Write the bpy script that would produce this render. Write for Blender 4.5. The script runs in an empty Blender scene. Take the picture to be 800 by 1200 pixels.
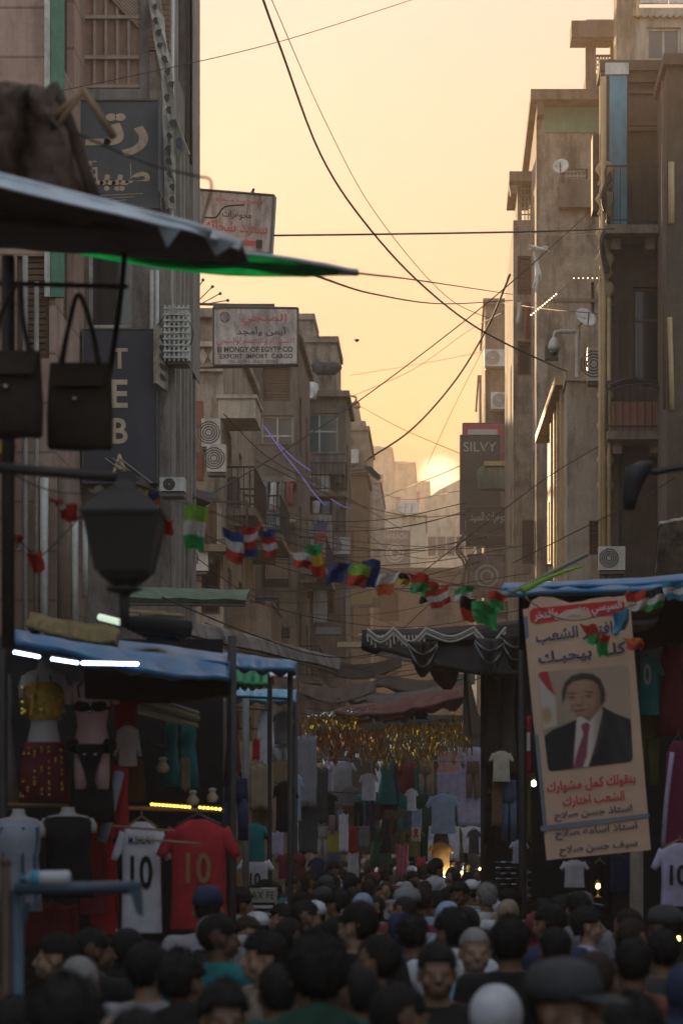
HAZE, HAZE_C, HAZE_G = 0.0019, (1, .76, .55), .42
import bpy, bmesh, math, random
from mathutils import Vector, Matrix, noise
R = random.Random(7)
SC = bpy.context.scene
COL = SC.collection
rad = math.radians

# ------------------------------------------------------------------ camera
F = 3150.0            # focal length in photo pixels (photo 800 x 1200)
VX, VY, EYE = 520.0, 988.0, 2.1
cam_d = bpy.data.cameras.new('camera')
cam = bpy.data.objects.new('camera', cam_d); COL.objects.link(cam)
cam.location = (0, 0, EYE); cam.rotation_euler = (rad(90), 0, 0)
cam_d.sensor_fit = 'VERTICAL'; cam_d.sensor_height = 36; cam_d.sensor_width = 24
cam_d.lens = F / 1200 * 36
cam_d.shift_x = (400 - VX) / 1200
cam_d.shift_y = (VY - 600) / 1200
cam_d.clip_start = 0.3; cam_d.clip_end = 3000
cam_d.dof.use_dof = True; cam_d.dof.focus_distance = 50; cam_d.dof.aperture_fstop = 4.0
SC.camera = cam

# ------------------------------------------------------------------ sky, sun, exposure
SUN_EL, SUN_AZ = 8.5, -10.0
SKY_G, SKY_T, SKY_S, SUN_S, EXPO, GLOW = .38, (.32, .213, .138), .15, 2.4, 2.08, (3.6, 2.5, 1.6)
SKY_U = (.47, .455, .46)
SKY_B = (1.3, 1.19, 1.1)        # azimuth measured from the street axis, minus = left
w = bpy.data.worlds.new('World'); SC.world = w; w.use_nodes = True
nt = w.node_tree; nt.nodes.clear()
sky = nt.nodes.new('ShaderNodeTexSky'); sky.sky_type = 'NISHITA'; sky.sun_disc = False
sky.sun_elevation = rad(SUN_EL); sky.sun_rotation = rad(SUN_AZ)
sky.air_density = 1.0; sky.dust_density = 2.0; sky.ozone_density = 3.0; sky.altitude = 20
bg = nt.nodes.new('ShaderNodeBackground'); out = nt.nodes.new('ShaderNodeOutputWorld')
tint = nt.nodes.new('ShaderNodeMix'); tint.data_type = 'RGBA'; tint.blend_type = 'MULTIPLY'
tint.inputs[0].default_value = 1.0; pass
gam = nt.nodes.new('ShaderNodeGamma'); gam.inputs[1].default_value = SKY_G      # thin evening overcast: evens the sky out
nt.links.new(sky.outputs[0], gam.inputs[0]); nt.links.new(gam.outputs[0], tint.inputs[6])
warm = nt.nodes.new('ShaderNodeMix'); warm.data_type = 'RGBA'; warm.inputs[6].default_value = SKY_B + (1,)   # cooler away from the sun
nt.links.new(warm.outputs[2], tint.inputs[7])
# the sun itself, veiled by thin cloud: an aureole round its true direction
gd = Vector((math.sin(rad(-0.1)) * math.cos(rad(7.75)), math.cos(rad(-0.1)) * math.cos(rad(7.75)), math.sin(rad(7.75))))
tc = nt.nodes.new('ShaderNodeTexCoord')
nrm = nt.nodes.new('ShaderNodeVectorMath'); nrm.operation = 'NORMALIZE'
nt.links.new(tc.outputs['Generated'], nrm.inputs[0])
dt = nt.nodes.new('ShaderNodeVectorMath'); dt.operation = 'DOT_PRODUCT'; dt.inputs[1].default_value = gd
nt.links.new(nrm.outputs[0], dt.inputs[0])
mr = nt.nodes.new('ShaderNodeMapRange'); mr.interpolation_type = 'SMOOTHSTEP'
mr.inputs[1].default_value = math.cos(rad(0.55)); mr.inputs[2].default_value = math.cos(rad(0.05))
nt.links.new(dt.outputs['Value'], mr.inputs[0])
wr = nt.nodes.new('ShaderNodeMapRange'); wr.interpolation_type = 'SMOOTHSTEP'; wr.inputs[1].default_value = -.1; wr.inputs[2].default_value = .85
nt.links.new(dt.outputs['Value'], wr.inputs[0]); nt.links.new(wr.outputs[0], warm.inputs[0])
sx = nt.nodes.new('ShaderNodeSeparateXYZ'); nt.links.new(nrm.outputs[0], sx.inputs[0])
zr = nt.nodes.new('ShaderNodeMapRange'); zr.inputs[1].default_value = .15; zr.inputs[2].default_value = .32; nt.links.new(sx.outputs[2], zr.inputs[0])
zm = nt.nodes.new('ShaderNodeMix'); zm.data_type = 'RGBA'; zm.inputs[6].default_value = SKY_T + (1,); zm.inputs[7].default_value = SKY_U + (1,)   # redder low down
nt.links.new(zr.outputs[0], zm.inputs[0]); nt.links.new(zm.outputs[2], warm.inputs[7])
gl = nt.nodes.new('ShaderNodeMix'); gl.data_type = 'RGBA'; gl.blend_type = 'ADD'
gc = nt.nodes.new('ShaderNodeMix'); gc.data_type = 'RGBA'
gc.inputs[6].default_value = (0, 0, 0, 1); gc.inputs[7].default_value = GLOW + (1,)
nt.links.new(mr.outputs[0], gc.inputs[0])
gl.inputs[0].default_value = 1.0
nt.links.new(tint.outputs[2], gl.inputs[6]); nt.links.new(gc.outputs[2], gl.inputs[7])
nt.links.new(gl.outputs[2], bg.inputs[0]); bg.inputs[1].default_value = SKY_S
nt.links.new(bg.outputs[0], out.inputs[0])
sd = bpy.data.lights.new('sun', 'SUN'); sd.energy = SUN_S; sd.angle = rad(0.5); sd.color = (1, .67, .36)
so = bpy.data.objects.new('sun', sd); COL.objects.link(so)
so.rotation_euler = (rad(90 - SUN_EL), 0, rad(180 - SUN_AZ))
so.location = (-3, 60, 80)
SC.view_settings.view_transform = 'Standard'; SC.view_settings.look = 'None'
SC.view_settings.exposure = EXPO; SC.view_settings.gamma = 1.0
SC.cycles.use_denoising = True
SC.cycles.max_bounces = 6; SC.cycles.diffuse_bounces = 3; SC.cycles.glossy_bounces = 2
SC.cycles.transmission_bounces = 4; SC.cycles.transparent_max_bounces = 6; SC.cycles.volume_bounces = 1
SC.cycles.sample_clamp_indirect = 4.0

# ------------------------------------------------------------------ helpers
def P(px, py, d):
    "the point of the place that the photo shows at pixel (px, py), d metres down the street"
    return Vector(((px - VX) * d / F, d, EYE + (VY - py) * d / F))
def L(px, d): return px * d / F

def off(o):
    v = Vector((0, 0, 0))
    while o is not None: v += o.location; o = o.parent
    return v
def tag(o, label=None, cat=None, group=None, kind=None):
    if label: o['label'] = label
    if cat: o['category'] = cat
    if group: o['group'] = group
    if kind: o['kind'] = kind
    return o
def thing(name, label, cat, loc=(0, 0, 0), rz=0, group=None):
    o = bpy.data.objects.new(name, None); COL.objects.link(o); o.empty_display_size = .2
    o.location = loc; o.rotation_euler = (0, 0, rz)
    return tag(o, label, cat, group)
class MB:
    def __init__(s): s.v = []; s.f = []
    def add(s, vs, fs):
        n = len(s.v); s.v += [Vector(p) for p in vs]; s.f += [tuple(i + n for i in f) for f in fs]; return s
    def box(s, a, b):
        x0, y0, z0 = (min(a[i], b[i]) for i in range(3)); x1, y1, z1 = (max(a[i], b[i]) for i in range(3))
        return s.add([(x0,y0,z0),(x1,y0,z0),(x1,y1,z0),(x0,y1,z0),(x0,y0,z1),(x1,y0,z1),(x1,y1,z1),(x0,y1,z1)],
                     [(0,3,2,1),(4,5,6,7),(0,1,5,4),(1,2,6,5),(2,3,7,6),(3,0,4,7)])
    def cbox(s, c, sx, sy, sz):
        return s.box((c[0]-sx/2, c[1]-sy/2, c[2]-sz/2), (c[0]+sx/2, c[1]+sy/2, c[2]+sz/2))
    def obox(s, o, u, n, u0, u1, n0, n1, z0, z1):
        "box in a wall's own frame: u along the wall, n outward"
        o = Vector(o); u = Vector(u); n = Vector(n); Z = Vector((0, 0, 1))
        vs = [o + u*a + n*b + Z*c for c in (z0, z1) for a, b in ((u0,n0),(u1,n0),(u1,n1),(u0,n1))]
        return s.add(vs, [(0,3,2,1),(4,5,6,7),(0,1,5,4),(1,2,6,5),(2,3,7,6),(3,0,4,7)])
    def tube(s, pts, r, k=6, r1=None, cap=True):
        pts = [Vector(p) for p in pts]; m = len(pts)
        if m < 2: return s
        t0 = (pts[1]-pts[0]).normalized(); up = Vector((0,0,1)) if abs(t0.z) < .9 else Vector((1,0,0))
        vs = []
        for i, p in enumerate(pts):
            t = (pts[min(i+1,m-1)] - pts[max(i-1,0)])
            t = t.normalized() if t.length > 1e-9 else t0
            a = t.cross(up); a = a.normalized() if a.length > 1e-4 else t.orthogonal().normalized()
            b = a.cross(t); up = b
            rr = r if r1 is None else r + (r1-r)*i/(m-1)
            for j in range(k):
                an = 2*math.pi*j/k; vs.append(p + (a*math.cos(an) + b*math.sin(an))*rr)
        fs = [(i*k+j, i*k+(j+1)%k, (i+1)*k+(j+1)%k, (i+1)*k+j) for i in range(m-1) for j in range(k)]
        if cap: fs += [tuple(range(k))[::-1], tuple((m-1)*k+j for j in range(k))]
        return s.add(vs, fs)
    def loft(s, rings, cap=True):
        k = len(rings[0]); m = len(rings); vs = [p for r in rings for p in r]
        fs = [(i*k+j, i*k+(j+1)%k, (i+1)*k+(j+1)%k, (i+1)*k+j) for i in range(m-1) for j in range(k)]
        if cap: fs += [tuple(range(k))[::-1], tuple((m-1)*k+j for j in range(k))]
        return s.add(vs, fs)
    def lathe(s, c, prof, k=12, sq=False):
        c = Vector(c); rings = []
        for r, z in prof:
            rings.append([c + Vector((r*math.cos(2*math.pi*(j+.5*sq)/k), r*math.sin(2*math.pi*(j+.5*sq)/k), z)) for j in range(k)])
        return s.loft(rings)
    def ball(s, c, rx, ry=None, rz=None, k=10, m=7):
        ry = ry or rx; rz = rz or rx; c = Vector(c); rings = []
        for i in range(1, m):
            a = math.pi*i/m; z = -math.cos(a)*rz; q = math.sin(a)
            rings.append([c + Vector((rx*q*math.cos(2*math.pi*j/k), ry*q*math.sin(2*math.pi*j/k), z)) for j in range(k)])
        return s.loft(rings)
    def sheet(s, grid, th=.004):
        "a cloth or plate: grid of points (rows of equal length) given thickness th"
        n, m = len(grid), len(grid[0]); g = [[Vector(p) for p in r] for r in grid]
        top, bot = [], []
        for i in range(n):
            for j in range(m):
                du = g[i][min(j+1,m-1)] - g[i][max(j-1,0)]; dv = g[min(i+1,n-1)][j] - g[max(i-1,0)][j]
                nn = du.cross(dv); nn = nn.normalized() if nn.length > 1e-9 else Vector((0,1,0))
                top.append(g[i][j] + nn*th/2); bot.append(g[i][j] - nn*th/2)
        N = n*m; fs = []
        for i in range(n-1):
            for j in range(m-1):
                a = i*m+j; fs.append((a, a+1, a+m+1, a+m)); fs.append((N+a, N+a+m, N+a+m+1, N+a+1))
        for j in range(m-1):
            fs.append((j, N+j, N+j+1, j+1)); a = (n-1)*m+j; fs.append((a, a+1, N+a+1, N+a))
        for i in range(n-1):
            a = i*m; fs.append((a, a+m, N+a+m, N+a)); a = i*m+m-1; fs.append((a, N+a, N+a+m, a+m))
        return s.add(top+bot, fs)
    def poly(s, pts, push):
        "a flat outline given a real thickness along the vector push"
        n = len(pts); pts = [Vector(p) for p in pts]; push = Vector(push)
        return s.add(pts + [p+push for p in pts], [tuple(range(n)), tuple(range(2*n-1, n-1, -1))] +
                     [(i, n+i, n+(i+1)%n, (i+1)%n) for i in range(n)])
    def build(s, name, mat, parent=None, smooth=False, local=False):
        o0 = Vector((0,0,0)) if (parent is None or local) else off(parent)
        me = bpy.data.meshes.new(name); me.from_pydata([tuple(p - o0) for p in s.v], [], s.f)
        bm = bmesh.new(); bm.from_mesh(me); bmesh.ops.recalc_face_normals(bm, faces=bm.faces); bm.to_mesh(me); bm.free()
        if smooth: me.shade_smooth()
        me.materials.append(mat)
        o = bpy.data.objects.new(name, me); COL.objects.link(o)
        if parent is not None: o.parent = parent
        return o
def copy_tree(o, parent=None):
    c = o.copy(); COL.objects.link(c)
    if parent is not None: c.parent = parent
    for ch in list(o.children): copy_tree(ch, c)
    return c
def setmat(o, m):
    if o.material_slots:
        o.material_slots[0].link = 'OBJECT'; o.material_slots[0].material = m
def curve(pts, n=24):
    "smooth path through pts (Catmull-Rom)"
    pts = [Vector(p) for p in pts]
    if len(pts) == 2: return [pts[0].lerp(pts[1], i/n) for i in range(n+1)]
    q = [pts[0]*2-pts[1]] + pts + [pts[-1]*2-pts[-2]]; o = []
    seg = max(2, n//(len(pts)-1))
    for i in range(1, len(q)-2):
        a, b, c, d = q[i-1], q[i], q[i+1], q[i+2]
        for k in range(seg):
            t = k/seg
            o.append(.5*((2*b) + (c-a)*t + (2*a-5*b+4*c-d)*t*t + (3*b-a-3*c+d)*t**3))
    return o + [pts[-1]]

# ------------------------------------------------------------------ materials
MATS = {}
def M(name, c, rough=.85, var=.18, scale=4., bump=0., metal=0., dirt=0., dirtc=(.05,.042,.035), emit=0., trans=0., stretch=1., brick=None, sheen=0.):
    if name in MATS: return MATS[name]
    m = bpy.data.materials.new(name); m.use_nodes = True; t = m.node_tree; N = t.nodes; b = N['Principled BSDF']
    b.inputs['Roughness'].default_value = rough; b.inputs['Metallic'].default_value = metal
    tc = N.new('ShaderNodeTexCoord'); mp = N.new('ShaderNodeMapping'); mp.inputs['Scale'].default_value = (1, 1, stretch)
    t.links.new(tc.outputs['Object'], mp.inputs[0])
    nz = N.new('ShaderNodeTexNoise'); nz.inputs['Scale'].default_value = scale; nz.inputs['Detail'].default_value = 6; nz.inputs['Roughness'].default_value = .65
    t.links.new(mp.outputs[0], nz.inputs[0])
    r = N.new('ShaderNodeValToRGB'); r.color_ramp.elements[0].position = .3; r.color_ramp.elements[1].position = .7
    r.color_ramp.elements[0].color = tuple(max(0, x*(1-var)) for x in c)+(1,); r.color_ramp.elements[1].color = tuple(min(1, x*(1+var)) for x in c)+(1,)
    t.links.new(nz.outputs[0], r.inputs[0]); last = r.outputs[0]; hgt = nz.outputs[0]
    if brick:
        br = N.new('ShaderNodeTexBrick'); br.inputs['Scale'].default_value = 1; br.inputs['Brick Width'].default_value = brick[0]; br.inputs['Row Height'].default_value = brick[1]
        br.inputs['Mortar Size'].default_value = brick[2]; br.inputs['Color1'].default_value = (1,1,1,1); br.inputs['Color2'].default_value = (.82,.8,.78,1); br.inputs['Mortar'].default_value = (.45,.43,.4,1)
        mp2 = N.new('ShaderNodeMapping'); mp2.inputs['Rotation'].default_value = (rad(90), 0, 0); t.links.new(tc.outputs['Object'], mp2.inputs[0]); t.links.new(mp2.outputs[0], br.inputs[0])
        mx = N.new('ShaderNodeMix'); mx.data_type = 'RGBA'; mx.blend_type = 'MULTIPLY'; mx.inputs[0].default_value = .8
        t.links.new(last, mx.inputs[6]); t.links.new(br.outputs[0], mx.inputs[7]); last = mx.outputs[2]
    if dirt:
        for sc, st, amt in ((.55, .28, 1.), (.18, 1., .6), (1.9, .07, .55), (3.5, 1., .35)):
            n2 = N.new('ShaderNodeTexNoise'); n2.inputs['Scale'].default_value = sc*4; n2.inputs['Detail'].default_value = 8; n2.inputs['Roughness'].default_value = .7
            m2 = N.new('ShaderNodeMapping'); m2.inputs['Scale'].default_value = (1, 1, st); m2.inputs['Location'].default_value = (sc*17, 3, 1)
            t.links.new(tc.outputs['Object'], m2.inputs[0]); t.links.new(m2.outputs[0], n2.inputs[0])
            r2 = N.new('ShaderNodeValToRGB'); r2.color_ramp.elements[0].position = .5; r2.color_ramp.elements[1].position = .64
            r2.color_ramp.elements[1].color = (dirt*amt,)*3+(1,)
            t.links.new(n2.outputs[0], r2.inputs[0])
            mx = N.new('ShaderNodeMix'); mx.data_type = 'RGBA'; mx.inputs[7].default_value = tuple(dirtc)+(1,)
            t.links.new(r2.outputs[0], mx.inputs[0]); t.links.new(last, mx.inputs[6]); last = mx.outputs[2]
    t.links.new(last, b.inputs['Base Color'])
    if bump:
        bp = N.new('ShaderNodeBump'); bp.inputs['Strength'].default_value = bump; bp.inputs['Distance'].default_value = .03
        t.links.new(hgt, bp.inputs['Height']); t.links.new(bp.outputs[0], b.inputs['Normal'])
    if emit:
        b.inputs['Emission Color'].default_value = tuple(c)+(1,); b.inputs['Emission Strength'].default_value = emit
    if sheen: b.inputs['Sheen Weight'].default_value = sheen
    if trans:
        tr = N.new('ShaderNodeBsdfTranslucent'); t.links.new(last, tr.inputs[0])
        ms = N.new('ShaderNodeMixShader'); ms.inputs[0].default_value = trans
        t.links.new(b.outputs[0], ms.inputs[1]); t.links.new(tr.outputs[0], ms.inputs[2]); t.links.new(ms.outputs[0], N['Material Output'].inputs[0])
    MATS[name] = m; return m
def glass(name, c=(.03,.035,.04), rough=.08):
    m = M(name, c, rough, .3, 1.5); m.node_tree.nodes['Principled BSDF'].inputs['Specular IOR Level'].default_value = .8; return m
def cloth(name, c, trans=0.): return M('cloth_'+name, c, .92, .22, 9., .25, trans=trans)

# ------------------------------------------------------------------ lettering
SH = {  # isolated form code point, joins-on-both-sides
 'ا':(0xFE8D,0),'أ':(0xFE83,0),'ب':(0xFE8F,1),'ت':(0xFE95,1),'ث':(0xFE99,1),'ج':(0xFE9D,1),'ح':(0xFEA1,1),'خ':(0xFEA5,1),'د':(0xFEA9,0),'ذ':(0xFEAB,0),
 'ر':(0xFEAD,0),'ز':(0xFEAF,0),'س':(0xFEB1,1),'ش':(0xFEB5,1),'ص':(0xFEB9,1),'ض':(0xFEBD,1),'ط':(0xFEC1,1),'ظ':(0xFEC5,1),'ع':(0xFEC9,1),'غ':(0xFECD,1),
 'ف':(0xFED1,1),'ق':(0xFED5,1),'ك':(0xFED9,1),'ل':(0xFEDD,1),'م':(0xFEE1,1),'ن':(0xFEE5,1),'ه':(0xFEE9,1),'و':(0xFEED,0),'ي':(0xFEF1,1),'ى':(0xFEEF,0),'ة':(0xFE93,0),'ـ':(0x640,2)}
def arabic(s):
    s = s.replace('لا', '\u0001'); o = []
    def jl(c): return c in SH and SH[c][1] > 0          # joins to the following letter
    def jr(c): return c in SH or c == '\u0001'           # joins to the preceding letter
    for i, c in enumerate(s):
        p = i > 0 and jl(s[i-1]) and jr(c)
        n = i+1 < len(s) and jl(c) and jr(s[i+1])
        if c == '\u0001': o.append(chr(0xFEFC if p else 0xFEFB)); continue
        if c not in SH: o.append(c); continue
        b, k = SH[c]
        if k == 2: o.append(c); continue
        o.append(chr(b + (1 if p else 0) + ((2 if not p else 2) if (n and k == 1) else 0)))
    return ''.join(reversed(o))
def glyph_mesh(body, ar=False, bold=0.):
    c = bpy.data.curves.new('lettering', 'FONT'); c.body = arabic(body) if ar else body
    c.resolution_u = 3; c.offset = bold
    o = bpy.data.objects.new('lettering', c); COL.objects.link(o)
    me = bpy.data.meshes.new_from_object(o.evaluated_get(bpy.context.evaluated_depsgraph_get()))
    vs = [v.co.copy() for v in me.vertices]; fs = [tuple(p.vertices) for p in me.polygons]
    bpy.data.objects.remove(o); bpy.data.curves.remove(c); bpy.data.meshes.remove(me)
    return vs, fs
class Face:
    "a four cornered face: TL, TR, BR, BL; u to the right, v downward, w towards the viewer"
    def __init__(s, tl, tr, br, bl, bulge=0.):
        s.c = [Vector(p) for p in (tl, tr, br, bl)]; s.bulge = bulge
        s.n = (s.c[1]-s.c[0]).cross(s.c[3]-s.c[0]).normalized()
        if s.n.y > 0: s.n = -s.n
    def __call__(s, u, v, w=0.):
        a = s.c[0].lerp(s.c[1], u); b = s.c[3].lerp(s.c[2], u)
        return a.lerp(b, v) + s.n*(w + s.bulge*math.sin(v*5.2+.4)*math.sin(u*3+.5))
    def text(s, parent, body, u0, v0, u1, v1, mat, ar=False, name='lettering', w=.006, bold=0.):
        vs, fs = glyph_mesh(body, ar, bold)
        if not vs: return
        x0 = min(p.x for p in vs); x1 = max(p.x for p in vs); y0 = min(p.y for p in vs); y1 = max(p.y for p in vs)
        mb = MB(); mb.add([s(u0+(p.x-x0)/(x1-x0)*(u1-u0), v1-(p.y-y0)/(y1-y0)*(v1-v0), w) for p in vs], fs)
        return mb.build(name, mat, parent)
    def patch(s, parent, name, mat, poly, w=.004, th=.003):
        mb = MB(); n = len(poly)
        a = [s(u, v, w) for u, v in poly]; b = [s(u, v, w-th) for u, v in poly]
        mb.add(a+b, [tuple(range(n)), tuple(range(2*n-1, n-1, -1))]+[(i, n+i, n+(i+1)%n, (i+1)%n) for i in range(n)])
        return mb.build(name, mat, parent)
    def board(s, parent, name, mat, th=.06, nu=1, nv=1, u0=0, v0=0, u1=1, v1=1, w=0.):
        mb = MB()
        mb.sheet([[s(u0+(u1-u0)*i/max(nu,1), v0+(v1-v0)*j/max(nv,1), w-th/2-.001) for i in range(nu+1)] for j in range(nv+1)], th)
        return mb.build(name, mat, parent)
def pxface(x0, y0, x1, y1, d, dd=0.):
    return Face(P(x0,y0,d), P(x1,y0,d+dd), P(x1,y1,d+dd), P(x0,y1,d))
def ell(cu, cv, ru, rv, n=20, a0=0, a1=360):
    return [(cu+ru*math.cos(rad(a0+(a1-a0)*i/n)), cv+rv*math.sin(rad(a0+(a1-a0)*i/n))) for i in range(n)]

# ------------------------------------------------------------------ haze, ground
hz = MB().box((-70, -72, -1.2), (70, 430, 62)).build('haze', bpy.data.materials.new('haze_air')); tag(hz, kind='stuff')
hm = hz.data.materials[0]; hm.use_nodes = True; hn = hm.node_tree
hn.nodes.remove(hn.nodes['Principled BSDF'])
pv = hn.nodes.new('ShaderNodeVolumePrincipled'); pv.inputs['Density'].default_value = HAZE
pv.inputs['Color'].default_value = HAZE_C + (1,); pv.inputs['Anisotropy'].default_value = HAZE_G
hn.links.new(pv.outputs[0], hn.nodes['Material Output'].inputs['Volume'])

asph = M('asphalt', (.05,.048,.045), .9, .3, 14, .3, dirt=.5)
g = MB().box((-65, -70, -.2), (65, 425, 0)).build('ground', M('earth', (.11,.095,.075), .95, .3, .8)); tag(g, kind='structure')
g = MB().box((-3.6, -56, -.05), (3.4, 420, .004)).build('road', asph); tag(g, kind='structure')
g = MB()
g.box((-5.2, -56, -.05), (-3.6, 420, .13)); g.box((3.4, -56, -.05), (4.6, 420, .13))
g = g.build('pavement', M('paving', (.2,.18,.16), .9, .25, 3, .2, brick=(.4,.4,.01))); tag(g, kind='structure')

# ------------------------------------------------------------------ wall and window kit
frame_w = M('white_frame', (.52,.5,.45), .6, .2, 5, dirt=.5); frame_b = M('brown_frame', (.11,.07,.045), .7, .3, 6)
frame_g = M('green_frame', (.07,.22,.14), .6, .25, 6, dirt=.4)
gl_dark = glass('window_glass'); gl_teal = glass('teal_glass', (.03,.1,.12), .12)
iron = M('rail_iron', (.035,.03,.028), .6, .3, 8); shut = M('shutter_wood', (.16,.1,.06), .8, .3, 5, stretch=8)
shut_g = M('shutter_green', (.06,.2,.13), .8, .3, 5, stretch=8)
white_m = M('white_enamel', (.62,.61,.57), .5, .12, 5, dirt=.45); pipe_m = M('pipe_grey', (.3,.28,.25), .6, .25, 5, dirt=.5)
dark_in = M('painted_interior_shade', (.02,.017,.015), .95, .3, 2)  # near-black panel paints the shade inside open doorways

def wall_face(mb, o, u, n, W, z0, z1, ops, dep=.2):
    o = Vector(o); u = Vector(u); n = Vector(n); Z = Vector((0,0,1))
    us = sorted({0., W} | {q for p in ops for q in (p[0], p[2]) if 0 < q < W}); zs = sorted({z0, z1} | {q for p in ops for q in (p[1], p[3]) if z0 < q < z1})
    pt = lambda a, b, c=0.: o + u*a + Z*b + n*c
    for i in range(len(us)-1):
        for j in range(len(zs)-1):
            cu, cz = (us[i]+us[i+1])/2, (zs[j]+zs[j+1])/2
            if any(p[0] < cu < p[2] and p[1] < cz < p[3] for p in ops): continue
            mb.add([pt(us[i],zs[j]), pt(us[i+1],zs[j]), pt(us[i+1],zs[j+1]), pt(us[i],zs[j+1])], [(0,1,2,3)])
    for p in ops:
        a, b, c, d = p[:4]
        q = [pt(a,b), pt(c,b), pt(c,d), pt(a,d), pt(a,b,-dep), pt(c,b,-dep), pt(c,d,-dep), pt(a,d,-dep)]
        mb.add(q, [(0,1,5,4),(1,2,6,5),(2,3,7,6),(3,0,4,7),(4,5,6,7)])
def fill(root, o, u, n, op, dep=.2):
    "frame, panes or shutters set into an opening"
    a, b, c, d = op[:4]; st = op[4] if len(op) > 4 else 'w'
    if st == 'x': return
    e = .003; t = .06; f = MB(); W, H = c-a, d-b; n1 = -dep+.1; n0 = -dep+.03
    fr = {'w': frame_w, 'b': frame_b, 'g': frame_g, 's': frame_b, 'G': frame_g, 't': frame_w, 'k': frame_b, 'l': frame_w}[st]
    f.obox(o,u,n,a+e,a+t,n0,n1,b+e,d-e); f.obox(o,u,n,c-t,c-e,n0,n1,b+e,d-e); f.obox(o,u,n,a+t,c-t,n0,n1,b+e,b+t); f.obox(o,u,n,a+t,c-t,n0,n1,d-t,d-e)
    if st in 'wbgt':
        k = max(1, round(W/.55))
        for i in range(1, k): f.obox(o,u,n,a+W*i/k-.025,a+W*i/k+.025,n0+.004,n1-.006,b+t,d-t)
        if H > 1.2: f.obox(o,u,n,a+t,c-t,n0+.008,n1-.012,b+H*.68-.025,b+H*.68+.025)
    wo = f.build('window', fr, root)
    p = MB()
    if st in 'sG':
        k = max(4, int(H/.09))
        for i in range(k):
            z = b+t+(H-2*t)*i/k; p.obox(o,u,n,a+t+.003,c-t-.003,n0-.01,n0+.04,z+.008,z+(H-2*t)/k-.012)
        p.build('shutter', shut if st == 's' else shut_g, wo)
    elif st == 'l':
        k = max(5, int(W/.1))
        for i in range(k+1):
            x = a+t+(W-2*t)*i/k; p.obox(o,u,n,x-.014,x+.014,n0,n0+.03,b+t,d-t)
        for i in range(1, max(3, int(H/.2))):
            z = b+H*i/max(3, int(H/.2)); p.obox(o,u,n,a+t,c-t,n0+.032,n0+.05,z-.014,z+.014)
        p.build('lattice', frame_w, wo)
    else:
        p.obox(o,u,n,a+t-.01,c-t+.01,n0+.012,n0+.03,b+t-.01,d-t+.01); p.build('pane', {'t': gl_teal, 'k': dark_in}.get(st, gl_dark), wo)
def balcony(root, o, u, n, u0, u1, z, dep=.9, h=.95, rail='iron', slabm=None, slab=.16):
    sm = slabm or MATS.get('slab') or M('slab', (.26,.21,.16), .9, .25, 3, dirt=.6)
    s = MB().obox(o,u,n,u0,u1,.003,dep,z-slab,z); s.obox(o,u,n,u0+.12,u0+.3,.003,dep*.6,z-slab-.22,z-slab-.002); s.obox(o,u,n,u1-.3,u1-.12,.003,dep*.6,z-slab-.22,z-slab-.002)
    b = s.build('balcony', sm, root); r = MB()
    if rail == 'iron':
        for (a0,a1,b0,b1) in ((u0,u1,dep-.05,dep-.02),(u0,u0+.03,.01,dep-.05),(u1-.03,u1,.01,dep-.05)):
            r.obox(o,u,n,a0,a1,b0,b1,z+h-.04,z+h); r.obox(o,u,n,a0,a1,b0,b1,z+.08,z+.11)
        k = max(3, int((u1-u0)/.13))
        for i in range(k+1): r.obox(o,u,n,u0+(u1-u0-.02)*i/k,u0+(u1-u0-.02)*i/k+.018,dep-.045,dep-.027,z,z+h-.04)
        for i in range(1, 5):
            for q in (u0+.004, u1-.024): r.obox(o,u,n,q,q+.018,dep*i/5-.01,dep*i/5+.01,z,z+h-.04)
        r.build('railing', iron, b)
    else:
        for (a0,a1,b0,b1) in ((u0,u1,dep-.1,dep),(u0,u0+.1,.004,dep-.1),(u1-.1,u1,.004,dep-.1)): r.obox(o,u,n,a0,a1,b0,b1,z+.002,z+h)
        r.obox(o,u,n,u0-.03,u1+.03,dep-.12,dep+.03,z+h+.002,z+h+.06)
        r.build('parapet', rail if not isinstance(rail, str) else sm, b)
    return b
def body(root, mat, X0, X1, Y0, Y1, Z1, front=(), side=None, ops=(), name='wall', Z0=0., dep=.2, cap=.25):
    "four walls with window openings in the front and in the street side ('R' faces +x, 'L' faces -x)"
    mb = MB(); fo = (Vector((X0,Y0,0)), Vector((1,0,0)), Vector((0,-1,0))); W, D = X1-X0, Y1-Y0
    wall_face(mb, *fo, W, Z0, Z1, list(front), dep)
    ro = (Vector((X1,Y0,0)), Vector((0,1,0)), Vector((1,0,0))); lo = (Vector((X0,Y0,0)), Vector((0,1,0)), Vector((-1,0,0)))
    wall_face(mb, *ro, D, Z0, Z1, list(ops) if side == 'R' else [], dep); wall_face(mb, *lo, D, Z0, Z1, list(ops) if side == 'L' else [], dep)
    mb.add([(X0,Y1,Z0),(X1,Y1,Z0),(X1,Y1,Z1),(X0,Y1,Z1)], [(0,1,2,3)]); mb.add([(X0,Y0,Z1),(X1,Y0,Z1),(X1,Y1,Z1),(X0,Y1,Z1)], [(0,1,2,3)])
    wl = mb.build(name, mat, root)
    for p in front: fill(root, *fo, p, dep)
    for p in ops: fill(root, *(ro if side == 'R' else lo), p, dep)
    if cap:
        c = MB().box((X0-cap*.5, Y0-cap, Z1+.003), (X1+cap*.5, Y1+cap*.3, Z1+.2)); c.build('cornice', mat, root)
    return fo, (ro if side == 'R' else lo)
def pz(py, d): return EYE + (VY-py)*d/F
def pxx(px, d): return (px-VX)*d/F
def ops_px(lst, X0, d):
    return [(pxx(a,d)-X0, pz(q,d), pxx(c,d)-X0, pz(b,d), st) for a,b,c,q,st in lst]
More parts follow.
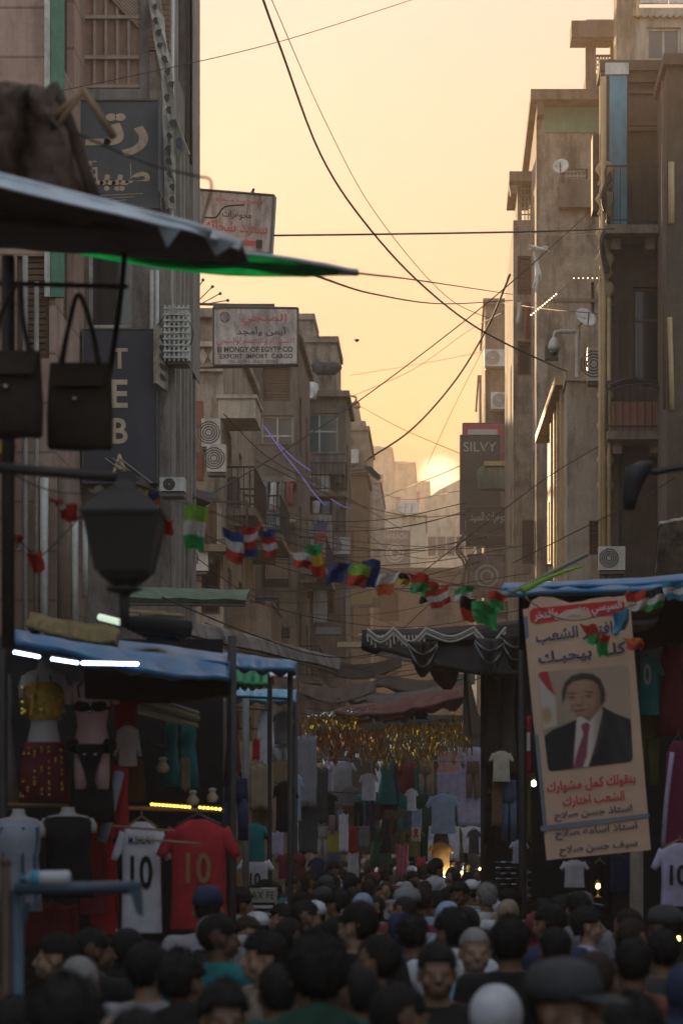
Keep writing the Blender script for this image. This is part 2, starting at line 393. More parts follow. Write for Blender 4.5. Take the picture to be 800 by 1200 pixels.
def grid(D, z0, z1, cols, dz=3.2, w=1.1, h=1.7, sts='wbsk', seed=1):
    r = random.Random(seed); o = []
    z = z0
    while z + h < z1:
        for i in range(cols):
            c = D*(i+.5)/cols; o.append((c-w/2, z, c+w/2, z+h, r.choice(sts)))
        z += dz
    return o
def side_clutter(root, fr, D, z0, z1, seed, dz=3.2, dep=.8, n=1):
    r = random.Random(seed); z = z0
    while z < z1-1.5:
        for i in range(n):
            c = D*(i+.5)/n; balcony(root, *fr, c-D/n*.38, c+D/n*.38, z-.25, dep*r.uniform(.7,1.1), .95, r.choice(['iron','iron','solid']))
        z += dz
def pipe(root, pts, r=.05, m=None, name='drainpipe'): return MB().tube(pts, r, 7).build(name, m or pipe_m, root, True)

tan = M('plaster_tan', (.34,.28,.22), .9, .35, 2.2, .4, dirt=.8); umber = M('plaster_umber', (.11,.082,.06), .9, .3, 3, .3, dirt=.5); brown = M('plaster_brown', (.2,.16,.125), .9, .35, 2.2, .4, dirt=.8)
grey = M('plaster_grey', (.27,.24,.22), .9, .3, 2.5, .4, dirt=.75); far_haze_pale = M('plaster_far_haze', (.62,.52,.4), .9, .2, .6, .3, dirt=.4); cream = M('plaster_cream', (.42,.36,.29), .9, .22, 2.5, .35, dirt=.7)  # far plaster: brightness of distant haze put into its pale colour
pink = M('panel_pink', (.44,.29,.23), .85, .14, 2.5, .2, dirt=.35, brick=(3.1,.68,.02)); wood_p = M('wood_pink', (.4,.24,.18), .85, .25, 4, stretch=.1, dirt=.3)
corr = M('corrugated_grey', (.3,.27,.24), .75, .2, 5, dirt=.5, stretch=.1); brickm = M('brick_red', (.34,.22,.16), .95, .25, 5, .3, brick=(.24,.08,.012))
patchy = M('plaster_patchy', (.46,.4,.33), .95, .15, 2, .4, dirt=.9, dirtc=(.24,.18,.13)); ochre = M('plaster_sunlit_ochre', (.52,.38,.2), .7, .12, 3, .2, dirt=.35)  # ochre puts sun gold into the colour of brackets, pipes and edges
redb = M('tile_red', (.27,.12,.085), .85, .2, 6)

# ------------------------------------------------------------------ left row of buildings, near to far
# A: pink panelled front
bA = thing('apartment_building', 'pinkish brown panelled building with a green corner strip, top left corner', 'building', (-8,37,0))
X1 = pxx(65,37)
fA, sA = body(bA, pink, -14, X1, 37, 40, 24, ops_px([(20,300,58,420,'s')], -14, 37), 'R', [(.8,5,1.9,6.8,'k'),(.8,9.5,1.9,11.4,'s'),(.8,13,1.9,15,'b')])
MB().box((X1-.05,36.9,9.6),(X1+.13,37.0,24)).build('corner_strip', frame_g, bA); MB().box((X1-.13,36.88,9.6),(X1-.055,36.995,24)).build('corner_trim', frame_w, bA)
for q, y0, y1, r, m in ((30,300,900,.04,pipe_m),(52,560,760,.06,white_m),(43,330,760,.035,pipe_m),(88,600,745,.05,white_m),(76,560,760,.11,M('trunk_pipe', (.2,.14,.1), .9, .3, 4, dirt=.4)),(100,610,700,.04,white_m)): pipe(bA, [(pxx(q,36.8),36.8,pz(y0,36.8)),(pxx(q,36.8),36.8,pz(y1,36.8))], r, m)
# B: signed building
bB = thing('apartment_building', 'grey corner building carrying the large dark lettered signs on the left', 'building', (-5,40,0))
XB0, XB1 = pxx(80,40), pxx(200,40)
fB, sB = body(bB, grey, XB0, XB1, 40, 43.6, 24, ops_px([(97,-120,164,-40,'s'),(97,-22,164,104,'x'),(103,292,156,384,'w')], XB0, 40), 'R', [(1.2,z,2.4,z+1.8,'s') for z in (4.2,7.4,10.6,13.8)], cap=0)
q = MB(); o = fB[0]
z0, z1 = pz(104,40), pz(-22,40); a0, a1 = pxx(97,40)-XB0, pxx(164,40)-XB0
q.obox(*fB,a0+.003,a1-.003,-.15,-.1,z0+.003,z1-.003); scr = q.build('wooden_screen', wood_p, bB)
q = MB()
for i in range(6): q.obox(*fB,a0+(a1-a0)*i/5-.02,a0+(a1-a0)*i/5+.02,-.095,-.05,z0+.01,z1-.01)
for zz in (.02,.45,1.05): q.obox(*fB,a0+.01,a1-.01,-.045,-.01,z0+zz,z0+zz+.05)
q.build('screen_frame', M('wood_pale', (.42,.32,.25), .8, .2, 5), scr)
q = MB()
for i in range(13):
    x = a0+(a1-a0)*(.28+.06*i); A = fB[0]+fB[1]*x+Vector((0,.03,z1-.05)); Bp = fB[0]+fB[1]*min(a1-.02, x+.75)+Vector((0,.03,z1-.05-min(.75,a1-.02-x)*1.05)); q.tube([A,Bp], .018, 4)
q.build('screen_slats', M('wood_pale', (.42,.32,.25)), scr)
MB().obox(*fB,pxx(176,40)-XB0,pxx(201,40)-XB0-.02,.004,.06,pz(60,40),pz(-60,40)).build('brick_patch', brickm, bB)
MB().obox(*fB,pxx(176,40)-XB0,pxx(201,40)-XB0-.02,.004,.05,pz(240,40),pz(62,40)).build('plaster_patch', cream, bB)
q = MB()
for i in range(11): y = 40.05+i*.3; q.box((XB1+.004,y,.2),(XB1+.06+.05*(i%2),y+.18,pz(150,40) if i<8 else 24))
q.build('corrugated_cladding', corr, bB)
MB().box((XB1+.115,42.2,9.5),(XB1+.13,43.4,24)).build('upper_bay', corr, bB)
for q_ in (178,184): pipe(bB, [(pxx(q_,39.9),39.9,6.8),(pxx(q_,39.9),39.9,10.6)], .035, white_m)
pipe(bB, [(pxx(201,39.8),39.8,9.5),(pxx(203,39.8),39.8,16)], .03, white_m)
# C: cream building with red tiles
bC = thing('apartment_building', 'narrow cream building with red tile blocks and a diamond frieze behind the export shop sign', 'building', (-7,60,0))
X1 = pxx(262,60); X0 = -14
fC, sC = body(bC, cream, X0, X1, 60, 70, pz(374,60), ops_px([(236,585,256,640,'w'),(236,655,258,720,'k'),(196,440,220,500,'s')], X0, 60), 'R', grid(10,3.6,13,3,3.1,sts='swk',seed=3))
side_clutter(bC, sC, 10, 3.7, 11.5, 5, 3.1, .95, 2)
for a, b in ((470,500),(530,563)): MB().obox(*fC,pxx(227,60)-X0,pxx(238,60)-X0,.004,.03,pz(b,60),pz(a,60)).build('red_tile_block', redb, bC)
q = MB().obox(*fC,pxx(205,60)-X0,pxx(262,60)-X0,.004,.12,pz(407,60),pz(401,60)); q.obox(*fC,pxx(205,60)-X0,pxx(262,60)-X0,.004,.12,pz(436,60),pz(429,60)); fz = q.build('frieze', M('stone_pale', (.55,.49,.4), .85, .15, 4, dirt=.4), bC)
for i in range(5):
    cx = pxx(214+i*12,60)-X0; cz = pz(418,60); s = .19
    MB().poly([fC[0]+fC[1]*(cx+a)+Vector((0,-.004,cz+b)) for a,b in ((-s*.55,0),(0,-s),(s*.55,0),(0,s))], (0,-.05,0)).build('diamond', MATS['stone_pale'], fz)
MB().obox(*fC,pxx(216,60)-X0,pxx(224,60)-X0,.004,.09,pz(760,60),pz(437,60)).build('pilaster', MATS['stone_pale'], bC)
MB().obox(*fC,pxx(258,60)-X0,pxx(301,60)-X0,-1.4,.5,pz(494,60),pz(472,60)).obox(*fC,pxx(256,60)-X0,pxx(303,60)-X0,-1.5,.55,pz(471.5,60),pz(467,60)).build('balcony_box', MATS['stone_pale'], bC)
balcony(bC, *fC, pxx(236,60)-X0, pxx(292,60)-X0, pz(642,60), .8)
# D: brown stepped block
bD = thing('apartment_building', 'brown stepped apartment block with teal glazed bays in the middle of the left row', 'building', (-6,78,0))
X0, X1 = -13, pxx(348,78)
fD, sD = body(bD, brown, X0, X1, 78, 85.5, pz(395,78), ops_px([(306,487,344,560,'t'),(262,500,292,560,'s'),(268,440,292,480,'b'),(308,430,340,470,'s'),(266,620,296,690,'k'),(306,625,340,690,'k')], X0, 78), 'R', grid(7.5,4,16,2,3.2,seed=8))
side_clutter(bD, sD, 7.5, 4, 15, 9, 3.2, .8, 1)
balcony(bD, *fD, pxx(300,78)-X0, pxx(348,78)-X0, pz(562,78), .7, .9, brown); balcony(bD, *fD, pxx(256,78)-X0, pxx(298,78)-X0, pz(696,78), .8)
q = MB().obox(*fD,pxx(262,78)-X0,pxx(300,78)-X0,-3,.02,pz(395,78),pz(373,78)); q.build('roof_room', tan, bD)
bD2 = thing('apartment_building', 'brown corner block with a large glazed upper bay under a stepped roof beside the sky', 'building', (-5,88,0))
X0, X1 = -12, pxx(405,88)
fE, sE = body(bD2, brown, X0, X1, 88, 93, pz(466,88), ops_px([(352,484,396,550,'t'),(310,520,338,560,'s'),(352,590,360,640,'k'),(318,600,340,650,'k'),(352,660,392,720,'k')], X0, 88), 'R', grid(5,4,17,2,3.2,seed=4))
balcony(bD2, *fE, pxx(348,88)-X0, pxx(404,88)-X0, pz(553,88), .6, .5, grey)
balcony(bD2, *fE, pxx(352,88)-X0, pxx(407,88)-X0, pz(580,88), .9)
body(bD2, tan, -11.5, pxx(394,88.8), 88.8, 92.8, pz(402,88.8), ops_px([(352,420,358,440,'k')], -11.5, 88.8), name='penthouse_wall', Z0=pz(466,88)+.22, cap=.15)
body(bD2, tan, -11, pxx(367,89.5), 89.5, 92.5, pz(375,89.5), name='stair_tower_wall', Z0=pz(402,88.8)+.25, cap=.1)
MB().lathe(P(362,468,87.9), [(.28,0),(.34,.25),(.3,.5),(.1,.62)], 10).build('roof_tank', white_m, bD2, True)
# E and the far houses
def far(x0, x1, top, d, D, mat, label, cols=3, seed=1, front=True, xl=None, xr=None, side=None, steps=()):
    X0, X1 = pxx(x0,d) if xl is None else xl, pxx(x1,d) if xr is None else xr
    b = thing('apartment_building', label, 'building', ((X0+X1)/2,d,0)); z1 = pz(top,d); r = random.Random(seed); ops = []
    W = X1-X0; n = max(1, int(W/2.2)); z = 4.
    while z < z1-2:
        for i in range(n): c = W*(i+.5)/n; ops.append((c-.55,z,c+.55,z+1.6,r.choice('kkksw')))
        z += 3.2
    f, s = body(b, mat, X0, X1, d, d+D, z1, ops if front else (), side, grid(D,4,z1-1,2,seed=seed) if side else (), cap=.15)
    for (a, c, t) in steps:
        MB().box((pxx(a,d),d+.3,z1+.004),(pxx(c,d),d+D-.3,pz(t,d))).build('roof_room', mat, b)
    for i in range(max(1, n//2)):
        c = W*(i+.5)/max(1,n//2); zz = 3.75+3.2*r.randint(0, max(0,int((z1-7)/3.2)))
        balcony(b, *f, c-.9, c+.9, zz, .7)
    return b, f, s
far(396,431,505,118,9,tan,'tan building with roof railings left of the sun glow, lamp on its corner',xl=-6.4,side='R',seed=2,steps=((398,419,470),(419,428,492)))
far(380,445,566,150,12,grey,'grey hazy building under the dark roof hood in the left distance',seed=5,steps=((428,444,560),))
far(428,498,604,172,10,far_haze_pale,'pale hazy building carrying the round emblem sign far down the street',seed=6,steps=((440,470,596),))
far(392,459,527,235,14,far_haze_pale,'hazy building with a flat roof left of the sun glow, tallest of the far houses',seed=7,steps=((402,425,519),(428,446,522)))
far(440,486,544,275,14,far_haze_pale,'hazy stepped house in front of the sun glow, left half',seed=9,steps=((452,476,540),))
far(470,503,566,320,14,far_haze_pale,'palest and most distant house below the sun glow',seed=10)
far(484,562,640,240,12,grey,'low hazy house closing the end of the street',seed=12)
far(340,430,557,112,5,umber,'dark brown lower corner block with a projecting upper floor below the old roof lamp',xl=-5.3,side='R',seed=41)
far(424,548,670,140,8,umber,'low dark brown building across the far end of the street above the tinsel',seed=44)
# sloping roofed house far right
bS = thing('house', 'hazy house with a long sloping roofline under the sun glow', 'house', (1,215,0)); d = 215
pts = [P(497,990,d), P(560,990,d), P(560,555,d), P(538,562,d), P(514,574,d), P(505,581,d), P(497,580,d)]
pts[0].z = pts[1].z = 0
MB().poly(pts, (0,14,0)).build('wall', far_haze_pale, bS)
for i in range(5):
    for j in range(6):
        c = P(506+i*11, 640+j*45, d-.02); f = MB().cbox(c, .62, .06, 1.5).build('window', frame_b, bS); MB().cbox(c+Vector((0,-.04,0)), .46, .04, 1.3).build('pane', gl_dark, f)

# ------------------------------------------------------------------ right row
bRA = thing('apartment_building', 'brown apartment building with iron balconies and a bright blue strip, nearest in the right row', 'building', (6,52,0))
X0, X1 = pxx(705,52), 9.
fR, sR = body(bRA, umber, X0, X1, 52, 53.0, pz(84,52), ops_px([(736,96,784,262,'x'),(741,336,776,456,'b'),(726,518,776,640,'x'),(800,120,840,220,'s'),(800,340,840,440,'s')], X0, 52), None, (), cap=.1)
MB().box((X0+.7,53.0,0),(X1,60,pz(84,52)-.1)).build('rear_wall', umber, bRA)
q = MB(); o = 0
q.obox(*fR,pxx(736,52)-X0+.004,pxx(784,52)-X0-.004,-.19,-.15,pz(262,52),pz(96,52)); q.build('loggia_back', M('brown_dark', (.1,.075,.055), .9, .3, 3, dirt=.4), bRA); MB().obox(*fR,pxx(727,52)-X0,pxx(775,52)-X0,-.19,-.15,pz(640,52),pz(518,52)).build('recess_back', MATS['brown_dark'], bRA)
for a, b in ((108,104),(146,141),(152,147)): MB().obox(*fR,pxx(736,52)-X0+.01,pxx(784,52)-X0-.01,-.14,-.08,pz(a,52),pz(b,52)).build('loggia_rail', frame_b, bRA)
balcony(bRA, *fR, pxx(706,52)-X0, pxx(771,52)-X0, pz(277,52), 1.0, pz(208,52)-pz(277,52), 'iron'); balcony(bRA, *fR, pxx(708,52)-X0, pxx(777,52)-X0, pz(513,52), .9, pz(455,52)-pz(513,52), 'iron')
MB().obox(*fR,pxx(713,52)-X0,pxx(775,52)-X0,.8,.84,pz(512,52),pz(479,52)).build('balcony_panel', redb, bRA)
q = MB().obox(*fR,-.04,pxx(724,52)-X0,.004,.12,.2,pz(86,52)); q.build('corner_pier', umber, bRA)
q = MB()
for py in (205,240,280,310,345): q.lathe(P(709,py,51.7), [(.04,-.62),(.06,-.28),(.16,-.18),(.1,-.05),(.2,.1),(.14,.22),(.05,.26)], 8)
q.build('carved_bracket', ochre, bRA, True); q = MB()
for py in (470,505,545,575): q.lathe(P(709,py,51.7), [(.06,-.28),(.05,-.62),(.13,-.18),(.09,-.05),(.18,.1),(.12,.22),(.05,.26)], 8)
q.build('carved_bracket', ochre, bRA, True)
for q_, y0, y1, r in ((707,90,700,.05),(713,350,690,.045),(703,330,690,.04)): pipe(bRA, [P(q_,y0,51.55),P(q_,y1,51.55)], r, ochre)
MB().obox(*fR,pxx(713,52)-X0,pxx(733,52)-X0,.13,.22,pz(270,52),pz(92,52)).build('blue_panel', M('blue_paint', (.1,.33,.44), .75, .12, 4, dirt=.35), bRA)
MB().obox(*fR,pxx(708,52)-X0,pxx(735,52)-X0,.1,.26,pz(91.5,52),pz(78,52)).build('panel_cap', white_m, bRA)
MB().obox(*fR,pxx(694,52)-X0,-.05,-.6,-.01,pz(246,52),pz(157,52)).build('side_bay', frame_b, bRA)
# pier at right edge
bRP = thing('apartment_building', 'plain plastered building front with a drainpipe at the right edge of the photo', 'building', (6,48,0))
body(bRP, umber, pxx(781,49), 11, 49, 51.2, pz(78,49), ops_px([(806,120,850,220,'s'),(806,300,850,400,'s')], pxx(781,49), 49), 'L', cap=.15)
pipe(bRP, [P(786,190,48.9),P(786,262,48.9)], .06, ochre); pipe(bRP, [P(784,372,48.9),P(787,480,48.9)], .05, ochre); pipe(bRP, [P(776,95,48.9),P(778,480,48.9)], .035, frame_b)
# grey tower behind
bRT = thing('apartment_building', 'pale grey roof storey with white panels in the top right corner of the photo', 'building', (9,66,0))
X0 = pxx(743,66)
fT, sT = body(bRT, M('plaster_pale', (.42,.37,.31), .9, .15, 3, .2, dirt=.5), X0, 12, 66, 74, pz(20,66), ops_px([(757,32,797,70,'w'),(770,44,787,66,'x')], X0, 66) [:1], cap=.1)
q = MB()
for i in range(22): q.obox(*fT,.03+i*.16,.1+i*.16,.004,.14,pz(22,66),pz(17,66))
q.build('dentils', MATS['plaster_pale'], bRT)
MB().obox(*fT,pxx(748,66)-X0,pxx(782,66)-X0,.0,.1,pz(15,66)+.21,pz(-40,66)).obox(*fT,pxx(783,66)-X0,pxx(830,66)-X0,.0,.1,pz(15,66)+.21,pz(-40,66)).build('white_panel', white_m, bRT)
MB().obox(*fT,pxx(722,66)-X0,pxx(745,66)-X0,-1.2,.02,pz(110,66),pz(-40,66)).build('stair_tower', tan, bRT); MB().obox(*fT,pxx(744,66)-X0,pxx(747.5,66)-X0,-.2,.25,pz(22,66),pz(-40,66)).build('painted_sunlit_corner', ochre, bRT)  # ochre strip paints sunlight on the corner
# roof pavilion
bRV = thing('roof_pavilion', 'open roof terrace with an overhanging slab and fretwork railing against the sky', 'pavilion', (3.5,68,15)); d = 68
MB().box((pxx(668,d),d-.5,pz(50,d)),(pxx(736,d),d+.45,pz(31,d))).build('roof_slab', brown, bRV)
q = MB().box((pxx(686,d),d+.1,0),(pxx(722,d),d+2.6,pz(85,d)));  q.build('wall', brown, bRV)
for a, b in ((686,698),(715,721)): MB().box((pxx(a,d),d+.12,pz(85,d)+.002),(pxx(b,d),d+.4,pz(50,d)-.002)).build('post', brown, bRV)
q = MB().box((pxx(698,d)+.003,d+.15,pz(64,d)),(pxx(715,d)-.003,d+.22,pz(62,d)))
for i in range(5):
    for j in range(3):
        c = P(700+i*3.4, 67+j*6, d+.18); n_ = 8; q.tube([c+Vector((.05*math.cos(6.283*k/n_),0,.06*math.sin(6.283*k/n_))) for k in range(n_+1)], .014, 4)
q.build('fretwork', frame_b, bRV)
q = MB().tube([P(686,24,d),P(735,24,d)], .03, 5)
for a in (687,702,718,734): q.tube([P(a,24,d),P(a,31,d)], .02, 5)
q.build('roof_rail', frame_w, bRV)
# B right: tall brown house with green panel
bRB = thing('apartment_building', 'tall plain brown house with a green panel and lattice window under its flat eave', 'building', (4,68,0))
X0, X1 = pxx(628,68), pxx(708,68)
fB2, sB2 = body(bRB, tan, X0, X1, 68, 78, pz(125,68), ops_px([(658,161,696,184,'l'),(700,300,704,340,'k')], X0, 65), 'L', [(z0,4+3.3*k,z0+1,5.7+3.3*k,'b') for z0 in (1.5,5,8.4) for k in range(5)], cap=0)
MB().box((X0-.16,67.4,pz(123.8,68)),(X1,78.2,pz(112,68))).build('eave', brown, bRB)
MB().box((X0+.002,67.55,pz(140,68)),(X0+.17,67.99,pz(125,68))).build('eave_bracket', brown, bRB)
MB().obox(*fB2,pxx(637,68)-X0,pxx(706,68)-X0,.004,.05,pz(156,68),pz(126,68)).build('green_panel', M('green_paint', (.13,.27,.17), .8, .12, 3, dirt=.3), bRB)
MB().obox(*fB2,pxx(654,68)-X0,pxx(706,68)-X0,.004,.35,pz(246,68),pz(214,68)).build('plaster_band', brown, bRB)
MB().obox(*fB2,pxx(628,68)-X0+.2,pxx(706,68)-X0,.004,.03,pz(354,68),pz(350,68)).build('string_course', brown, bRB)
# C right: turret
bRC = thing('house', 'narrow house edge with a small gridded turret window against the sky, right row', 'house', (2,72,0)); d = 72
X0 = pxx(601,d)
fC2, sC2 = body(bRC, tan, X0, X0+3, d, d+10, pz(258,d), ops_px([(606,300,622,345,'s'),(606,400,622,440,'k')], X0, d), 'L', grid(10,4,17,2,3.2,seed=31), cap=0)
MB().box((pxx(596,d),d-.4,pz(216,d)),(pxx(629,d),d+3,pz(205,d))).build('turret_roof', brown, bRC); MB().poly([P(596,216.2,d-.3),P(606,216.2,d-.3),P(605,227,d-.3),P(598,227,d-.3)],(0,.5,0)).build('roof_bracket', brown, bRC)
q = MB()
for a, b in ((606,610),(622.5,628)): q.box((pxx(a,d),d+.02,pz(257.5,d)),(pxx(b,d),d+2.4,pz(216.5,d)))
tw = q.build('turret_wall', tan, bRC)
q = MB()
for i in range(4): q.box((pxx(610+i*4.1,d),d+.1,pz(257,d)),(pxx(611+i*4.1,d),d+.2,pz(217,d)))
for j in range(6): q.box((pxx(610,d),d+.21,pz(257-j*7.6,d)),(pxx(622.5,d),d+.27,pz(256-j*7.6,d)))
q.build('turret_window', frame_w, bRC)
# D right far
far(568,612,357,96,9,brown,'dark brown house behind the silver lettered sign board, right row',seed=33,side='L',xr=5)
far(561,592,446,110,8,brown,'lower set back brown house edge behind the sign boards, right row',seed=34,side='L',xr=5)
# E right: patched plaster house with sunlit side
bRE = thing('house', 'low house with flaking patchy plaster and a sunlit golden flank below the camera pole', 'house', (3,57,0))
X0, X1 = pxx(664,57), pxx(706,57)
fE2, sE2 = body(bRE, patchy, X0, X1-.02, 57, 64.9, pz(447,57), ops_px([(690,610,703,650,'s')], X0, 57), None, cap=.08)
wing = thing('house', 'golden sunlit house flank with a tall window showing painted sun reflection on the right row', 'house', (2.4,66,0))
mbw = MB(); a = P(641,990,66.5); b = P(666,990,58.2); a.z = b.z = 0; uu = (a-b).normalized(); nn = Vector((uu.y,-uu.x,0)); nn = nn if nn.x < 0 else -nn
Lw = (a-b).length; zt = pz(450,58)
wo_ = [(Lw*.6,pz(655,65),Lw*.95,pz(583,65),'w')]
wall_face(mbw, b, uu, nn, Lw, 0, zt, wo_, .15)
mbw.add([b+Vector((0,0,zt)),a+Vector((0,0,zt)),a+Vector((1,0,zt)),b+Vector((1,0,zt))],[(0,1,2,3)]); mbw.add([a,a+Vector((1,0,0)),a+Vector((1,0,zt)),a+Vector((0,0,zt))],[(0,1,2,3)])
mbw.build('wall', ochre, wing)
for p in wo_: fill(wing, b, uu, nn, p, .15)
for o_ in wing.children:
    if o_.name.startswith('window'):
        for c_ in o_.children: c_.data.materials[0] = M('lit_window', (1,.66,.2), .4, .3, 3, emit=.75)  # emission stands in for sunlight reflected in the panes
for k in (.04,.2,.34,.5): MB().obox(b,uu,nn,Lw*k,Lw*k+.25,.004,.16,.2,zt-.3*k).build('pilaster', ochre, wing)
MB().obox(b,uu,nn,-.1,Lw+.1,.0,.3,zt+.003,zt+.2).build('cornice', ochre, wing)

# ------------------------------------------------------------------ signs on the buildings
slate = M('sign_slate', (.09,.105,.125), .6, .15, 2, dirt=.3); navy = M('sign_navy', (.03,.035,.06), .6, .25, 2, dirt=.25); sgrey = M('sign_grey_white', (.5,.48,.47), .6, .14, 2, dirt=.7)
gold_l = M('letter_cream', (.62,.48,.33), .6, .15, 6, dirt=.3); red_l = M('letter_red', (.45,.1,.1), .6, .15, 8); black_l = M('letter_black', (.03,.03,.035), .6, .2, 8)
white_l = M('letter_white', (.6,.58,.54), .6, .15, 8); steel = M('sign_steel', (.1,.09,.085), .5, .25, 6, dirt=.4); pale_l = M('letter_grey', (.4,.38,.35), .6, .15, 8)
def bars(root, name, mat, segs, r, k=6):
    q = MB()
    for s in segs: q.tube(s, r, k)
    return q.build(name, mat, root)
def frame(fc, root, mat, t=.03, w=.02):
    q = MB()
    for (a,b,c,d) in ((0,0,1,0),(1,0,1,1),(1,1,0,1),(0,1,0,0)): q.tube([fc(a,b,w*.3), fc(c,d,w*.3)], t, 4)
    return q.build('frame', mat, root)
# arabic sign box
s = thing('shop_sign', 'dark slate sign box with two cream painted Arabic words on the left corner building', 'shop sign', P(140,240,39.6))
fc = pxface(88,118,188,244,39.6,.0); fc.board(s, 'panel', slate, .3)
MB().box(P(186,113,39.2), P(192,238,40)).build('side_fin', slate, s); frame(fc, s, steel, .02)
fc.text(s, 'رتـ', .12, .12, .86, .52, gold_l, True, w=.012, bold=.03); fc.text(s, 'طيبة', .1, .56, .88, .84, gold_l, True, w=.012, bold=.03)
for i in range(3): fc.patch(s, 'painted_stripe', gold_l, [(.3,.88+.03*i),(.8-.1*i,.86+.03*i),(.8-.1*i,.865+.03*i),(.3,.885+.03*i)], .008)
# TEBA
s = thing('shop_sign', 'tall navy vertical sign with cream capital letters T E B A reading downward', 'shop sign', P(140,565,39.5))
fc = pxface(97,386,184,566,39.5); fc.board(s, 'panel', navy, .35); frame(fc, s, steel, .015)
for ch, a, b in (('T',408,432),('E',445,478),('B',490,520),('A',532,556)):
    fc.text(s, ch, (131-97)/87, (a-386)/180, (150-97)/87, (b-386)/180, gold_l, w=.012, bold=.02)
for i in range(3): MB().tube([fc(.3+.1*i,.84,.02), fc(.75+.09*i,1.0,.02)], .012, 4).build('scuffed_wire', pipe_m, s)
# the painted end panel beside it
s = thing('painted_board', 'small cream painted panel with black brush marks beside the tall navy sign', 'painted board', P(190,455,39.4))
fc = Face(P(184,381,39.2), P(197,388,39.7), P(197,459,39.7), P(184,449,39.2)); fc.board(s, 'panel', cream, .05)
for i, v in enumerate((.12,.3,.44,.6,.78)): fc.patch(s, 'brush_mark', black_l, [(.3,v),(.7,v+.02),(.85,v+.07),(.45,v+.11),(.2,v+.06)], .008)
# torn paper banner strip and hanging triangle
s = thing('torn_banner', 'long torn white paper banner with black blots hanging down the grey corner', 'banner', P(205,240,39.6)); rr = random.Random(5)
s_m = M('paper_white', (.52,.49,.43), .9, .15, 5, dirt=.5)
MB().sheet([[P(172+rr.uniform(-1,1)+18*min(1,t*2.4)+7*max(0,t-.4)+u*(15-4*t), -10+255*t+rr.uniform(-2,2), 39.75+.04*rr.uniform(-1,1)) for u in (0,.33,.66,1)] for t in [i/16 for i in range(17)]], .01).build('paper', s_m, s)
for i in range(16):
    y = 5+i*15; x = 177+18*min(1,(y+10)/255*2.4)+7*max(0,(y+10)/255-.4)+rr.uniform(-2,4)
    MB().poly([P(x+a,y+b,39.66) for a,b in ((0,0),(rr.uniform(3,6),rr.uniform(-1,2)),(rr.uniform(3,7),rr.uniform(5,10)),(1,rr.uniform(6,11)),(-2,4))], (0,-.012,0)).build('ink_blot', black_l, s)
s = thing('torn_banner', 'white triangular scrap of banner with a dark emblem stuck out from the grey corner', 'banner', P(213,185,39.7))
MB().sheet([[P(204,136,39.8),P(207,140,39.7)],[P(204,160,39.8),P(216,164,39.6)],[P(205,182,39.8),P(223,181,39.5)]], .01).build('paper', s_m, s)
MB().poly([P(x,y,39.5) for x,y in ((206,164),(211,160),(214,168),(212,176),(207,174))], (0,-.012,0)).build('emblem', navy, s)
# jewellery sign
def projecting(label, x0,y0,x1,y1,d,dd=0., arm=None, tl=None, mat=None):
    s = thing('shop_sign', label, 'shop sign', P((x0+x1)/2,y1,d)); fc = pxface(x0,y0,x1,y1,d,dd) if tl is None else Face(*tl)
    fc.board(s, 'panel', mat or sgrey, .14); frame(fc, s, steel, .022)
    if arm: bars(s, 'bracket', steel, arm, .03)
    return s, fc
s, fc = projecting('white projecting sign with red Arabic lettering and a bird perched on its top edge', 232,222,321,296,47, tl=(P(232,222,47),P(321,229,46.6),P(317,297,46.6),P(232,292,47)),
    arm=[[P(225,228,47.1),P(322,230,46.75)],[P(225,290,47.1),P(300,296,46.75)]])
fc.text(s, 'تصنيع وبيع مشغولات', .16, .09, .86, .2, red_l, True); fc.text(s, 'مجوهرات', .33, .31, .72, .46, black_l, True, bold=.01)
fc.text(s, 'سعيد شحاته', .1, .48, .94, .72, red_l, True, bold=.02)
fc.patch(s, 'red_band', red_l, [(.5,.8),(.8,.8),(.8,.89),(.5,.89)]); fc.patch(s, 'dark_square', black_l, [(.8,.78),(.88,.78),(.88,.93),(.8,.93)], .006)
MB().tube(curve([fc(.1,.46,.01),fc(.25,.44,.01),fc(.36,.26,.01),(fc(.62,.2,.01))], 12), .012, 4).build('painted_swirl', black_l, s)
b = thing('bird', 'small dark bird perched on top of the white projecting sign', 'bird', P(296,229,46.8))
q = MB().ball(P(296,226,46.8), .035, .06, .05, 8, 6).ball(P(297,222.2,46.78), .025, .028, .025, 8, 5).tube([P(297.5,222.2,46.77),P(299,222.4,46.74)], .007, 4, .002).tube([P(295,227,46.84),P(293.6,229.4,46.9)], .016, 4, .01)
q.build('body', black_l, b, True); MB().tube([P(296,228,46.8),P(296,229.3,46.8)], .005, 4).build('leg', black_l, b)
# export import cargo sign
s, fc = projecting('white export import cargo sign with red Arabic heading and black Latin capitals', 250,361,349,427,56, tl=(P(250,360,56),P(349,361,55.8),P(349,427,55.8),P(250,428,56)),
    arm=[[P(222,356,56.2),P(318,358.5,56)],[P(222,431,56.2),P(350,428.5,56)]])
fc.patch(s, 'roundel', pale_l, ell(.14,.17,.075,.12), .006); fc.patch(s, 'roundel_ring', black_l, ell(.14,.17,.06,.095), .009); fc.patch(s, 'roundel_core', sgrey, ell(.14,.17,.05,.08), .012)
for i in range(4): fc.patch(s, 'roundel_bar', black_l, [(.1,.11+.035*i),(.18,.11+.035*i),(.18,.125+.035*i),(.1,.125+.035*i)], .015)
fc.patch(s, 'roundel_base', pale_l, [(.07,.28),(.21,.28),(.23,.34),(.05,.34)], .006)
fc.text(s, 'المنجي', .33, .1, .87, .3, red_l, True, bold=.015); fc.text(s, 'أيمن وأمجد', .28, .33, .86, .5, black_l, True, bold=.01)
fc.text(s, 'للاستيراد والتصدير والشحن', .04, .52, .96, .65, red_l, True)
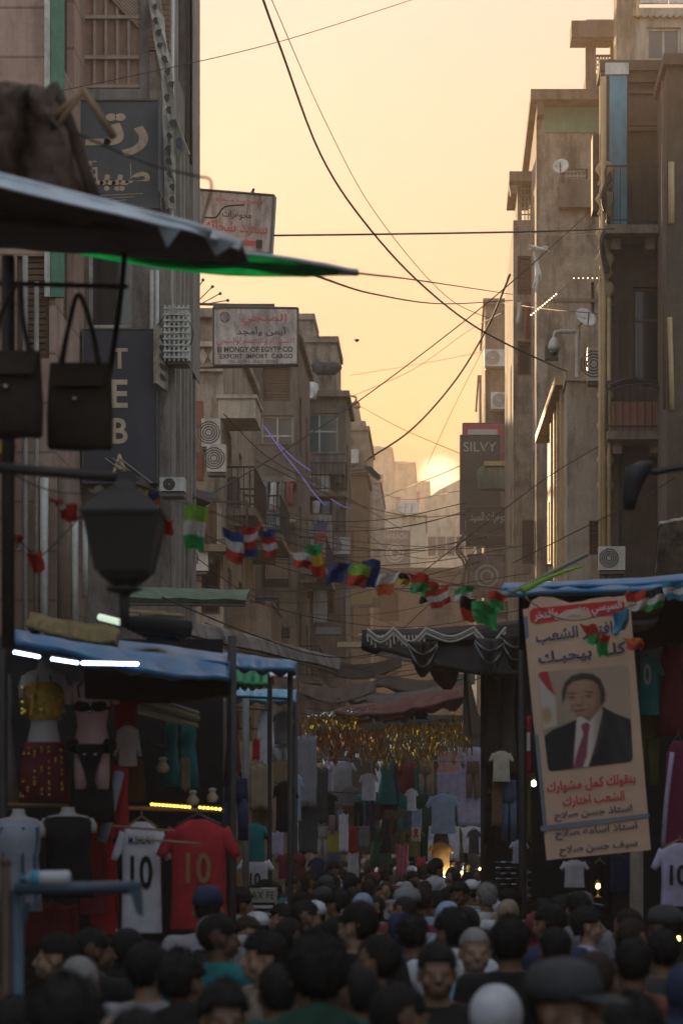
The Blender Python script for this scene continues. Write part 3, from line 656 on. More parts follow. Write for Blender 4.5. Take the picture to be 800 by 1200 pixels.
fc.text(s, 'El MONGY OF EGYTP CO', .05, .68, .94, .78, black_l, bold=.02); fc.text(s, 'EXPORT  IMPORT  CARGO', .08, .81, .94, .89, black_l, bold=.015)
fc.text(s, 'TEL 02591 - FAX 02592', .18, .92, .76, .965, black_l)
MB().box(P(250,361,55.95), P(322,357.5,56.1)).build('lamp_trough', steel, s)
s2 = thing('sign_spikes', 'row of four thin rods with round tips rising from the sign bracket arm', 'rod', P(245,356,56.2))
for i, (x, y) in enumerate(((238,328),(249,336),(258,344),(267,352))):
    q = MB().tube([P(222+i*7,356,56.2),P(x,y,56.1)], .012, 5).ball(P(x,y,56.1), .035); q.build('rod', steel, s2)
# right hand sign stack
s, fc = projecting('red bordered sign board half hidden behind the black board on the right', 542,496,590,556,90); rb = s
fc.patch(s, 'red_field', M('sign_red', (.42,.05,.07), .6, .12, 3, dirt=.2), [(.02,.02),(.98,.02),(.98,.98),(.02,.98)], .006); fc.patch(s, 'white_strip', pale_l, [(.12,.12),(.84,.12),(.84,.26),(.12,.26)], .012)
s, fc = projecting('black vertical sign board reading SILVY in thin silver letters on the right', 539,510,586,626,88.5, mat=M('sign_black', (.05,.048,.045), .5, .15, 3, dirt=.3), arm=[[P(586,530,88.6),P(604,530,89)],[P(586,610,88.6),P(604,610,89)]])
fc.text(s, 'SILVY', .08, .07, .9, .165, pale_l, bold=.0); fc.text(s, 'فضة', .55, .3, .85, .42, pale_l, True)
for i, ch in enumerate('HO'): fc.text(s, ch, .12, .86-.12*i, .4, .95-.12*i, pale_l)
s, fc = projecting('narrow dark sign with a column of tall letters set sideways, right of the red board', 597,497,609,546,86, mat=MATS['sign_black'])
vs = 'NOUSHIN'
for i, ch in enumerate(vs): fc.text(s, ch, .2, .06+.128*i, .8, .06+.128*i+.105, pale_l)
MB().box(P(594.5,496,86), P(596.5,548,86.3)).build('painted_sunlit_edge', ochre, s)  # sunlight along the board's edge, painted as an ochre strip
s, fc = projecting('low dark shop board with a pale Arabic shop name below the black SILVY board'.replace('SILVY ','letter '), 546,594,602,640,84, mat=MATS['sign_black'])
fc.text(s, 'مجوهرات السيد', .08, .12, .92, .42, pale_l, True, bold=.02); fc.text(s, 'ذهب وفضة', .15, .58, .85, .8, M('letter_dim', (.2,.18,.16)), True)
q = thing('shop_awning', 'greenish domed metal awning with an ochre painted sunlit rim below the red bordered board', 'awning', P(580,570,86))
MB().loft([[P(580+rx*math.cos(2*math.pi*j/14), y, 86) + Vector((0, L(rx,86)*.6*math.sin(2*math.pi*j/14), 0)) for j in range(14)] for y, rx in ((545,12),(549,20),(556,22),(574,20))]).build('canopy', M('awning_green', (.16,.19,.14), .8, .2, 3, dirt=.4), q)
MB().box(P(567,545.5,85.6), P(592,543.5,86.2)).build('rim', ochre, q)  # sun on the rim is put into its ochre colour
s, fc = projecting('grey painted wall sign with a faint ring emblem at the foot of the right row', 548,650,592,700,83, mat=grey)
for r_, m_ in ((.32,pale_l),(.26,grey),(.18,pale_l),(.12,grey)): fc.patch(s, 'ring', m_, ell(.5,.5,r_,r_*.85), .006+(.34-r_)*.03)
# far round emblem sign, crest sign
s, fc = projecting('grey square sign with a white round emblem hung on the far pale hazy building', 445,622,480,664,168, mat=M('sign_dusk', (.17,.15,.13), .7, .1, 2))
fc.text(s, 'PHARAOH', .08, .06, .92, .24, pale_l, bold=.02)
for r_, m_ in ((.3,pale_l),(.25,MATS['sign_dusk']),(.2,pale_l)): fc.patch(s, 'ring', m_, ell(.5,.62,r_,r_*.9), .03+(.34-r_)*.3)
fc.patch(s, 'emblem', MATS['sign_dusk'], [(.42,.5),(.58,.5),(.62,.62),(.5,.76),(.38,.62)], .1)
s, fc = projecting('pale poster board with a blue crown and red shield crest on the brown block', 361,602,390,656,86, mat=sgrey)
blu = M('crest_blue', (.08,.12,.28), .6, .2, 6)
fc.patch(s, 'crown', blu, [(.2,.14),(.32,.22),(.42,.1),(.5,.2),(.58,.1),(.68,.22),(.8,.14),(.76,.36),(.24,.36)], .01)
fc.patch(s, 'shield', red_l, [(.26,.4),(.74,.4),(.74,.6),(.5,.74),(.26,.6)], .01); fc.patch(s, 'shield_band', blu, [(.22,.38),(.26,.38),(.26,.62),(.5,.77),(.5,.8),(.22,.64)], .014)
fc.text(s, 'GOLD STAR', .12, .84, .88, .92, black_l)
s, fc = projecting('yellow and olive poster panel fixed low on the tan far building', 408,615,426,668,116, mat=M('poster_olive', (.17,.15,.09), .8, .2, 3)); fc.patch(s, 'yellow_block', M('poster_yellow', (.45,.38,.08)), [(.35,.04),(.95,.04),(.95,.28),(.35,.28)], .02)
s, fc = projecting('small dull red hanging sign under the street lamp on the tan far building', 402,556,424,580,116, mat=M('sign_dull_red', (.25,.1,.09), .8, .2, 3))
s, fc = projecting('pale blank light box over the shop row below the crest poster', 366,690,384,730,80, mat=sgrey)
s, fc = projecting('rusty brown hanging panel on the shop row left of the grey pillars', 312,655,338,678,76, mat=M('panel_rust', (.2,.13,.09), .9, .3, 3))

# ------------------------------------------------------------------ air conditioners, dishes, cameras, street lamps
def aircon(label, px, py, d, W=.85, H=.6, cage=False):
    c = P(px, py, d); r = thing('air_conditioner', label, 'air conditioner', c-Vector((0,0,H/2)), group='air conditioners on the facades')
    MB().cbox(c, W, .32, H).build('casing', white_m, r)
    q = MB(); cc = c+Vector((-W*.12,-.165,0))
    for k in range(4): rr = H*(.12+.09*k); q.tube([cc+Vector((rr*math.cos(6.2832*i/14),0,rr*math.sin(6.2832*i/14))) for i in range(15)], .012, 4)
    q.build('fan_grille', steel, r); MB().cbox(c+Vector((0,.05,-H/2-.05)), W*.9, .4, .05).build('bracket', steel, r)
    if cage:
        q = MB()
        for i in range(6): q.cbox(c+Vector((-W/2+W*i/5,-.26,0)), .025, .025, H+.1)
        for i in range(9): q.cbox(c+Vector((0,-.285,-H/2+H*i/8)), W+.05, .02, .025)
        q.build('cage', white_m, r)
    return r
aircon('tall white caged air conditioner on the grey corner at the sky edge', 209, 394, 39.72, .34, .72, True)
aircon('small white air conditioner above the dark awning beside the navy sign', 203, 569, 39.2, .36, .2)
aircon('upper white air conditioner of the two on the cream tiled building', 248, 508, 59.6, .42, .62); aircon('lower white air conditioner of the two on the cream tiled building', 254, 538, 59.4, .42, .6)
aircon('white air conditioner on the brown block beside the teal bay', 298, 545, 77.5, .8, .6)
aircon('grey air conditioner under the camera pole on the right row', 697, 428, 56.3, .34, .7); aircon('small air conditioner low on the right hand brown front', 716, 655, 51.2, .5, .45)
for lb, x, y, d, W_, H_ in (('air conditioner on the brown stepped block, left of its two dark doors', 262, 610, 77.6, .8, .6),('air conditioner under the glazed bay of the corner block', 372, 568, 87.6, .8, .55),('air conditioner beside the crest poster', 396, 640, 87.5, .75, .55),
  ('upper air conditioner on the dark far house behind the letter board', 580, 420, 95.6, .8, .6),('lower air conditioner on the dark far house behind the letter board', 588, 470, 95.6, .8, .6),('air conditioner on the tan far building below its roof lamp', 408, 535, 117.6, .9, .6),('air conditioner low on the cream tiled building', 226, 655, 59.5, .7, .55)): aircon(lb, x, y, d, W_, H_)
def laundry(label, x0, y0, x1, y1, d, cols):
    t = thing('laundry_line', label, 'laundry', P((x0+x1)/2,y0,d)); a, b = P(x0,y0,d), P(x1,y1,d); MB().tube(curve([a,(a+b)/2-Vector((0,0,.06)),b], 8), .008, 5).build('line', iron, t); n = len(cols); r = random.Random(int(x0))
    for i, m in enumerate(cols):
        p = a.lerp(b, (i+.12)/n)-Vector((0,0,.04)); q = a.lerp(b, (i+.85)/n)-Vector((0,0,.04)); h = r.uniform(.55,1.0)
        MB().sheet([[p.lerp(q,u)+Vector((.02*math.sin(v*5+i),.05*math.sin(u*7+v*2+i),-h*v)) for u in (0,.25,.5,.75,1)] for v in (0,.25,.5,.75,1)], .012).build('washing', m, t, True)
lw, lb_, lr, lg = M('wash_white', (.5,.49,.46), .9, .1, 5), M('wash_blue', (.14,.2,.3), .9, .15, 5), M('wash_red', (.3,.08,.07), .9, .15, 5), M('wash_grey', (.18,.17,.16), .9, .2, 5)
laundry('washing on the brown stepped block balcony beside the teal bay', 305,563,345,564,76.9,[lb_,lw,lg,lr]); laundry('washing below the glazed bay of the corner block', 352,585,400,586,86.7,[lg,lw,lb_,lg]); laundry('washing on the plain wall of the narrow turret house', 604,352,622,353,71.7,[lw,lr])
def dish(label, px, py, d, r=.42, tilt=.4, yaw=0.):
    c = P(px, py, d); t = thing('satellite_dish', label, 'satellite dish', c, group='satellite dishes')
    q = MB(); n = 16; rings = []
    ax = Vector((math.sin(yaw)*math.cos(tilt), -math.cos(yaw)*math.cos(tilt), math.sin(tilt))); a = ax.cross(Vector((0,0,1))).normalized(); b = a.cross(ax)
    g = [[c+(a*math.cos(6.2832*j/n)+b*math.sin(6.2832*j/n))*rr+ax*(rr*rr/r*.35) for j in range(n+1)] for rr in (.02,r*.4,r*.75,r)]
    q.sheet(g, .015); q.build('reflector', white_m, t, True)
    bars(t, 'feed_arm', steel, [[c-b*r+ax*.12*r, c+ax*r*.9],[c+ax*r*.9,c+ax*r*1.05]], .02); bars(t, 'mast', steel, [[c-ax*.05, c-ax*.25, c-ax*.25-Vector((0,0,r*1.3))]], .03)
dish('white satellite dish below the lattice window of the tall brown house', 657, 196, 67.4, .2, .3, -.2)
dish('dusty satellite dish above the dome camera on the right row', 684, 374, 63, .26, .5, .5); dish('satellite dish on the roof of the brown stepped block', 358, 462, 86.5, .25, .6, .6)
dish('left of two pale dishes on the hazy roof above the round emblem', 473, 596, 171, .45, .4, .3); dish('right of two pale dishes on the hazy roof above the round emblem', 484, 596, 171, .45, .4, -.3)
b = thing('roof_tarpaulin', 'dark bundle of tarpaulin hanging over the edge of the stepped roof', 'tarpaulin', P(381,440,88.4)); rr = random.Random(3)
q = MB()
for i in range(7): q.ball(P(372+i*3, 432+rr.uniform(-4,4), 88.2+rr.uniform(-.2,.2)), .2+rr.random()*.12, .2, .14+rr.random()*.1, 7, 5)
q.build('cloth', black_l, b, True)
t = thing('security_camera', 'white dome security camera on a curved pole arm on the right row', 'security camera', P(676,440,56))
bars(t, 'pole', white_m, [[P(676,442,56),P(676,390.5,56),P(674,388,56)],[P(674,388.5,56),P(655,388.5,56)]], .045, 8)
MB().tube(curve([P(655,388.5,56),P(650,390,56),P(649,396,56)], 10), .04, 7).lathe(P(649,412,56), [(.02,.02),(.12,.04),(.13,.12),(.1,.22),(.05,.29),(.02,.3)], 12).build('housing', white_m, t, True)
MB().ball(P(649,412.5,56), .1, .1, .09).build('dome', gl_dark, t, True); MB().box(P(638,404,56.2),P(653,423,56.4)).build('mount_plate', steel, t)
def cobra(label, pts, head, d, r=.05, hl=.5):
    t = thing('street_lamp', label, 'street lamp', P(*pts[0], d)); bars(t, 'arm', steel, [curve([P(x,y,d) for x,y in pts], 16)], r)
    c = P(*head, d); MB().lathe(c-Vector((0,0,hl*.35)), [(.04,0),(hl*.36,.02),(hl*.42,.1*hl),(hl*.3,.5*hl),(.05,.7*hl)], 10).build('lamp_head', steel, t, True); return t
cobra('old street lamp curving from the roof corner against the sky, left row', [(398,478),(399,466),(404,464),(416,465),(417,470)], (417,474), 116, .05, .5)
t = thing('street_lamp', 'flat dark lamp arm pointing right from the brown block under the sky', 'street lamp', P(410,550,95)); bars(t, 'arm', steel, [[P(392,552,96),P(430,549,94)],[P(392,556,96),P(430,553,94)]], .05)
MB().poly([P(x,y,93.6) for x,y in ((426,547),(434,546),(446,558),(443,562),(434,556))], (0,.35,0)).build('lamp_head', black_l, t)
# blurred lamp hanging at the right edge, near the camera
t = thing('street_lamp', 'dark out of focus lamp hanging on an arm at the right edge', 'street lamp', P(800,555,15))
bars(t, 'arm', black_l, [curve([P(830,546,15),P(790,549,15),P(765,553,15),P(752,545,15)], 12)], .02)
MB().loft([[P(x+rx*math.cos(2*math.pi*j/10), y, 15)+Vector((0,L(rx,15)*math.sin(2*math.pi*j/10),0)) for j in range(10)] for x,y,rx in ((756,541,8),(748,548,16),(742,565,12),(738,582,9),(737,598,6))]).build('lamp_head', black_l, t, True)
def tangle(label, pts, d, r=.04, seed=1, n=6, m=None):
    rr = random.Random(seed); t = MB()
    for i in range(n): t.tube(curve([P(x+rr.uniform(-3,3), y+rr.uniform(-4,4), d+rr.uniform(-.2,.2)) for x,y in pts], 20), r*rr.uniform(.4,1), 5)
    return tag(t.build('cable_bundle', m or iron), label, 'cables')
tangle('knot of cables wrapped round the corner of the balcony building', [(713,205),(706,230),(710,262),(704,285),(710,320)], 51.3, .03, 2)
tangle('pale lump of cables and pipe on the wall below the turret', [(622,290),(640,292),(628,296),(632,320),(626,340)], 67.6, .04, 5, 4, white_m)
tangle('nest of dark wires bunched at the foot of the SILVY board'.replace('SILVY','black letter'), [(540,600),(548,620),(536,640),(545,660),(540,690)], 92, .03, 6)
tangle('loops of dark wire hanging under the lower right balcony', [(715,455),(740,448),(770,452),(775,470),(779,440)], 50.9, .025, 9)
# bulbs strung down the right wall
s = thing('bulb_string', 'string of small glowing bulbs climbing the plain brown wall on the right', 'string lights', P(622,368,67.7))
bulb = M('warm_bulb', (1,.78,.4), .4, 0, 1, emit=1.3)
bars(s, 'wire', iron, [[P(622,369,67.8),P(668,331,67.8)],[P(672,326,67.8),P(706,326,67.8)]], .008)
for i in range(18):
    p = P(622+i*2.65, 369-i*2.2, 67.75) if i < 12 else P(672+(i-12)*5.4, 326, 67.75)
    MB().ball(p, .02 if i<12 else .015, k=6, m=5).build('bulb', bulb, s)
# balcony flank iron and plant-like rail on left lower street
def awning(label, x0, y0, x1, y1, d0, d1, depth, mat, th=.06, name='shop_awning', drop=.25):
    a, b = P(x0,y0,d0), P(x1,y1,d1); t = thing(name, label, 'awning', (a+b)/2)
    rows = []
    for i in range(4): rows.append([a.lerp(b,k/5)+Vector((-depth*.0,depth*i/3,drop*math.sin(i/3*1.4))) + Vector((0,0,-.015*((k+i)%2))) for k in range(6)])
    MB().sheet(rows, th).build('roof', mat, t); q = MB()
    for k in (0,.5,1): q.tube([a.lerp(b,k)+Vector((0,.03,-.04)), a.lerp(b,k)+Vector((0,depth,drop-.06))], .025, 5)
    q.tube([a+Vector((0,.03,-.045)), b+Vector((0,.03,-.045))], .02, 5); q.build('frame', steel, t); return t
awning('dark curved awning under the small air conditioner by the navy sign', 150,572,240,592,38.5,44,1.2, M('awning_black', (.05,.045,.045), .8, .3, 4, dirt=.4), .25)
awning('long grey sloping awning on the brown block above the crest poster', 275,595,345,614,76,77,1.4, grey, .1)
awning('green edged metal awning low over the left shops', 150,704,286,706,36,40,1.2, M('awning_olive', (.12,.2,.14), .7, .25, 5, dirt=.4), .12)
awning('long grey sloping awning running down toward the tinsel stalls', 222,745,395,784,34,46,1.0, grey, .06)
awning('pale corrugated awning with wavy stripes at the right edge', 772,612,812,604,36,36,1.5, cream, .05, drop=-1.0)

# ------------------------------------------------------------------ overhead cables
cab = M('cable_black', (.02,.018,.016), .7, .2, 8)
CAB = [('thick black cable curving down from the top of the sky to the right row', [(303,-15,36),(330,60,38),(375,180,42),(425,258,46),(490,330,52),(560,385,58),(640,425,62),(706,452,64)], .03),
('thin cable running beside the thick one from the top of the sky', [(312,-15,40),(380,140,44),(440,250,50),(520,345,56),(578,376,60)], .012),
('thin cable rising from the left facade to the top edge of the sky', [(-10,122,30),(150,90,34),(330,48,40),(500,-6,46)], .01),
('level blurred cable crossing the middle of the sky', [(320,276,30),(480,274,30),(640,271,34),(720,268,50)], .018),
('thin cable leaving the green tarp tip toward the right row', [(418,320,16),(500,330,30),(600,345,60)], .012), ('sagging cable below the green tarp tip crossing the sky', [(360,320,20),(440,345,32),(520,356,45),(600,352,60)], .016),
('long slanting cable from the left street lamp up to the tall brown house', [(225,592,45),(330,530,55),(420,470,62),(520,395,64),(600,330,64),(700,240,64)], .022),
('heavy black cable hanging from the right row down to the brown block', [(428,540,92),(480,505,88),(530,450,80),(570,385,72),(597,322,66)], .05),
('thin cable from the old roof lamp up to the right row', [(408,466,112),(480,435,96),(545,390,80),(590,365,70)], .018), ('cable dropping from the old roof lamp to the sun glow', [(418,474,112),(470,502,100),(540,532,88)], .018),
('faint cable fanning from the SILVY board up into the sky'.replace('SILVY','black letter'), [(500,545,120),(530,480,110),(570,400,96)], .02), ('second faint cable crossing the orange sky near the roofs', [(410,440,110),(500,425,110),(600,405,100)], .015),
('cable spanning the street just above the round emblem sign', [(300,540,70),(400,585,85),(480,605,100),(545,603,88)], .025), ('cable sagging past the sloping hazy roof to the letter board', [(430,590,150),(480,570,120),(540,545,95),(580,515,86)], .025),
('low cable sagging between both rows behind the flags', [(240,600,60),(360,630,62),(460,645,66),(600,640,70)], .018), ('lower cable sagging between both rows behind the flags', [(236,625,58),(340,668,60),(470,690,62),(620,672,64)], .018),
('cable curving down along the hazy buildings to the wire nest', [(400,600,100),(450,640,96),(500,655,94),(545,640,90)], .02), ('cable rising from the flag row to the wire nest', [(440,765,60),(490,720,70),(530,680,80),(560,640,84)], .02),
('cable slanting up to the balcony building from the middle street', [(470,690,50),(560,620,52),(640,560,54),(706,520,52)], .015), ('cable on the right from the golden flank to the blurred lamp', [(600,660,48),(660,630,46),(740,590,42),(790,560,40)], .015),
('cable from the right row crossing the tall brown house wall', [(600,270,60),(650,275,56),(706,272,52)], .02), ('cable crossing under the turret toward the balcony', [(590,355,80),(640,362,62),(706,368,52)], .015),
('cable from the left building down past the teal bay', [(262,485,58),(320,540,64),(400,580,76),(470,620,90)], .018), ('low cable strung above the blue stall roof', [(190,700,28),(300,745,34),(390,770,40),(480,760,46)], .014),
('long low cable reaching the tinsel stalls from the left pole', [(170,868,18),(260,900,22),(360,925,36),(420,930,44)], .012), ('low cable across the street under the flags', [(230,680,50),(350,720,52),(480,735,54),(610,715,50)], .014),
('low cable with loops between lower facades', [(225,650,46),(300,700,50),(380,705,56),(450,690,60),(530,705,64)], .014), ('slack cable in front of the grey lower facades', [(240,730,40),(330,760,44),(430,770,50),(560,735,52)], .014),
('faint cable between far buildings below the glow', [(410,560,130),(470,585,140),(540,575,100)], .02)]
for lb, pts, r in CAB: tag(MB().tube(curve([P(*p) for p in pts], 48), r*.62, 6).build('overhead_cable', cab, None, True), lb, 'cable', 'overhead cables')
for k, (a, b) in enumerate((((310,500),(352,556)),((326,520),(364,552)),((352,556),(380,592)),((388,585),(412,596)))):
    tag(MB().tube(curve([P(*a,74),P((a[0]+b[0])/2,(a[1]+b[1])/2+2,73),P(*b,72)], 10), .02, 5).build('rope_light', M('rope_violet', (.16,.12,.42), .5, .1, 4, emit=.06), None, True),
        ['upper violet rope light crossing the teal glazed bay','short violet rope light right of the teal bay','lower end of the violet rope light below the teal bay','small violet rope light beside the corner block'][k], 'rope light')
b = thing('bird', 'tiny bird flying in the open sky right of the tarpaulin bundle', 'bird', P(418,399,70))
MB().ball(P(418,399,70), .05, .09, .045, 6, 5).build('body', black_l, b, True)
for sx in (-1, 1): MB().poly([P(418,399,70), P(418+sx*2.2,397.4,70), P(418+sx*4,398.8,70), P(418+sx*1.6,398.6,70)], (0,.012,0)).build('wing', black_l, b)

# more small projecting boards down both rows
bd = {k: M('board_'+k, c, .7, .2, 3, dirt=.6) for k, c in dict(brown=(.13,.085,.06), teal=(.07,.14,.15), cream=(.38,.33,.26), rust=(.24,.1,.06), black=(.045,.042,.04), blue=(.08,.11,.2), olive=(.15,.15,.08), grey=(.2,.19,.18)).items()}
for lb, x0, y0, x1, y1, d, k, tx in (('dark brown board with pale Arabic letters under the green edged awning', 255,640,290,664,72,'brown','ملابس'),('teal board with a pale Arabic word on the brown stepped block', 300,602,334,622,75,'teal','اقمشة'),('cream board with dark blank face beside the crest poster', 336,640,356,668,84,'cream',None),('rust red vertical board on the corner block', 396,590,404,640,90,'rust',None),
  ('black board with pale Arabic letters low on the corner block', 372,664,408,686,88,'black','هدايا'),('blue board with a pale Arabic word low on the brown block', 286,700,326,722,70,'blue','احذية'),('olive board hanging low in the street left of the flags end', 410,690,436,708,105,'olive',None),('grey vertical board on the cream tiled building', 268,560,280,610,61,'grey',None),
  ('brown board with a pale Arabic word low on the right row', 556,705,600,724,78,'brown','عطور'),('rust board on the dark far house of the right row', 604,560,622,600,82,'rust',None),('black vertical board beside the golden window', 612,610,624,660,70,'black',None),('cream board above the green slanting pole', 640,662,668,680,62,'cream','بازار'),('grey board on the far side of the wire nest', 520,690,544,706,112,'grey',None)):
    s, fc = projecting(lb, x0,y0,x1,y1,d, mat=bd[k], arm=[[P((x0+x1)/2,y0+1,d+.05),P((x0+x1)/2,y0-1,d+.9)]])
    if tx: fc.text(s, tx, .14,.25,.86,.75, pale_l if k != 'cream' else black_l, True)
rr = random.Random(99)
for i in range(14):
    y = rr.uniform(575,760); d0, d1 = rr.uniform(48,90), rr.uniform(48,90); x0, x1 = rr.uniform(225,330), rr.uniform(545,640); sg = rr.uniform(10,38); y1 = y+rr.uniform(-40,35)
    tag(MB().tube(curve([P(x0,y,d0),P(x0+(x1-x0)*.33,(2*y+y1)/3+sg,(2*d0+d1)/3),P(x0+(x1-x0)*.67,(y+2*y1)/3+sg,(d0+2*d1)/3),P(x1,y1,d1)], 30), .009, 5).build('overhead_cable', cab, None, True), 'thin slack cable among the tangle strung between the lower facades', 'cable', 'tangle of thin cables between the lower facades')

# ------------------------------------------------------------------ goods: garments
def C(name, r, g, b, tr=0.): return cloth(name, (r,g,b), tr)
c_white = C('white', .62,.62,.68); c_red = C('red', .42,.03,.04); c_black = C('black', .016,.015,.016); c_navy = C('navy', .03,.04,.09); c_grey = C('grey', .22,.22,.24); c_beige = C('beige', .34,.26,.19)
c_teal = C('teal', .02,.2,.21); c_maroon = C('maroon', .17,.03,.04); c_blue = C('lightblue', .3,.38,.52); c_orange = C('orange', .6,.26,.05); c_pink = C('pink', .58,.33,.3); c_yellow = C('yellow', .4,.34,.05)
c_brown = C('brown', .15,.09,.05); c_green = C('green', .03,.12,.07); c_lilac = C('lilac', .4,.36,.5); c_dkgrey = C('charcoal', .06,.06,.065); c_denim = C('denim', .08,.12,.2); c_olive = C('olive', .13,.13,.04); c_cream = C('cream', .52,.46,.36)
seq_gold = M('sequin_gold', (.62,.4,.08), .25, .6, 40, .6, metal=.9); skin_w = M('mannequin_white', (.5,.48,.47), .5, .05, 3); skin_p = M('mannequin_pink', (.56,.36,.35), .5, .06, 3); lace = C('lace_black', .02,.02,.022)
wood = M('wood_raw', (.3,.19,.1), .7, .3, 4, .2, stretch=.2); chrome = M('chrome', (.4,.4,.4), .25, .2, 6, metal=1)
def fold(x, z, s, k=9): return .024*math.sin(x*k*2.1+s+1.5*z)*(1.1-z) + .011*math.sin(x*23+z*7+s*3) + .008*math.sin(z*19+x*6+s)
def garment(kind, x0, y0, x1, y1, d, mat, label, cat, group=None, seed=0, tex=None, hanger=True, rz=0.):
    "a piece of clothing hung to fill the photo box at depth d, cut in real size"
    W, H = L(x1-x0, d), L(y1-y0, d); org = P((x0+x1)/2, y1, d); rr = random.Random(seed*7+3); s = rr.uniform(0, 6)
    t = thing(kind if kind != 'panel' else 'hanging_cloth', label, cat, org, rz, group); q = MB(); k = 22
    def ring(z, hw, dp, cx=0.):
        o = []
        for j in range(k):
            a = 2*math.pi*j/k; cx_, sy = math.cos(a), math.sin(a)
            x = hw*math.copysign(abs(cx_)**.7, cx_); y = dp*math.copysign(abs(sy)**.8, sy) + fold(x/W, z/H, s)*min(1, W)
            o.append(Vector((cx+x, y, z)))
        return o
    if kind in ('tee', 'jersey', 'shirt', 'robe'):
        b = .33 if kind != 'robe' else .36
        prof = [(0,b*1.03,.05),(.02,b*1.04,.055),(.25,b*1.0,.05),(.5,b*.97,.06),(.72,b*1.0,.07),(.86,b*1.02,.06),(.93,b*.85,.05),(.975,b*.5,.04),(1,b*.3,.03)]
        if kind == 'robe': prof = [(0,.46,.08)] + [(z, w*(1.25-.25*z), dp) for z, w, dp in prof[1:]]
        q.loft([ring(z*H, w*W, dp*min(1,W*1.6)) for z, w, dp in prof])
        sl = .62 if kind == 'tee' or kind == 'jersey' else .2
        for sx in (-1, 1):
            A = Vector((sx*.27*W, 0, .9*H)); B = Vector((sx*.46*W, -.01, (sl+.04)*H)); rings = []
            for i in range(5):
                c = A.lerp(B, i/4); ax = (B-A).normalized(); n1 = Vector((ax.z,0,-ax.x)); rw = W*(.105-.012*i)
                rings.append([c + n1*rw*math.cos(6.2832*j/12) + Vector((0,.035*min(1,W*1.6)*math.sin(6.2832*j/12),0)) for j in range(12)])
            q.loft(rings)
    elif kind == 'trousers':
        q.loft([ring(z*H, w*W, .05) for z, w in ((.62,.48),(.8,.45),(.97,.42),(1,.41))])
        for sx in (-1, 1): q.loft([ring(z*H, w*W, .045, sx*c*W) for z, w, c in ((0,.2,.27),(.3,.21,.26),(.66,.235,.235))])
    elif kind == 'dress':
        q.loft([ring(z*H, w*W, dp) for z, w, dp in ((0,.5,.1),(.3,.42,.09),(.55,.33,.07),(.66,.28,.06),(.8,.36,.07),(.92,.3,.05),(1,.22,.03))])
    elif kind == 'skirt':
        q.loft([ring(z*H, w*W, dp) for z, w, dp in ((0,.5,.1),(.5,.44,.09),(.95,.36,.07),(1,.35,.07))])
    else:   # a folded or hanging length of cloth
        n = 10; q.sheet([[Vector((W*(j/n-.5)*(1+.04*math.sin(i+s)), .05*math.sin(j*1.9+s+i*.12)*min(1,W), H*(1-i/10) + .012*math.sin(j+s))) for j in range(n+1)] for i in range(11)], .012)
    g = q.build('fabric', mat, t, True, local=True)
    if hanger:
        h = MB().tube([Vector((-.26*W,0,.955*H)), Vector((0,0,1.05*H)), Vector((.26*W,0,.955*H))], .006, 5).tube([Vector((0,0,1.05*H)), Vector((0,0,1.1*H))], .005, 5)
        h.build('hanger', wood if seed % 2 else steel, t, local=True)
    if tex:
        fc = Face(org+Vector((-W/2,0,H)), org+Vector((W/2,0,H)), org+Vector((W/2,0,0)), org+Vector((-W/2,0,0))); fc.n = Vector((0,-1,0))
        for (body_, u0,v0,u1,v1, m, bo) in tex: fc.text(t, body_, u0, v0, u1, v1, m, w=.075*min(1,W*1.6)+.012, bold=bo, name='printed_number')
    return t

# ------------------------------------------------------------------ near left: tarp canopy, bags, lantern
tarp_b = M('tarp_brown', (.1,.065,.045), .8, .3, 5, .3, dirt=.4); tarp_g = M('tarp_green', (.05,.72,.28), .7, .25, 7, .2, trans=.85); tarp_s = M('tarp_silver', (.6,.68,.76), .4, .2, 6, .3, dirt=.15); pole_m = M('pole_iron', (.05,.045,.045), .6, .3, 6, dirt=.4)
t = thing('market_canopy', 'dark canopy with bright green tarpaulin edge reaching across the left foreground', 'canopy', P(60,300,12))
def strip(A, B, n=30, th=.02, wav=.02, seed=1, m=9):
    "a stretched, crumpled tarpaulin between two edges"
    ca, cb = curve([P(*p) for p in A], n), curve([P(*p) for p in B], n); k = min(len(ca), len(cb)); rows = []
    for j in range(m+1):
        row = []
        for i in range(k):
            p = ca[i].lerp(cb[i], j/m); e = math.sin(math.pi*j/m)
            c = noise.noise(Vector((p.x*2.3+seed, p.y*2.3, seed*.7)))*1.6 + noise.noise(Vector((p.x*7+seed, p.y*6, seed)))*.8
            row.append(p + Vector((0, .3*wav*c, wav*(math.sin(i*1.1+seed)*.7*e + c*(.35+.65*e) - 1.2*e))))
        rows.append(row)
    return MB().sheet(rows, th)
strip([(-20,203,10.6),(120,238,11),(230,262,11.4),(284,287,11.8)], [(-20,288,13),(100,296,13.4),(230,302,13.6),(292,304,13.6)], seed=2, wav=.03).build('roof_cloth', tarp_b, t, True)
strip([(70,281,13.0),(160,286,13.1),(285,300,13.4),(370,311,13.8),(420,318,14)], [(70,292,14.2),(130,303,14.2),(230,318,14.2),(310,322,14.2),(420,320.5,14.1)], seed=4, wav=.012, n=18).build('green_edge', tarp_g, t, True)
strip([(150,284,13.5),(285,296,13.5),(350,305,13.7),(420,317,14)], [(150,288,13.9),(285,305,13.9),(350,311,14),(420,319.5,14.1)], seed=5, wav=.01).build('upper_cloth', tarp_s, t, True)
MB().tube([P(-20,203,10.5),P(110,236,10.8),P(245,272,11.2)], .022, 8).build('edge_rail', tarp_s, t, True)
MB().tube([P(-20,256,11.2),P(180,270,11.8)], .02, 8).build('inner_rail', pole_m, t, True)
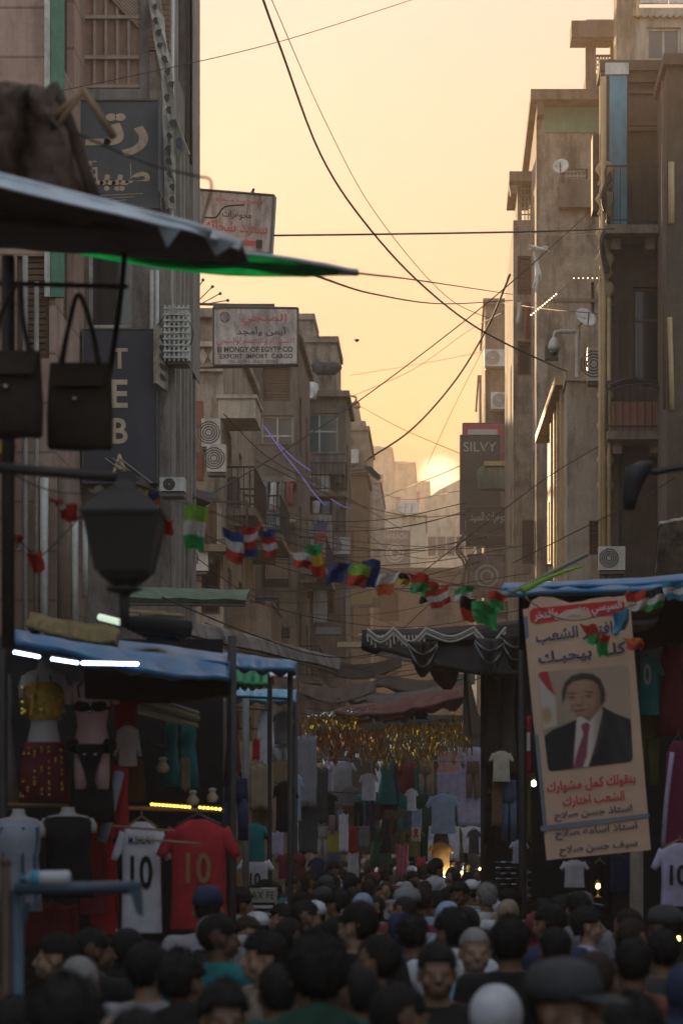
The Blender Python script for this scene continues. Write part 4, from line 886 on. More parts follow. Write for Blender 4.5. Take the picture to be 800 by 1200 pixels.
MB().tube([P(10,300,12),P(10,760,12)], .03, 8).build('post', pole_m, t, True); MB().tube([P(-10,332,12.4),P(150,336,12.4)], .012, 6).build('cross_rail', pole_m, t, True)
strip([(-20,200,10.5),(110,231,10.8),(230,262,11.2),(286,284,11.7)], [(-20,214,10.4),(110,245,10.7),(230,273,11.1),(280,294,11.6)], seed=6, th=.008, wav=.01).build('front_flap', tarp_s, t, True)
for i, (a, b, c) in enumerate((((180,255),(196,290),(216,262)),((205,262),(228,270),(246,268)),((236,270),(253,300),(276,285)))):
    MB().poly([P(*a,11.3),P(*c,11.3),P(*b,11.35)], (0,.015,0)).build('torn_flap', tarp_s, t)
MB().tube(curve([P(147,290,12.6),P(140,360,12.6),P(122,470,12.6),P(100,520,12.6)], 14), .014, 6).build('hanging_strap', c_black, t, True)
b = thing('folded_tarpaulin', 'brown tarpaulin bundled on top of the canopy at the left edge', 'tarpaulin', P(30,215,11.5)); rr = random.Random(4)
g = []
for i in range(9):
    v = i/8; x1 = 62+50*max(0,v-.12)**.8; y = 98+130*v
    g.append([P(-30+(x1+30)*j/8, y+(14*v)*(j/8)+ (8*(1-v))*abs(j/8-.6) + rr.uniform(-2,2), 11.4+.25*math.sin(j*1.4+i*.5)) for j in range(9)])
MB().sheet(g, .05).build('cloth', M('tarp_rust', (.17,.11,.08), .85, .3, 4, .4, dirt=.3), b, True); MB().tube(curve([P(62,100,11.35),P(80,140,11.35),P(112,235,11.4)], 8), .03, 6).build('rolled_hem', tarp_b, b, True)
b = thing('bent_rod', 'thin bent steel rod hooked over in front of the slate sign', 'rod', P(60,150,11.3))
MB().tube(curve([P(52,143,11.3),P(70,146,11.3),P(110,165,11.3),P(175,192,11.3),P(228,206,11.3),P(244,209,11.3),P(248,218,11.3),P(243,240,11.3),P(236,262,11.3)], 32), .0055, 6).build('rod', pole_m, b, True)
b = thing('wooden_hook_frame', 'rough brown wooden prop frame in an A shape above the canopy', 'frame', P(97,105,11.2))
for a, c, r in (((57,142),(97,107),.013),((66,150),(97,107),.012),((97,104),(134,161),.017)): MB().tube([P(*a,11.2),P(*c,11.2)], r, 6).build('stick', wood, b, True)
# two handbags
def bag(label, x0, y0, x1, y1, hx, hy, d, seed):
    t = thing('handbag', label, 'handbag', P((x0+x1)/2,y1,d), 0, 'handbags hung under the canopy'); n = 12; fc = pxface(x0,y0,x1,y1,d); w = L(x1-x0,d)
    rings = []
    for i, (v, sc, dp) in enumerate(((1,.96,.05),(.97,1.0,.075),(.6,1.02,.07),(.25,.97,.05),(.04,.94,.02),(0,.93,.012))):
        c = fc(.5, v); rings.append([c+Vector((w/2*sc*math.copysign(abs(math.cos(6.2832*j/20))**.45,math.cos(6.2832*j/20)), dp*math.copysign(abs(math.sin(6.2832*j/20))**.7,math.sin(6.2832*j/20)), .004*math.sin(j*1.7+seed))) for j in range(20)])
    m = M('leather_dark', (.05,.034,.024), .8, .3, 7, .2); MB().loft(rings).build('body', m, t, True)
    for k, dy in ((0,-.03),(1,.03)):
        MB().tube(curve([fc(.2,.06,dy), P(x0+(x1-x0)*.33,hy+(y0-hy)*.45,d+dy), P(hx,hy,d+dy*.3), P(x0+(x1-x0)*.67,hy+(y0-hy)*.45,d+dy), fc(.8,.06,dy)], 20), .011, 6).build('handle', m, t, True)
    MB().ball(fc(.45,.45,.085), .016, .006, .012, 8, 5).build('clasp', chrome, t, True); MB().poly([fc(.06,.05,.06),fc(.94,.05,.06),fc(.9,.3,.085),fc(.1,.3,.085)], (0,-.006,0)).build('flap', m, t)
bag('black handbag with long handles hung at the left edge, left of two', -22,412,50,512, 22,332, 11.6, 1); bag('dark brown handbag with long handles and a metal clasp, right of two', 56,426,132,526, 92,345, 11.9, 2)
# lantern on a wall bracket
t = thing('street_lantern', 'dark four sided street lantern hanging from a wall bracket over the left stalls', 'street lantern', P(145,690,11)); c = P(145,620,11); s = L(1,11)
MB().tube([P(-20,547,11),P(152,560,11)], .022, 8).build('bracket_arm', pole_m, t, True); MB().box(P(137,551,10.97), P(160,575,11.03)).build('bracket_end', pole_m, t)
top = P(146,0,11); X, Z = top.x, lambda y: pz(y,11)
base = Vector((X,11,0))
MB().lathe(base, [(64*s,Z(607)),(66*s,Z(602)),(58*s,Z(596)),(38*s,Z(581)),(18*s,Z(571)),(8*s,Z(558))], 4, True).build('roof', pole_m, t)
MB().lathe(base, [(41*s,Z(671)),(61*s,Z(607)),(58*s,Z(605.5))], 4, True).build('glazing', M('lantern_glass', (.05,.048,.044), .35, .2, 3), t)
q = MB()
for j in range(4):
    a = 2*math.pi*(j+.5)/4; p0 = base+Vector((41.5*s*math.cos(a),41.5*s*math.sin(a),Z(671))); p1 = base+Vector((61.5*s*math.cos(a),61.5*s*math.sin(a),Z(602))); q.tube([p0,p1], .008, 5)
q.tube([base+Vector((61.5*s*math.cos(2*math.pi*(j+.5)/4),61.5*s*math.sin(2*math.pi*(j+.5)/4),Z(602))) for j in range(5)], .008, 5); q.build('frame', pole_m, t); MB().lathe(base, [(10*s,Z(690)),(34*s,Z(678)),(40*s,Z(672))], 4, True).build('base', pole_m, t); MB().tube([P(146,688,11),P(146,735,11)], .02, 8).build('stem', pole_m, t, True)
MB().lathe(base, [(6*s,Z(696)),(20*s,Z(692)),(20*s,Z(689)),(6*s,Z(686))], 12).build('collar', pole_m, t, True)

# ------------------------------------------------------------------ bunting
FL = {k: M('flag_'+k, c, .8, .12, 6, trans=.35) for k, c in dict(red=(.62,.06,.04), green=(.05,.4,.12), lime=(.35,.58,.08), white=(.75,.72,.66), yellow=(.75,.55,.05), navy=(.05,.08,.26), orange=(.75,.22,.06), black=(.03,.03,.03), blue=(.08,.32,.5)).items()}
def bunting(label, path, flags, n=40):
    ph = curve([P(*p) for p in path], n); t = thing('bunting_string', label, 'bunting', ph[0]); MB().tube(ph, .004, 5).build('string', iron, t)
    rr = random.Random(len(flags)*3+int(path[0][0]))
    for (fx, fy, w, h, cols, lab) in flags:
        d = min(ph, key=lambda p: abs(VX+p.x*F/p.y-fx)); d = d.y; tilt = rr.uniform(-.5,.5); sw = rr.uniform(-.3,.3); lean = rr.uniform(-5,5); q0 = None
        m = 3 if len(cols) > 1 else 1
        n_ = len(cols); first = None
        for i, cn in enumerate(cols):
            rows = []
            w_, h_ = w*.97, h*.95
            for a in range(4):
                v = (i+a/3)/n_
                rows.append([P(fx+(u-.5)*w_*(1-.25*v)+lean*v+2*math.sin(v*4+fx), fy+h_*v+(u-.5)*w_*tilt*.6+1.5*math.sin(u*7+fx), d+.04*math.sin(u*6+v*3+fx)+sw*.1*u) for u in (0,.2,.4,.6,.8,1)])
            q = MB().sheet(rows, .003)
            if first is None: first = q.build('flag', FL[cn], t); first['label'] = lab
            else: q.build('flag_stripe', FL[cn], first)
S1 = [(-10,540,13),(60,575,13.5),(160,580,14.5),(225,592,15.5),(300,620,17),(370,646,18),(440,664,19.5),(500,678,20.5),(560,690,21.5)]
bunting('long string of small mixed flags running from the lantern to the middle of the street', S1, [
 (8,519,22,26,['yellow','red'],'yellow and red flag'),(80,590,26,22,['red'],'plain red flag'),(67,585,16,12,['red','white'],'small red flag'),(112,572,16,10,['white','red'],'white and red flag'),(166,574,14,14,['yellow'],'yellow flag'),(181,577,14,18,['navy','orange'],'navy and orange flag'),(198,610,14,18,['red'],'red flag'),
 (228,593,30,54,['lime','white','green'],'long green and white flag'),(275,622,26,38,['navy','white','red'],'navy white and red flag'),(292,618,26,36,['red','white','red','navy'],'red and white crossed flag'),(313,622,20,32,['navy','red','white','red'],'striped flag with a navy canton'),
 (352,648,26,18,['white','red'],'white over red flag'),(368,638,20,40,['green','yellow','red'],'green yellow and red flag'),(398,660,26,24,['navy','navy'],'dark navy flag'),(421,662,26,26,['lime','red'],'lime and red flag'),(434,656,22,34,['navy'],'navy flag'),(455,672,26,26,['white','orange'],'orange flag'),(471,672,16,14,['black','yellow'],'black and yellow flag'),
 (490,672,24,24,['red','green'],'red and green flag'),(503,682,20,26,['red','green','black'],'red green and black flag'),(541,688,24,14,['green','white'],'green and white flag')])
bunting('string of flags crossing in front of the hanging election banner on the right', [(480,690,20.3),(540,686,20.5),(600,694,19.7),(660,726,19.6),(720,716,19.6),(810,682,19.6)], [
 (513,690,30,22,['red','white','red'],'red and white flag'),(550,700,20,30,['black','red'],'black and red flag'),(568,708,34,28,['green'],'broad green flag'),(580,694,22,20,['red','green'],'red flag'),(690,732,20,24,['red','green'],'red and green flag'),
 (706,744,16,26,['red','green','green'],'dark red and green flag'),(728,716,20,26,['blue','blue'],'turquoise flag'),(746,694,26,22,['red','white'],'red and white flag'),(741,748,24,14,['orange','red'],'orange red flag'),(766,690,26,26,['black','white','green'],'black white and green flag'),(788,682,28,22,['blue','white','blue'],'blue and white flag')])
bunting('short string of red flags hanging beside the lantern arm at the left edge', [(-5,600,14),(30,640,14.2),(50,650,14.4),(100,600,14.6)], [(42,648,18,24,['red'],'red flag'),(20,628,12,16,['red','white'],'red and white flag')], 20)

# ------------------------------------------------------------------ left stalls
blue_t = M('tarp_blue', (.03,.2,.42), .5, .2, 6, .2, dirt=.25); blue_l = M('tarp_lightblue', (.12,.4,.62), .5, .2, 6, .2, dirt=.2); led_w = M('led_white', (.5,.6,1), .3, 0, 1, emit=5); led_a = M('led_amber', (1,.55,.06), .3, 0, 1, emit=3.5)
tube_g = M('fluorescent_off', (.5,.56,.42), .4, .1, 5)
st = thing('market_stall', 'clothes stall with a blue tarpaulin roof and mannequins on the left', 'market stall', P(120,1000,18))
strip([(16,740,16.2),(120,758,16.8),(200,770,17.4),(268,776,18)], [(16,752,15.6),(120,774,16.2),(200,790,16.8),(268,796,17.4)], seed=8, th=.03, wav=.03).build('roof', blue_t, st, True)
strip([(16,738,18.6),(120,750,18.8),(268,768,19)], [(16,743,16.3),(120,760,16.9),(268,778,17.9)], seed=9, th=.02).build('roof_top', blue_t, st, True)
strip([(100,780,16.9),(190,795,17.2),(270,797,17.6)], [(100,818,17.0),(190,822,17.3),(270,815,17.7)], seed=10, th=.02).build('valance', c_black, st, True)
for q_, d_ in ((4,17.2),(272,18.6)): MB().tube([P(q_,745,d_), Vector((P(q_,0,d_).x,d_,0))], .03, 8).build('post', pole_m, st, True)
MB().box((P(-40,0,20).x,19.9,0),(P(262,0,20).x,20,pz(750,20))).build('back_cloth', c_black, st); MB().tube([P(-20,942,17.9),P(262,950,17.9)], .015, 6).build('rail', wood, st, True); MB().tube([P(60,800,18.6),P(262,806,18.6)], .012, 6).build('upper_rail', pole_m, st, True)
MB().box((P(-30,0,18).x,17.7,.1),(P(250,0,18).x,19.6,.75)).build('counter', wood, st)
def ledstrip(label, a, b, d, n, m, r):
    t = thing('led_strip', label, 'light strip', P(*a,d)); MB().tube([P(a[0],a[1]-2.2,d+.02),P(b[0],b[1]-2.2,d+.02)], r*.8, 5).build('track', steel, t)
    for i in range(n): MB().ball(P(*a,d).lerp(P(*b,d), (i+.5)/n), r*1.25, r, r, 7, 5).build('diode', m, t)
ledstrip('leftmost of the three white light strips under the blue roof', (16,764), (47,770), 15.2, 8, led_w, .009); ledstrip('middle of the three white light strips under the blue roof', (60,772), (92,777), 15.2, 8, led_w, .009); ledstrip('longest and rightmost white light strip under the blue roof', (96,777), (162,778), 15.2, 18, led_w, .01)
ledstrip('longer amber light strip above the white jersey', (176,942.5), (224,946), 17.6, 11, led_a, .0065); ledstrip('shorter amber light strip above the red jersey', (232,946), (260,948.5), 17.6, 6, led_a, .0065); ledstrip('three amber bulbs beside the pink mannequin', (101,936.5), (116,938), 17.6, 3, led_a, .015)
for k, (a, b) in enumerate((((155,817),(232,842)),((163,833),(230,851)))):
    t = thing('tube_light', ['upper','lower'][k]+' of two unlit pale green tube light fittings slanting in the stall', 'tube light', P(*a,18.2))
    MB().tube([P(a[0],a[1],18.0),P(b[0],b[1],18.6)], .02, 8).build('tube', tube_g, t, True); MB().tube([P(a[0],a[1]-5,18.06),P(b[0],b[1]-6,18.66)], .018, 4).build('fitting', M('fitting_pale', (.4,.42,.36), .5, .1, 4), t)
t = thing('tube_light', 'short greenish tube light lying on top of the blue roof', 'tube light', P(130,726,17)); MB().tube([P(117,723,17),P(144,730,17.2)], .022, 8).build('tube', M('tube_lit', (.6,.72,.55), .4, 0, 1, emit=.25), t, True); MB().tube([P(114,727,17.05),P(147,734,17.25)], .012, 5).build('fitting', pole_m, t)
t = thing('scrap_timber', 'heap of ochre tinted wooden sticks lying on the blue stall roof', 'timber'); rr = random.Random(11)
for i in range(7): MB().tube([P(145+rr.uniform(-3,6)+i*3,714+rr.uniform(0,5)+i*.6,17.6+rr.uniform(-.1,.1)),P(200+rr.uniform(-8,22),716+rr.uniform(0,9),17.9)], .012, 5).build('stick', ochre if i%2 else wood, t)  # ochre sticks carry the orange light in their colour
t = thing('bundle', 'dark bundle of rolled cloth tied on the blue stall roof', 'bundle', P(190,745,18.2))
for i in range(5): MB().tube(curve([P(150+i*6,728+3*i,18.1+.1*i),P(185,733+i*2,18.1+.1*i),P(222-i*3,737+i,18.2)], 8), .06, 7).build('roll', [c_black,c_dkgrey,c_black,c_brown,c_black][i], t, True)
t = thing('tarpaulin', 'yellowish tarpaulin lying over the left end of the blue stall roof', 'tarpaulin', P(80,735,17.8)); strip([(35,718,18.4),(80,728,18.4),(140,738,18.6)], [(30,734,17),(80,746,17.1),(135,752,17.3)], seed=14, th=.02, wav=.06).build('cloth', M('tarp_mustard', (.2,.15,.06), .9, .3, 5), t, True)
# second, third tarps further back
def stall(label, edge, back, mat, X0p, X1p, d, ztop, mats2=None, seed=1, side=None):
    s = thing('market_stall', label, 'market stall', P((X0p+X1p)/2, 1000, d)); strip(edge, back, seed=seed, th=.03, wav=.04).build('roof', mat, s, True)
    for q_ in (X0p, X1p): MB().tube([P(q_,ztop,d), Vector((P(q_,0,d).x,d,0))], .025, 7).build('post', pole_m, s, True)
    MB().box((P(X0p,0,d).x-.6,d+.2,.1),(P(X1p,0,d).x,d+1.3,.8)).build('counter', wood, s)
    MB().tube([P(X0p,ztop+30,d+.3),P(X1p,ztop+34,d+.3)], .012, 5).build('rail', pole_m, s); return s
stall('stall with a bright blue tarpaulin behind the first blue roof', [(240,762,22.5),(290,768,23),(347,776,23.6)], [(240,774,21.5),(290,782,22),(345,784,22.6)], blue_t, 246, 340, 23, 785, seed=21)
stall('stall with a green tarpaulin roll squeezed between two blue roofs', [(262,783,25),(290,784,25.2),(316,787,25.5)], [(268,797,24.4),(290,799,24.6),(314,800,24.8)], M('tarp_emerald', (.02,.25,.1), .6, .25, 6, .2), 268, 316, 26, 798, seed=22)
stall('low stall with a light blue crumpled tarpaulin above the hanging shirts', [(250,806,27),(300,809,27.6),(347,810,28.2)], [(262,815,26),(300,819,26.6),(345,822,27.2)], blue_l, 262, 346, 28, 822, seed=23)
t = thing('stall_canopy', 'grey plastic canopy edge beside the blue tarpaulins', 'canopy', P(330,790,24)); strip([(316,785,24.5),(346,788,25)], [(316,792,24),(346,795,24.5)], seed=24, th=.02, wav=.01).build('roof', tarp_s, t, True); MB().tube([P(316,790,24.3),P(316,990,24.3)], .02, 6).build('post', pole_m, t)
# mannequin torsos
def torso(mb, x, ytop, ybot, d, w):
    "headless mannequin: neck, shoulders, bust, waist, hips and thigh stumps as one lofted body"
    H = L(ybot-ytop, d); W = L(w, d); o = P(x, ybot, d); k = 20
    def ring(z, hx, hy, cx=0, cy=0): return [o+Vector((cx*W+hx*W*math.cos(6.2832*j/k), cy*W+hy*W*math.sin(6.2832*j/k), z*H)) for j in range(k)]
    mb.loft([ring(.22,.30,.2),(ring(.32,.36,.24)),ring(.42,.33,.22),ring(.52,.27,.18),ring(.6,.29,.2),ring(.7,.34,.24,0,-.02),ring(.78,.36,.23),ring(.86,.42,.18),ring(.9,.36,.15),ring(.925,.16,.13),ring(.96,.12,.12),ring(1,.115,.115)])
    for sx in (-1, 1):
        mb.loft([ring(0,.13,.14,sx*.19),ring(.12,.155,.16,sx*.18),ring(.26,.17,.18,sx*.165)]); mb.loft([ring(.72,.07,.08,sx*.44),ring(.8,.085,.1,sx*.43),ring(.88,.07,.09,sx*.38)])
    for sx in (-1, 1): mb.ball(o+Vector((sx*.15*W,-.2*W,.71*H)), .14*W, .13*W, .13*W, 12, 8)
    return ring
t = thing('mannequin', 'white mannequin torso in a gold sequinned top and red skirt under the white lights', 'mannequin', P(52,940,17.3)); mb = MB(); rg = torso(mb, 52, 772, 935, 17.3, 58); mb.build('body', skin_w, t, True)
q = MB(); q.loft([rg(.56,.34,.25),rg(.62,.38,.28),rg(.7,.42,.34,0,-.03),rg(.78,.42,.3,0,-.02),rg(.83,.3,.26,0,-.02)], False); q.build('sequin_top', seq_gold, t, True)
for sx in (-1, 1): MB().tube([P(52+sx*16,838,17.1),P(52+sx*9,800,17.2),P(52+sx*5,786,17.3)], .008, 5).build('strap', seq_gold, t)
q = MB().loft([rg(-.02,.5,.3),rg(.2,.47,.3),rg(.34,.42,.29),rg(.4,.38,.27)]); q.build('skirt', c_maroon, t, True); rr = random.Random(2); 
q = MB()
for i in range(46): a = rr.uniform(-2.8,-.35); z = rr.uniform(0,.36); q.ball(rg(z,.49-.1*z,.31)[int((a/6.2832)%1*20)], .012, .008, .012, 6, 4)
q.build('skirt_sequins', seq_gold, t); q = MB()
for i in range(9): q.ball(rg(rr.uniform(.6,.8),.44,.36,0,-.02)[rr.randint(11,19)], .014, k=6, m=4)
q.build('bright_sequins', M('sequin_bright', (.9,.7,.15), .2, .2, 9, metal=.6), t)
t = thing('mannequin', 'pink mannequin torso in black lace bra and briefs under the white lights', 'mannequin', P(108,925,17.2)); mb = MB(); rg = torso(mb, 108, 786, 925, 17.2, 62); mb.build('body', skin_p, t, True)
o = P(108,925,17.2); W = L(62,17.2); H = L(139,17.2)
for sx in (-1, 1):
    MB().ball(o+Vector((sx*.155*W,-.215*W,.7*H)), .155*W, .135*W, .12*W, 12, 8).build('bra_cup', lace, t, True); MB().tube([o+Vector((sx*.2*W,-.3*W,.77*H)),o+Vector((sx*.24*W,-.2*W,.86*H)),o+Vector((sx*.12*W,-.12*W,.93*H))], .007, 5).build('bra_strap', lace, t)
MB().loft([rg(.665,.35,.26,0,-.01),rg(.695,.36,.265,0,-.01)], False).build('bra_band', lace, t)
MB().ball(o+Vector((0,-.3*W,.65*H)), .014).build('bra_jewel', chrome, t)
MB().loft([rg(.3,.38,.26),rg(.34,.385,.262),rg(.38,.37,.255)], False).build('garter_belt', lace, t); MB().poly([o+Vector((x*W,-.265*W,z*H)) for x, z in ((-.3,.36),(.3,.36),(.1,.14),(.05,.02),(-.05,.02),(-.1,.14))], (0,-.012,0)).build('briefs', lace, t)
for sx in (-1, 1): MB().ball(o+Vector((sx*.1*W,-.29*W,.29*H)), .02, .01, .012).build('buckle', chrome, t); MB().ball(o+Vector((sx*.34*W,-.1*W,.37*H)), .05, .05, .05, 8, 6).build('lace_frill', lace, t)
MB().loft([rg(-.28,.44,.22),rg(-.1,.42,.22),rg(.1,.36,.2,0,.15),rg(.2,.34,.2,0,.2)]).build('skirt', c_black, t, True)
def bust(label, x, y0, y1, d, w, mat, vneck=True, stripe=None):
    t = thing('mannequin', label, 'mannequin', P(x,y1,d)); mb = MB(); rg = torso(mb, x, y0, y1, d, w); mb.build('body', skin_w, t, True)
    MB().loft([rg(0,.46,.27),rg(.3,.42,.27),rg(.52,.38,.3,0,-.03),rg(.62,.42,.37,0,-.04),rg(.72,.43,.38,0,-.04),rg(.8,.44,.34,0,-.03),rg(.84,.46,.26),rg(.875,.44,.2),rg(.9,.3,.17)]).build('top', mat, t, True)
    if stripe:
        for sx in (-.3,-.16,.16,.3): MB().tube([rg(z,.46-.1*z*(z<.6),.34)[int(15+sx*12)%20] for z in (.05,.3,.55,.7,.82)], .012, 5).build('stripe', stripe, t)
    return t
bust('white bust wearing a black V neck top beside the water bottle', 80, 946, 1052, 17, 66, c_black); bust('white bust in a pale grey and blue striped top at the left edge', 22, 948, 1068, 16.8, 62, C('paleblue', .34,.38,.45), stripe=c_denim)
G = 'clothes hung on the left stalls'
garment('dress', -14,790,22,950, 18, c_grey, 'long grey dress at the left edge of the mannequin stall', 'dress', G, 1); garment('tee', 128,806,166,875, 18.8, c_red, 'dark red top hung behind the pink mannequin', 'shirt', G, 2); garment('shirt', 134,850,166,898, 18.2, c_white, 'white polka dot blouse beside the pink mannequin', 'blouse', G, 3)
garment('skirt', 136,890,172,940, 18.6, c_brown, 'brown skirt hung under the white blouse', 'skirt', G, 4); garment('dress', 190,845,212,922, 19, c_teal, 'left teal dress under the tube lights', 'dress', G, 5); garment('dress', 208,846,234,924, 19.2, c_teal, 'right teal dress under the tube lights, with beige lining', 'dress', G, 6); garment('panel', 212,890,222,926, 19.1, c_beige, 'narrow beige strip of cloth below the teal dresses', 'cloth', G, 7)
garment('robe', 92,966,128,1072, 18.2, c_maroon, 'dark red embroidered robe left of the white jersey', 'robe', G, 8); garment('robe', 104,980,140,1095, 18.4, c_red, 'red robe half hidden behind the white jersey', 'robe', G, 9)
t = garment('panel', 114,898,150,985, 17.5, c_red, 'red and pale blue scarf tied beside the amber lights', 'scarf', G, 10); MB().tube(curve([P(140,905,17.4),P(130,945,17.35),P(120,985,17.4)], 8), .035, 7).build('pale_band', c_blue, t, True)
garment('jersey', 131,963,201,1094, 17.2, c_white, 'white football jersey with a black number 10 on the left stall', 'jersey', G, 11, [('M.SALAH',.3,.13,.72,.2,c_navy,.02),('10',.33,.3,.7,.6,c_black,.02)])
garment('jersey', 184,960,282,1090, 17, c_red, 'large red football jersey with a dull gold number 10', 'jersey', G, 12, [('10',.36,.3,.66,.58,M('print_gold', (.3,.16,.06), .6, .1, 5),.02)])
garment('panel', 136,1088,162,1160, 17.4, c_white, 'pale folded cloth hanging under the white jersey', 'cloth', G, 13); garment('panel', 30,1060,92,1110, 17.8, c_maroon, 'dark red cloth draped over the counter below the busts', 'cloth', G, 14)
garment('dress', 240,830,264,922, 22, c_maroon, 'left dark maroon dress on the second stall', 'dress', G, 15); garment('dress', 262,832,284,920, 22.2, C('wine', .13,.03,.035), 'right wine red dress on the second stall', 'dress', G, 16); garment('trousers', 262,912,292,985, 22, c_navy, 'navy trousers below the wine red dress', 'trousers', G, 17)
garment('shirt', 300,832,322,900, 27, c_white, 'white blouse with dark trim on the light blue stall', 'blouse', G, 18); garment('panel', 296,866,304,890, 26.8, c_red, 'small red cloth hung by the white blouse', 'cloth', G, 19); garment('tee', 317,834,346,872, 28, c_grey, 'grey patterned shirt above white shorts', 'shirt', G, 20); garment('trousers', 321,868,342,892, 28.1, c_white, 'white shorts below the grey patterned shirt', 'shorts', G, 21)
garment('panel', 294,896,320,948, 25, c_beige, 'upper beige towel hung by the pole', 'towel', G, 22); garment('panel', 296,946,316,985, 25.1, c_brown, 'brown cloth under the beige towel', 'cloth', G, 23); garment('panel', 271,900,292,990, 24.5, c_beige, 'long beige cloth left of the pole', 'cloth', G, 24); garment('tee', 318,915,350,975, 28, c_black, 'black T shirt with a tan print beside the grey panel', 'shirt', G, 25); garment('tee', 336,905,356,962, 29, c_blue, 'light blue shirt behind the black T shirt', 'shirt', G, 26)
garment('panel', 345,862,371,945, 32, c_grey, 'tall pale grey sheet hung at the corner of the tinsel stalls', 'sheet', G, 27); garment('panel', 350,944,372,1000, 32.2, c_dkgrey, 'dark grey sheet below the tall pale sheet', 'sheet', G, 28); garment('panel', 370,900,384,965, 33, c_dkgrey, 'charcoal cloth right of the tall pale sheet', 'cloth', G, 29)
garment('tee', 280,965,316,1010, 25, c_teal, 'teal shirt above the small white jersey', 'shirt', G, 30); garment('jersey', 277,1006,322,1046, 25.5, c_white, 'small white jersey with a black number 10 in the second row', 'jersey', G, 31, [('10',.36,.42,.64,.82,c_black,.02)]); garment('panel', 318,975,332,1002, 26, c_lilac, 'lilac pink folded cloth beside the teal shirt', 'cloth', G, 32); garment('tee', 322,1000,350,1030, 27, c_maroon, 'maroon shirt low in the second row', 'shirt', G, 33)
garment('skirt', 232,965,262,1000, 20, c_dkgrey, 'charcoal skirt behind the red jersey', 'skirt', G, 34)
MB_ = MB().tube([P(288,815,23.8),P(288,1100,23.8)], .03, 8); tag(MB_.build('stall_pole', M('pole_grey', (.22,.22,.24), .5, .2, 5), None, True), 'grey metal pole in front of the second row of left stalls', 'pole')
for (x0, x1, y, d, lb) in ((130,205,968,16.9,'thin wooden rod across the white jersey'),(160,235,983,16.7,'thin wooden rod across the red jersey')): tag(MB().tube([P(x0,y,d),P(x1,y+6,d)], .008, 5).build('hanging_rod', wood), lb, 'rod')
for lb, x, y, d, sc in (('white vase shaped ornament on the stall shelf behind the amber lights', 249, 940, 18.4, .055), ('small pale figurine on the stall shelf left of the teal dresses', 191, 905, 18.6, .06), ('small pale jar at the foot of the teal dresses', 226, 944, 18.5, .06)):
    t = thing('ornament', lb, 'ornament', P(x,y,d)); MB().lathe(P(x,y,d), [(sc*.5,0),(sc*.6,sc*.2),(sc*.75,sc*.6),(sc*.4,sc*1.1),(sc*.3,sc*1.3),(sc*.45,sc*1.45)], 12).build('body', c_cream, t, True); MB().lathe(P(x,y,d), [(sc*.46,sc*1.46),(sc*.5,sc*1.6),(sc*.2,sc*1.75)], 10).build('lid', c_white, t, True)
# blue pipe barrier with a bottle
t = thing('pipe_barrier', 'blue grey steel pipe stand in the lower left corner', 'barrier', P(20,1120,10)); pb = M('pipe_blue', (.07,.12,.17), .5, .25, 6, dirt=.4)
MB().tube([P(18,1041,10),P(164,1040,10)], .024, 8).build('top_rail', pb, t, True); MB().poly([P(x,y,9.98) for x,y in ((149,1036),(165,1034),(166,1074),(160,1070))], (0,.05,0)).build('end_plate', pb, t)
MB().tube([P(7,1012,10),Vector((P(7,0,10).x,10,0))], .018, 8).build('post', M('post_rust', (.1,.06,.04), .7, .3, 6), t, True); MB().tube([P(20,1042,10.05),Vector((P(20,0,10).x,10.05,0))], .026, 8).build('post', pb, t, True); MB().tube([P(34,1058,10.05),P(20,1100,10.05)], .012, 6).build('brace', pb, t)
MB().ball(P(7,1011,10), .022).build('finial', M('post_rust', (.1,.06,.04)), t, True)
t = thing('water_bottle', 'clear plastic bottle with a blue label lying on the blue pipe', 'bottle', P(55,1029,10))
def lay(prof, x0): return MB().loft([[P(x,1029.5,10)+Vector((0,r*math.cos(6.2832*j/12),r*math.sin(6.2832*j/12))) for j in range(12)] for x, r in prof])
lay([(32,.014),(36,.026),(58,.03),(80,.03),(83,.022)],0).build('body', M('bottle_plastic', (.5,.52,.54), .25, .1, 5), t, True); lay([(36.5,.0305),(47,.0305)],0).build('label', M('bottle_label', (.05,.3,.5), .5, .2, 6), t, True); lay([(24,.013),(31,.013)],0).build('cap', M('bottle_cap', (.05,.2,.35), .5), t, True)

# ------------------------------------------------------------------ election banner
paper = M('banner_paper', (.84,.6,.44), .8, .08, 3, .1, trans=.3)  # warm light on the banner is put into the paper colour
class PxFace(Face):
    def __init__(s, tl, tr, br, bl, d, bulge=0.):
        super().__init__(P(*tl,d), P(*tr,d), P(*br,d), P(*bl,d), bulge); s.q = (tl, tr, br, bl)
    def uv(s, x, y):
        u, v = .5, .5
        for _ in range(20):
            a = [s.q[0][i]+(s.q[1][i]-s.q[0][i])*u for i in (0,1)]; b = [s.q[3][i]+(s.q[2][i]-s.q[3][i])*u for i in (0,1)]
            v += (y-(a[1]+(b[1]-a[1])*v))/(b[1]-a[1]); xl = s.q[0][0]+(s.q[3][0]-s.q[0][0])*v; xr = s.q[1][0]+(s.q[2][0]-s.q[1][0])*v; u = (x-xl)/(xr-xl)
        return u, v
t = thing('hanging_banner', 'tall beige election banner with Arabic slogans and a portrait of a suited man', 'banner', P(690,1000,20.1))
bf = PxFace((612,714),(737,697),(762,996),(640,1008), 20.1, .02)
bf.board(t, 'sheet', paper, .006, 10, 24)
rim_m = M('banner_rim', (.2,.22,.27), .7, .1, 4)
bf.patch(t, 'edge_strip', rim_m, [(0,.03),(.035,.03),(.035,.88),(0,.9)], .004); bf.patch(t, 'fold_strip', rim_m, [bf.uv(633,968),bf.uv(760,953),bf.uv(760,958),bf.uv(633,974)], .004)
MB().poly([P(x,y,20.12) for x,y in ((618,716),(622,704),(632,699),(648,700),(672,708),(690,702),(712,699),(728,701),(736,708),(737,712))], (0,.006,0)).build('top_flap', paper, t)
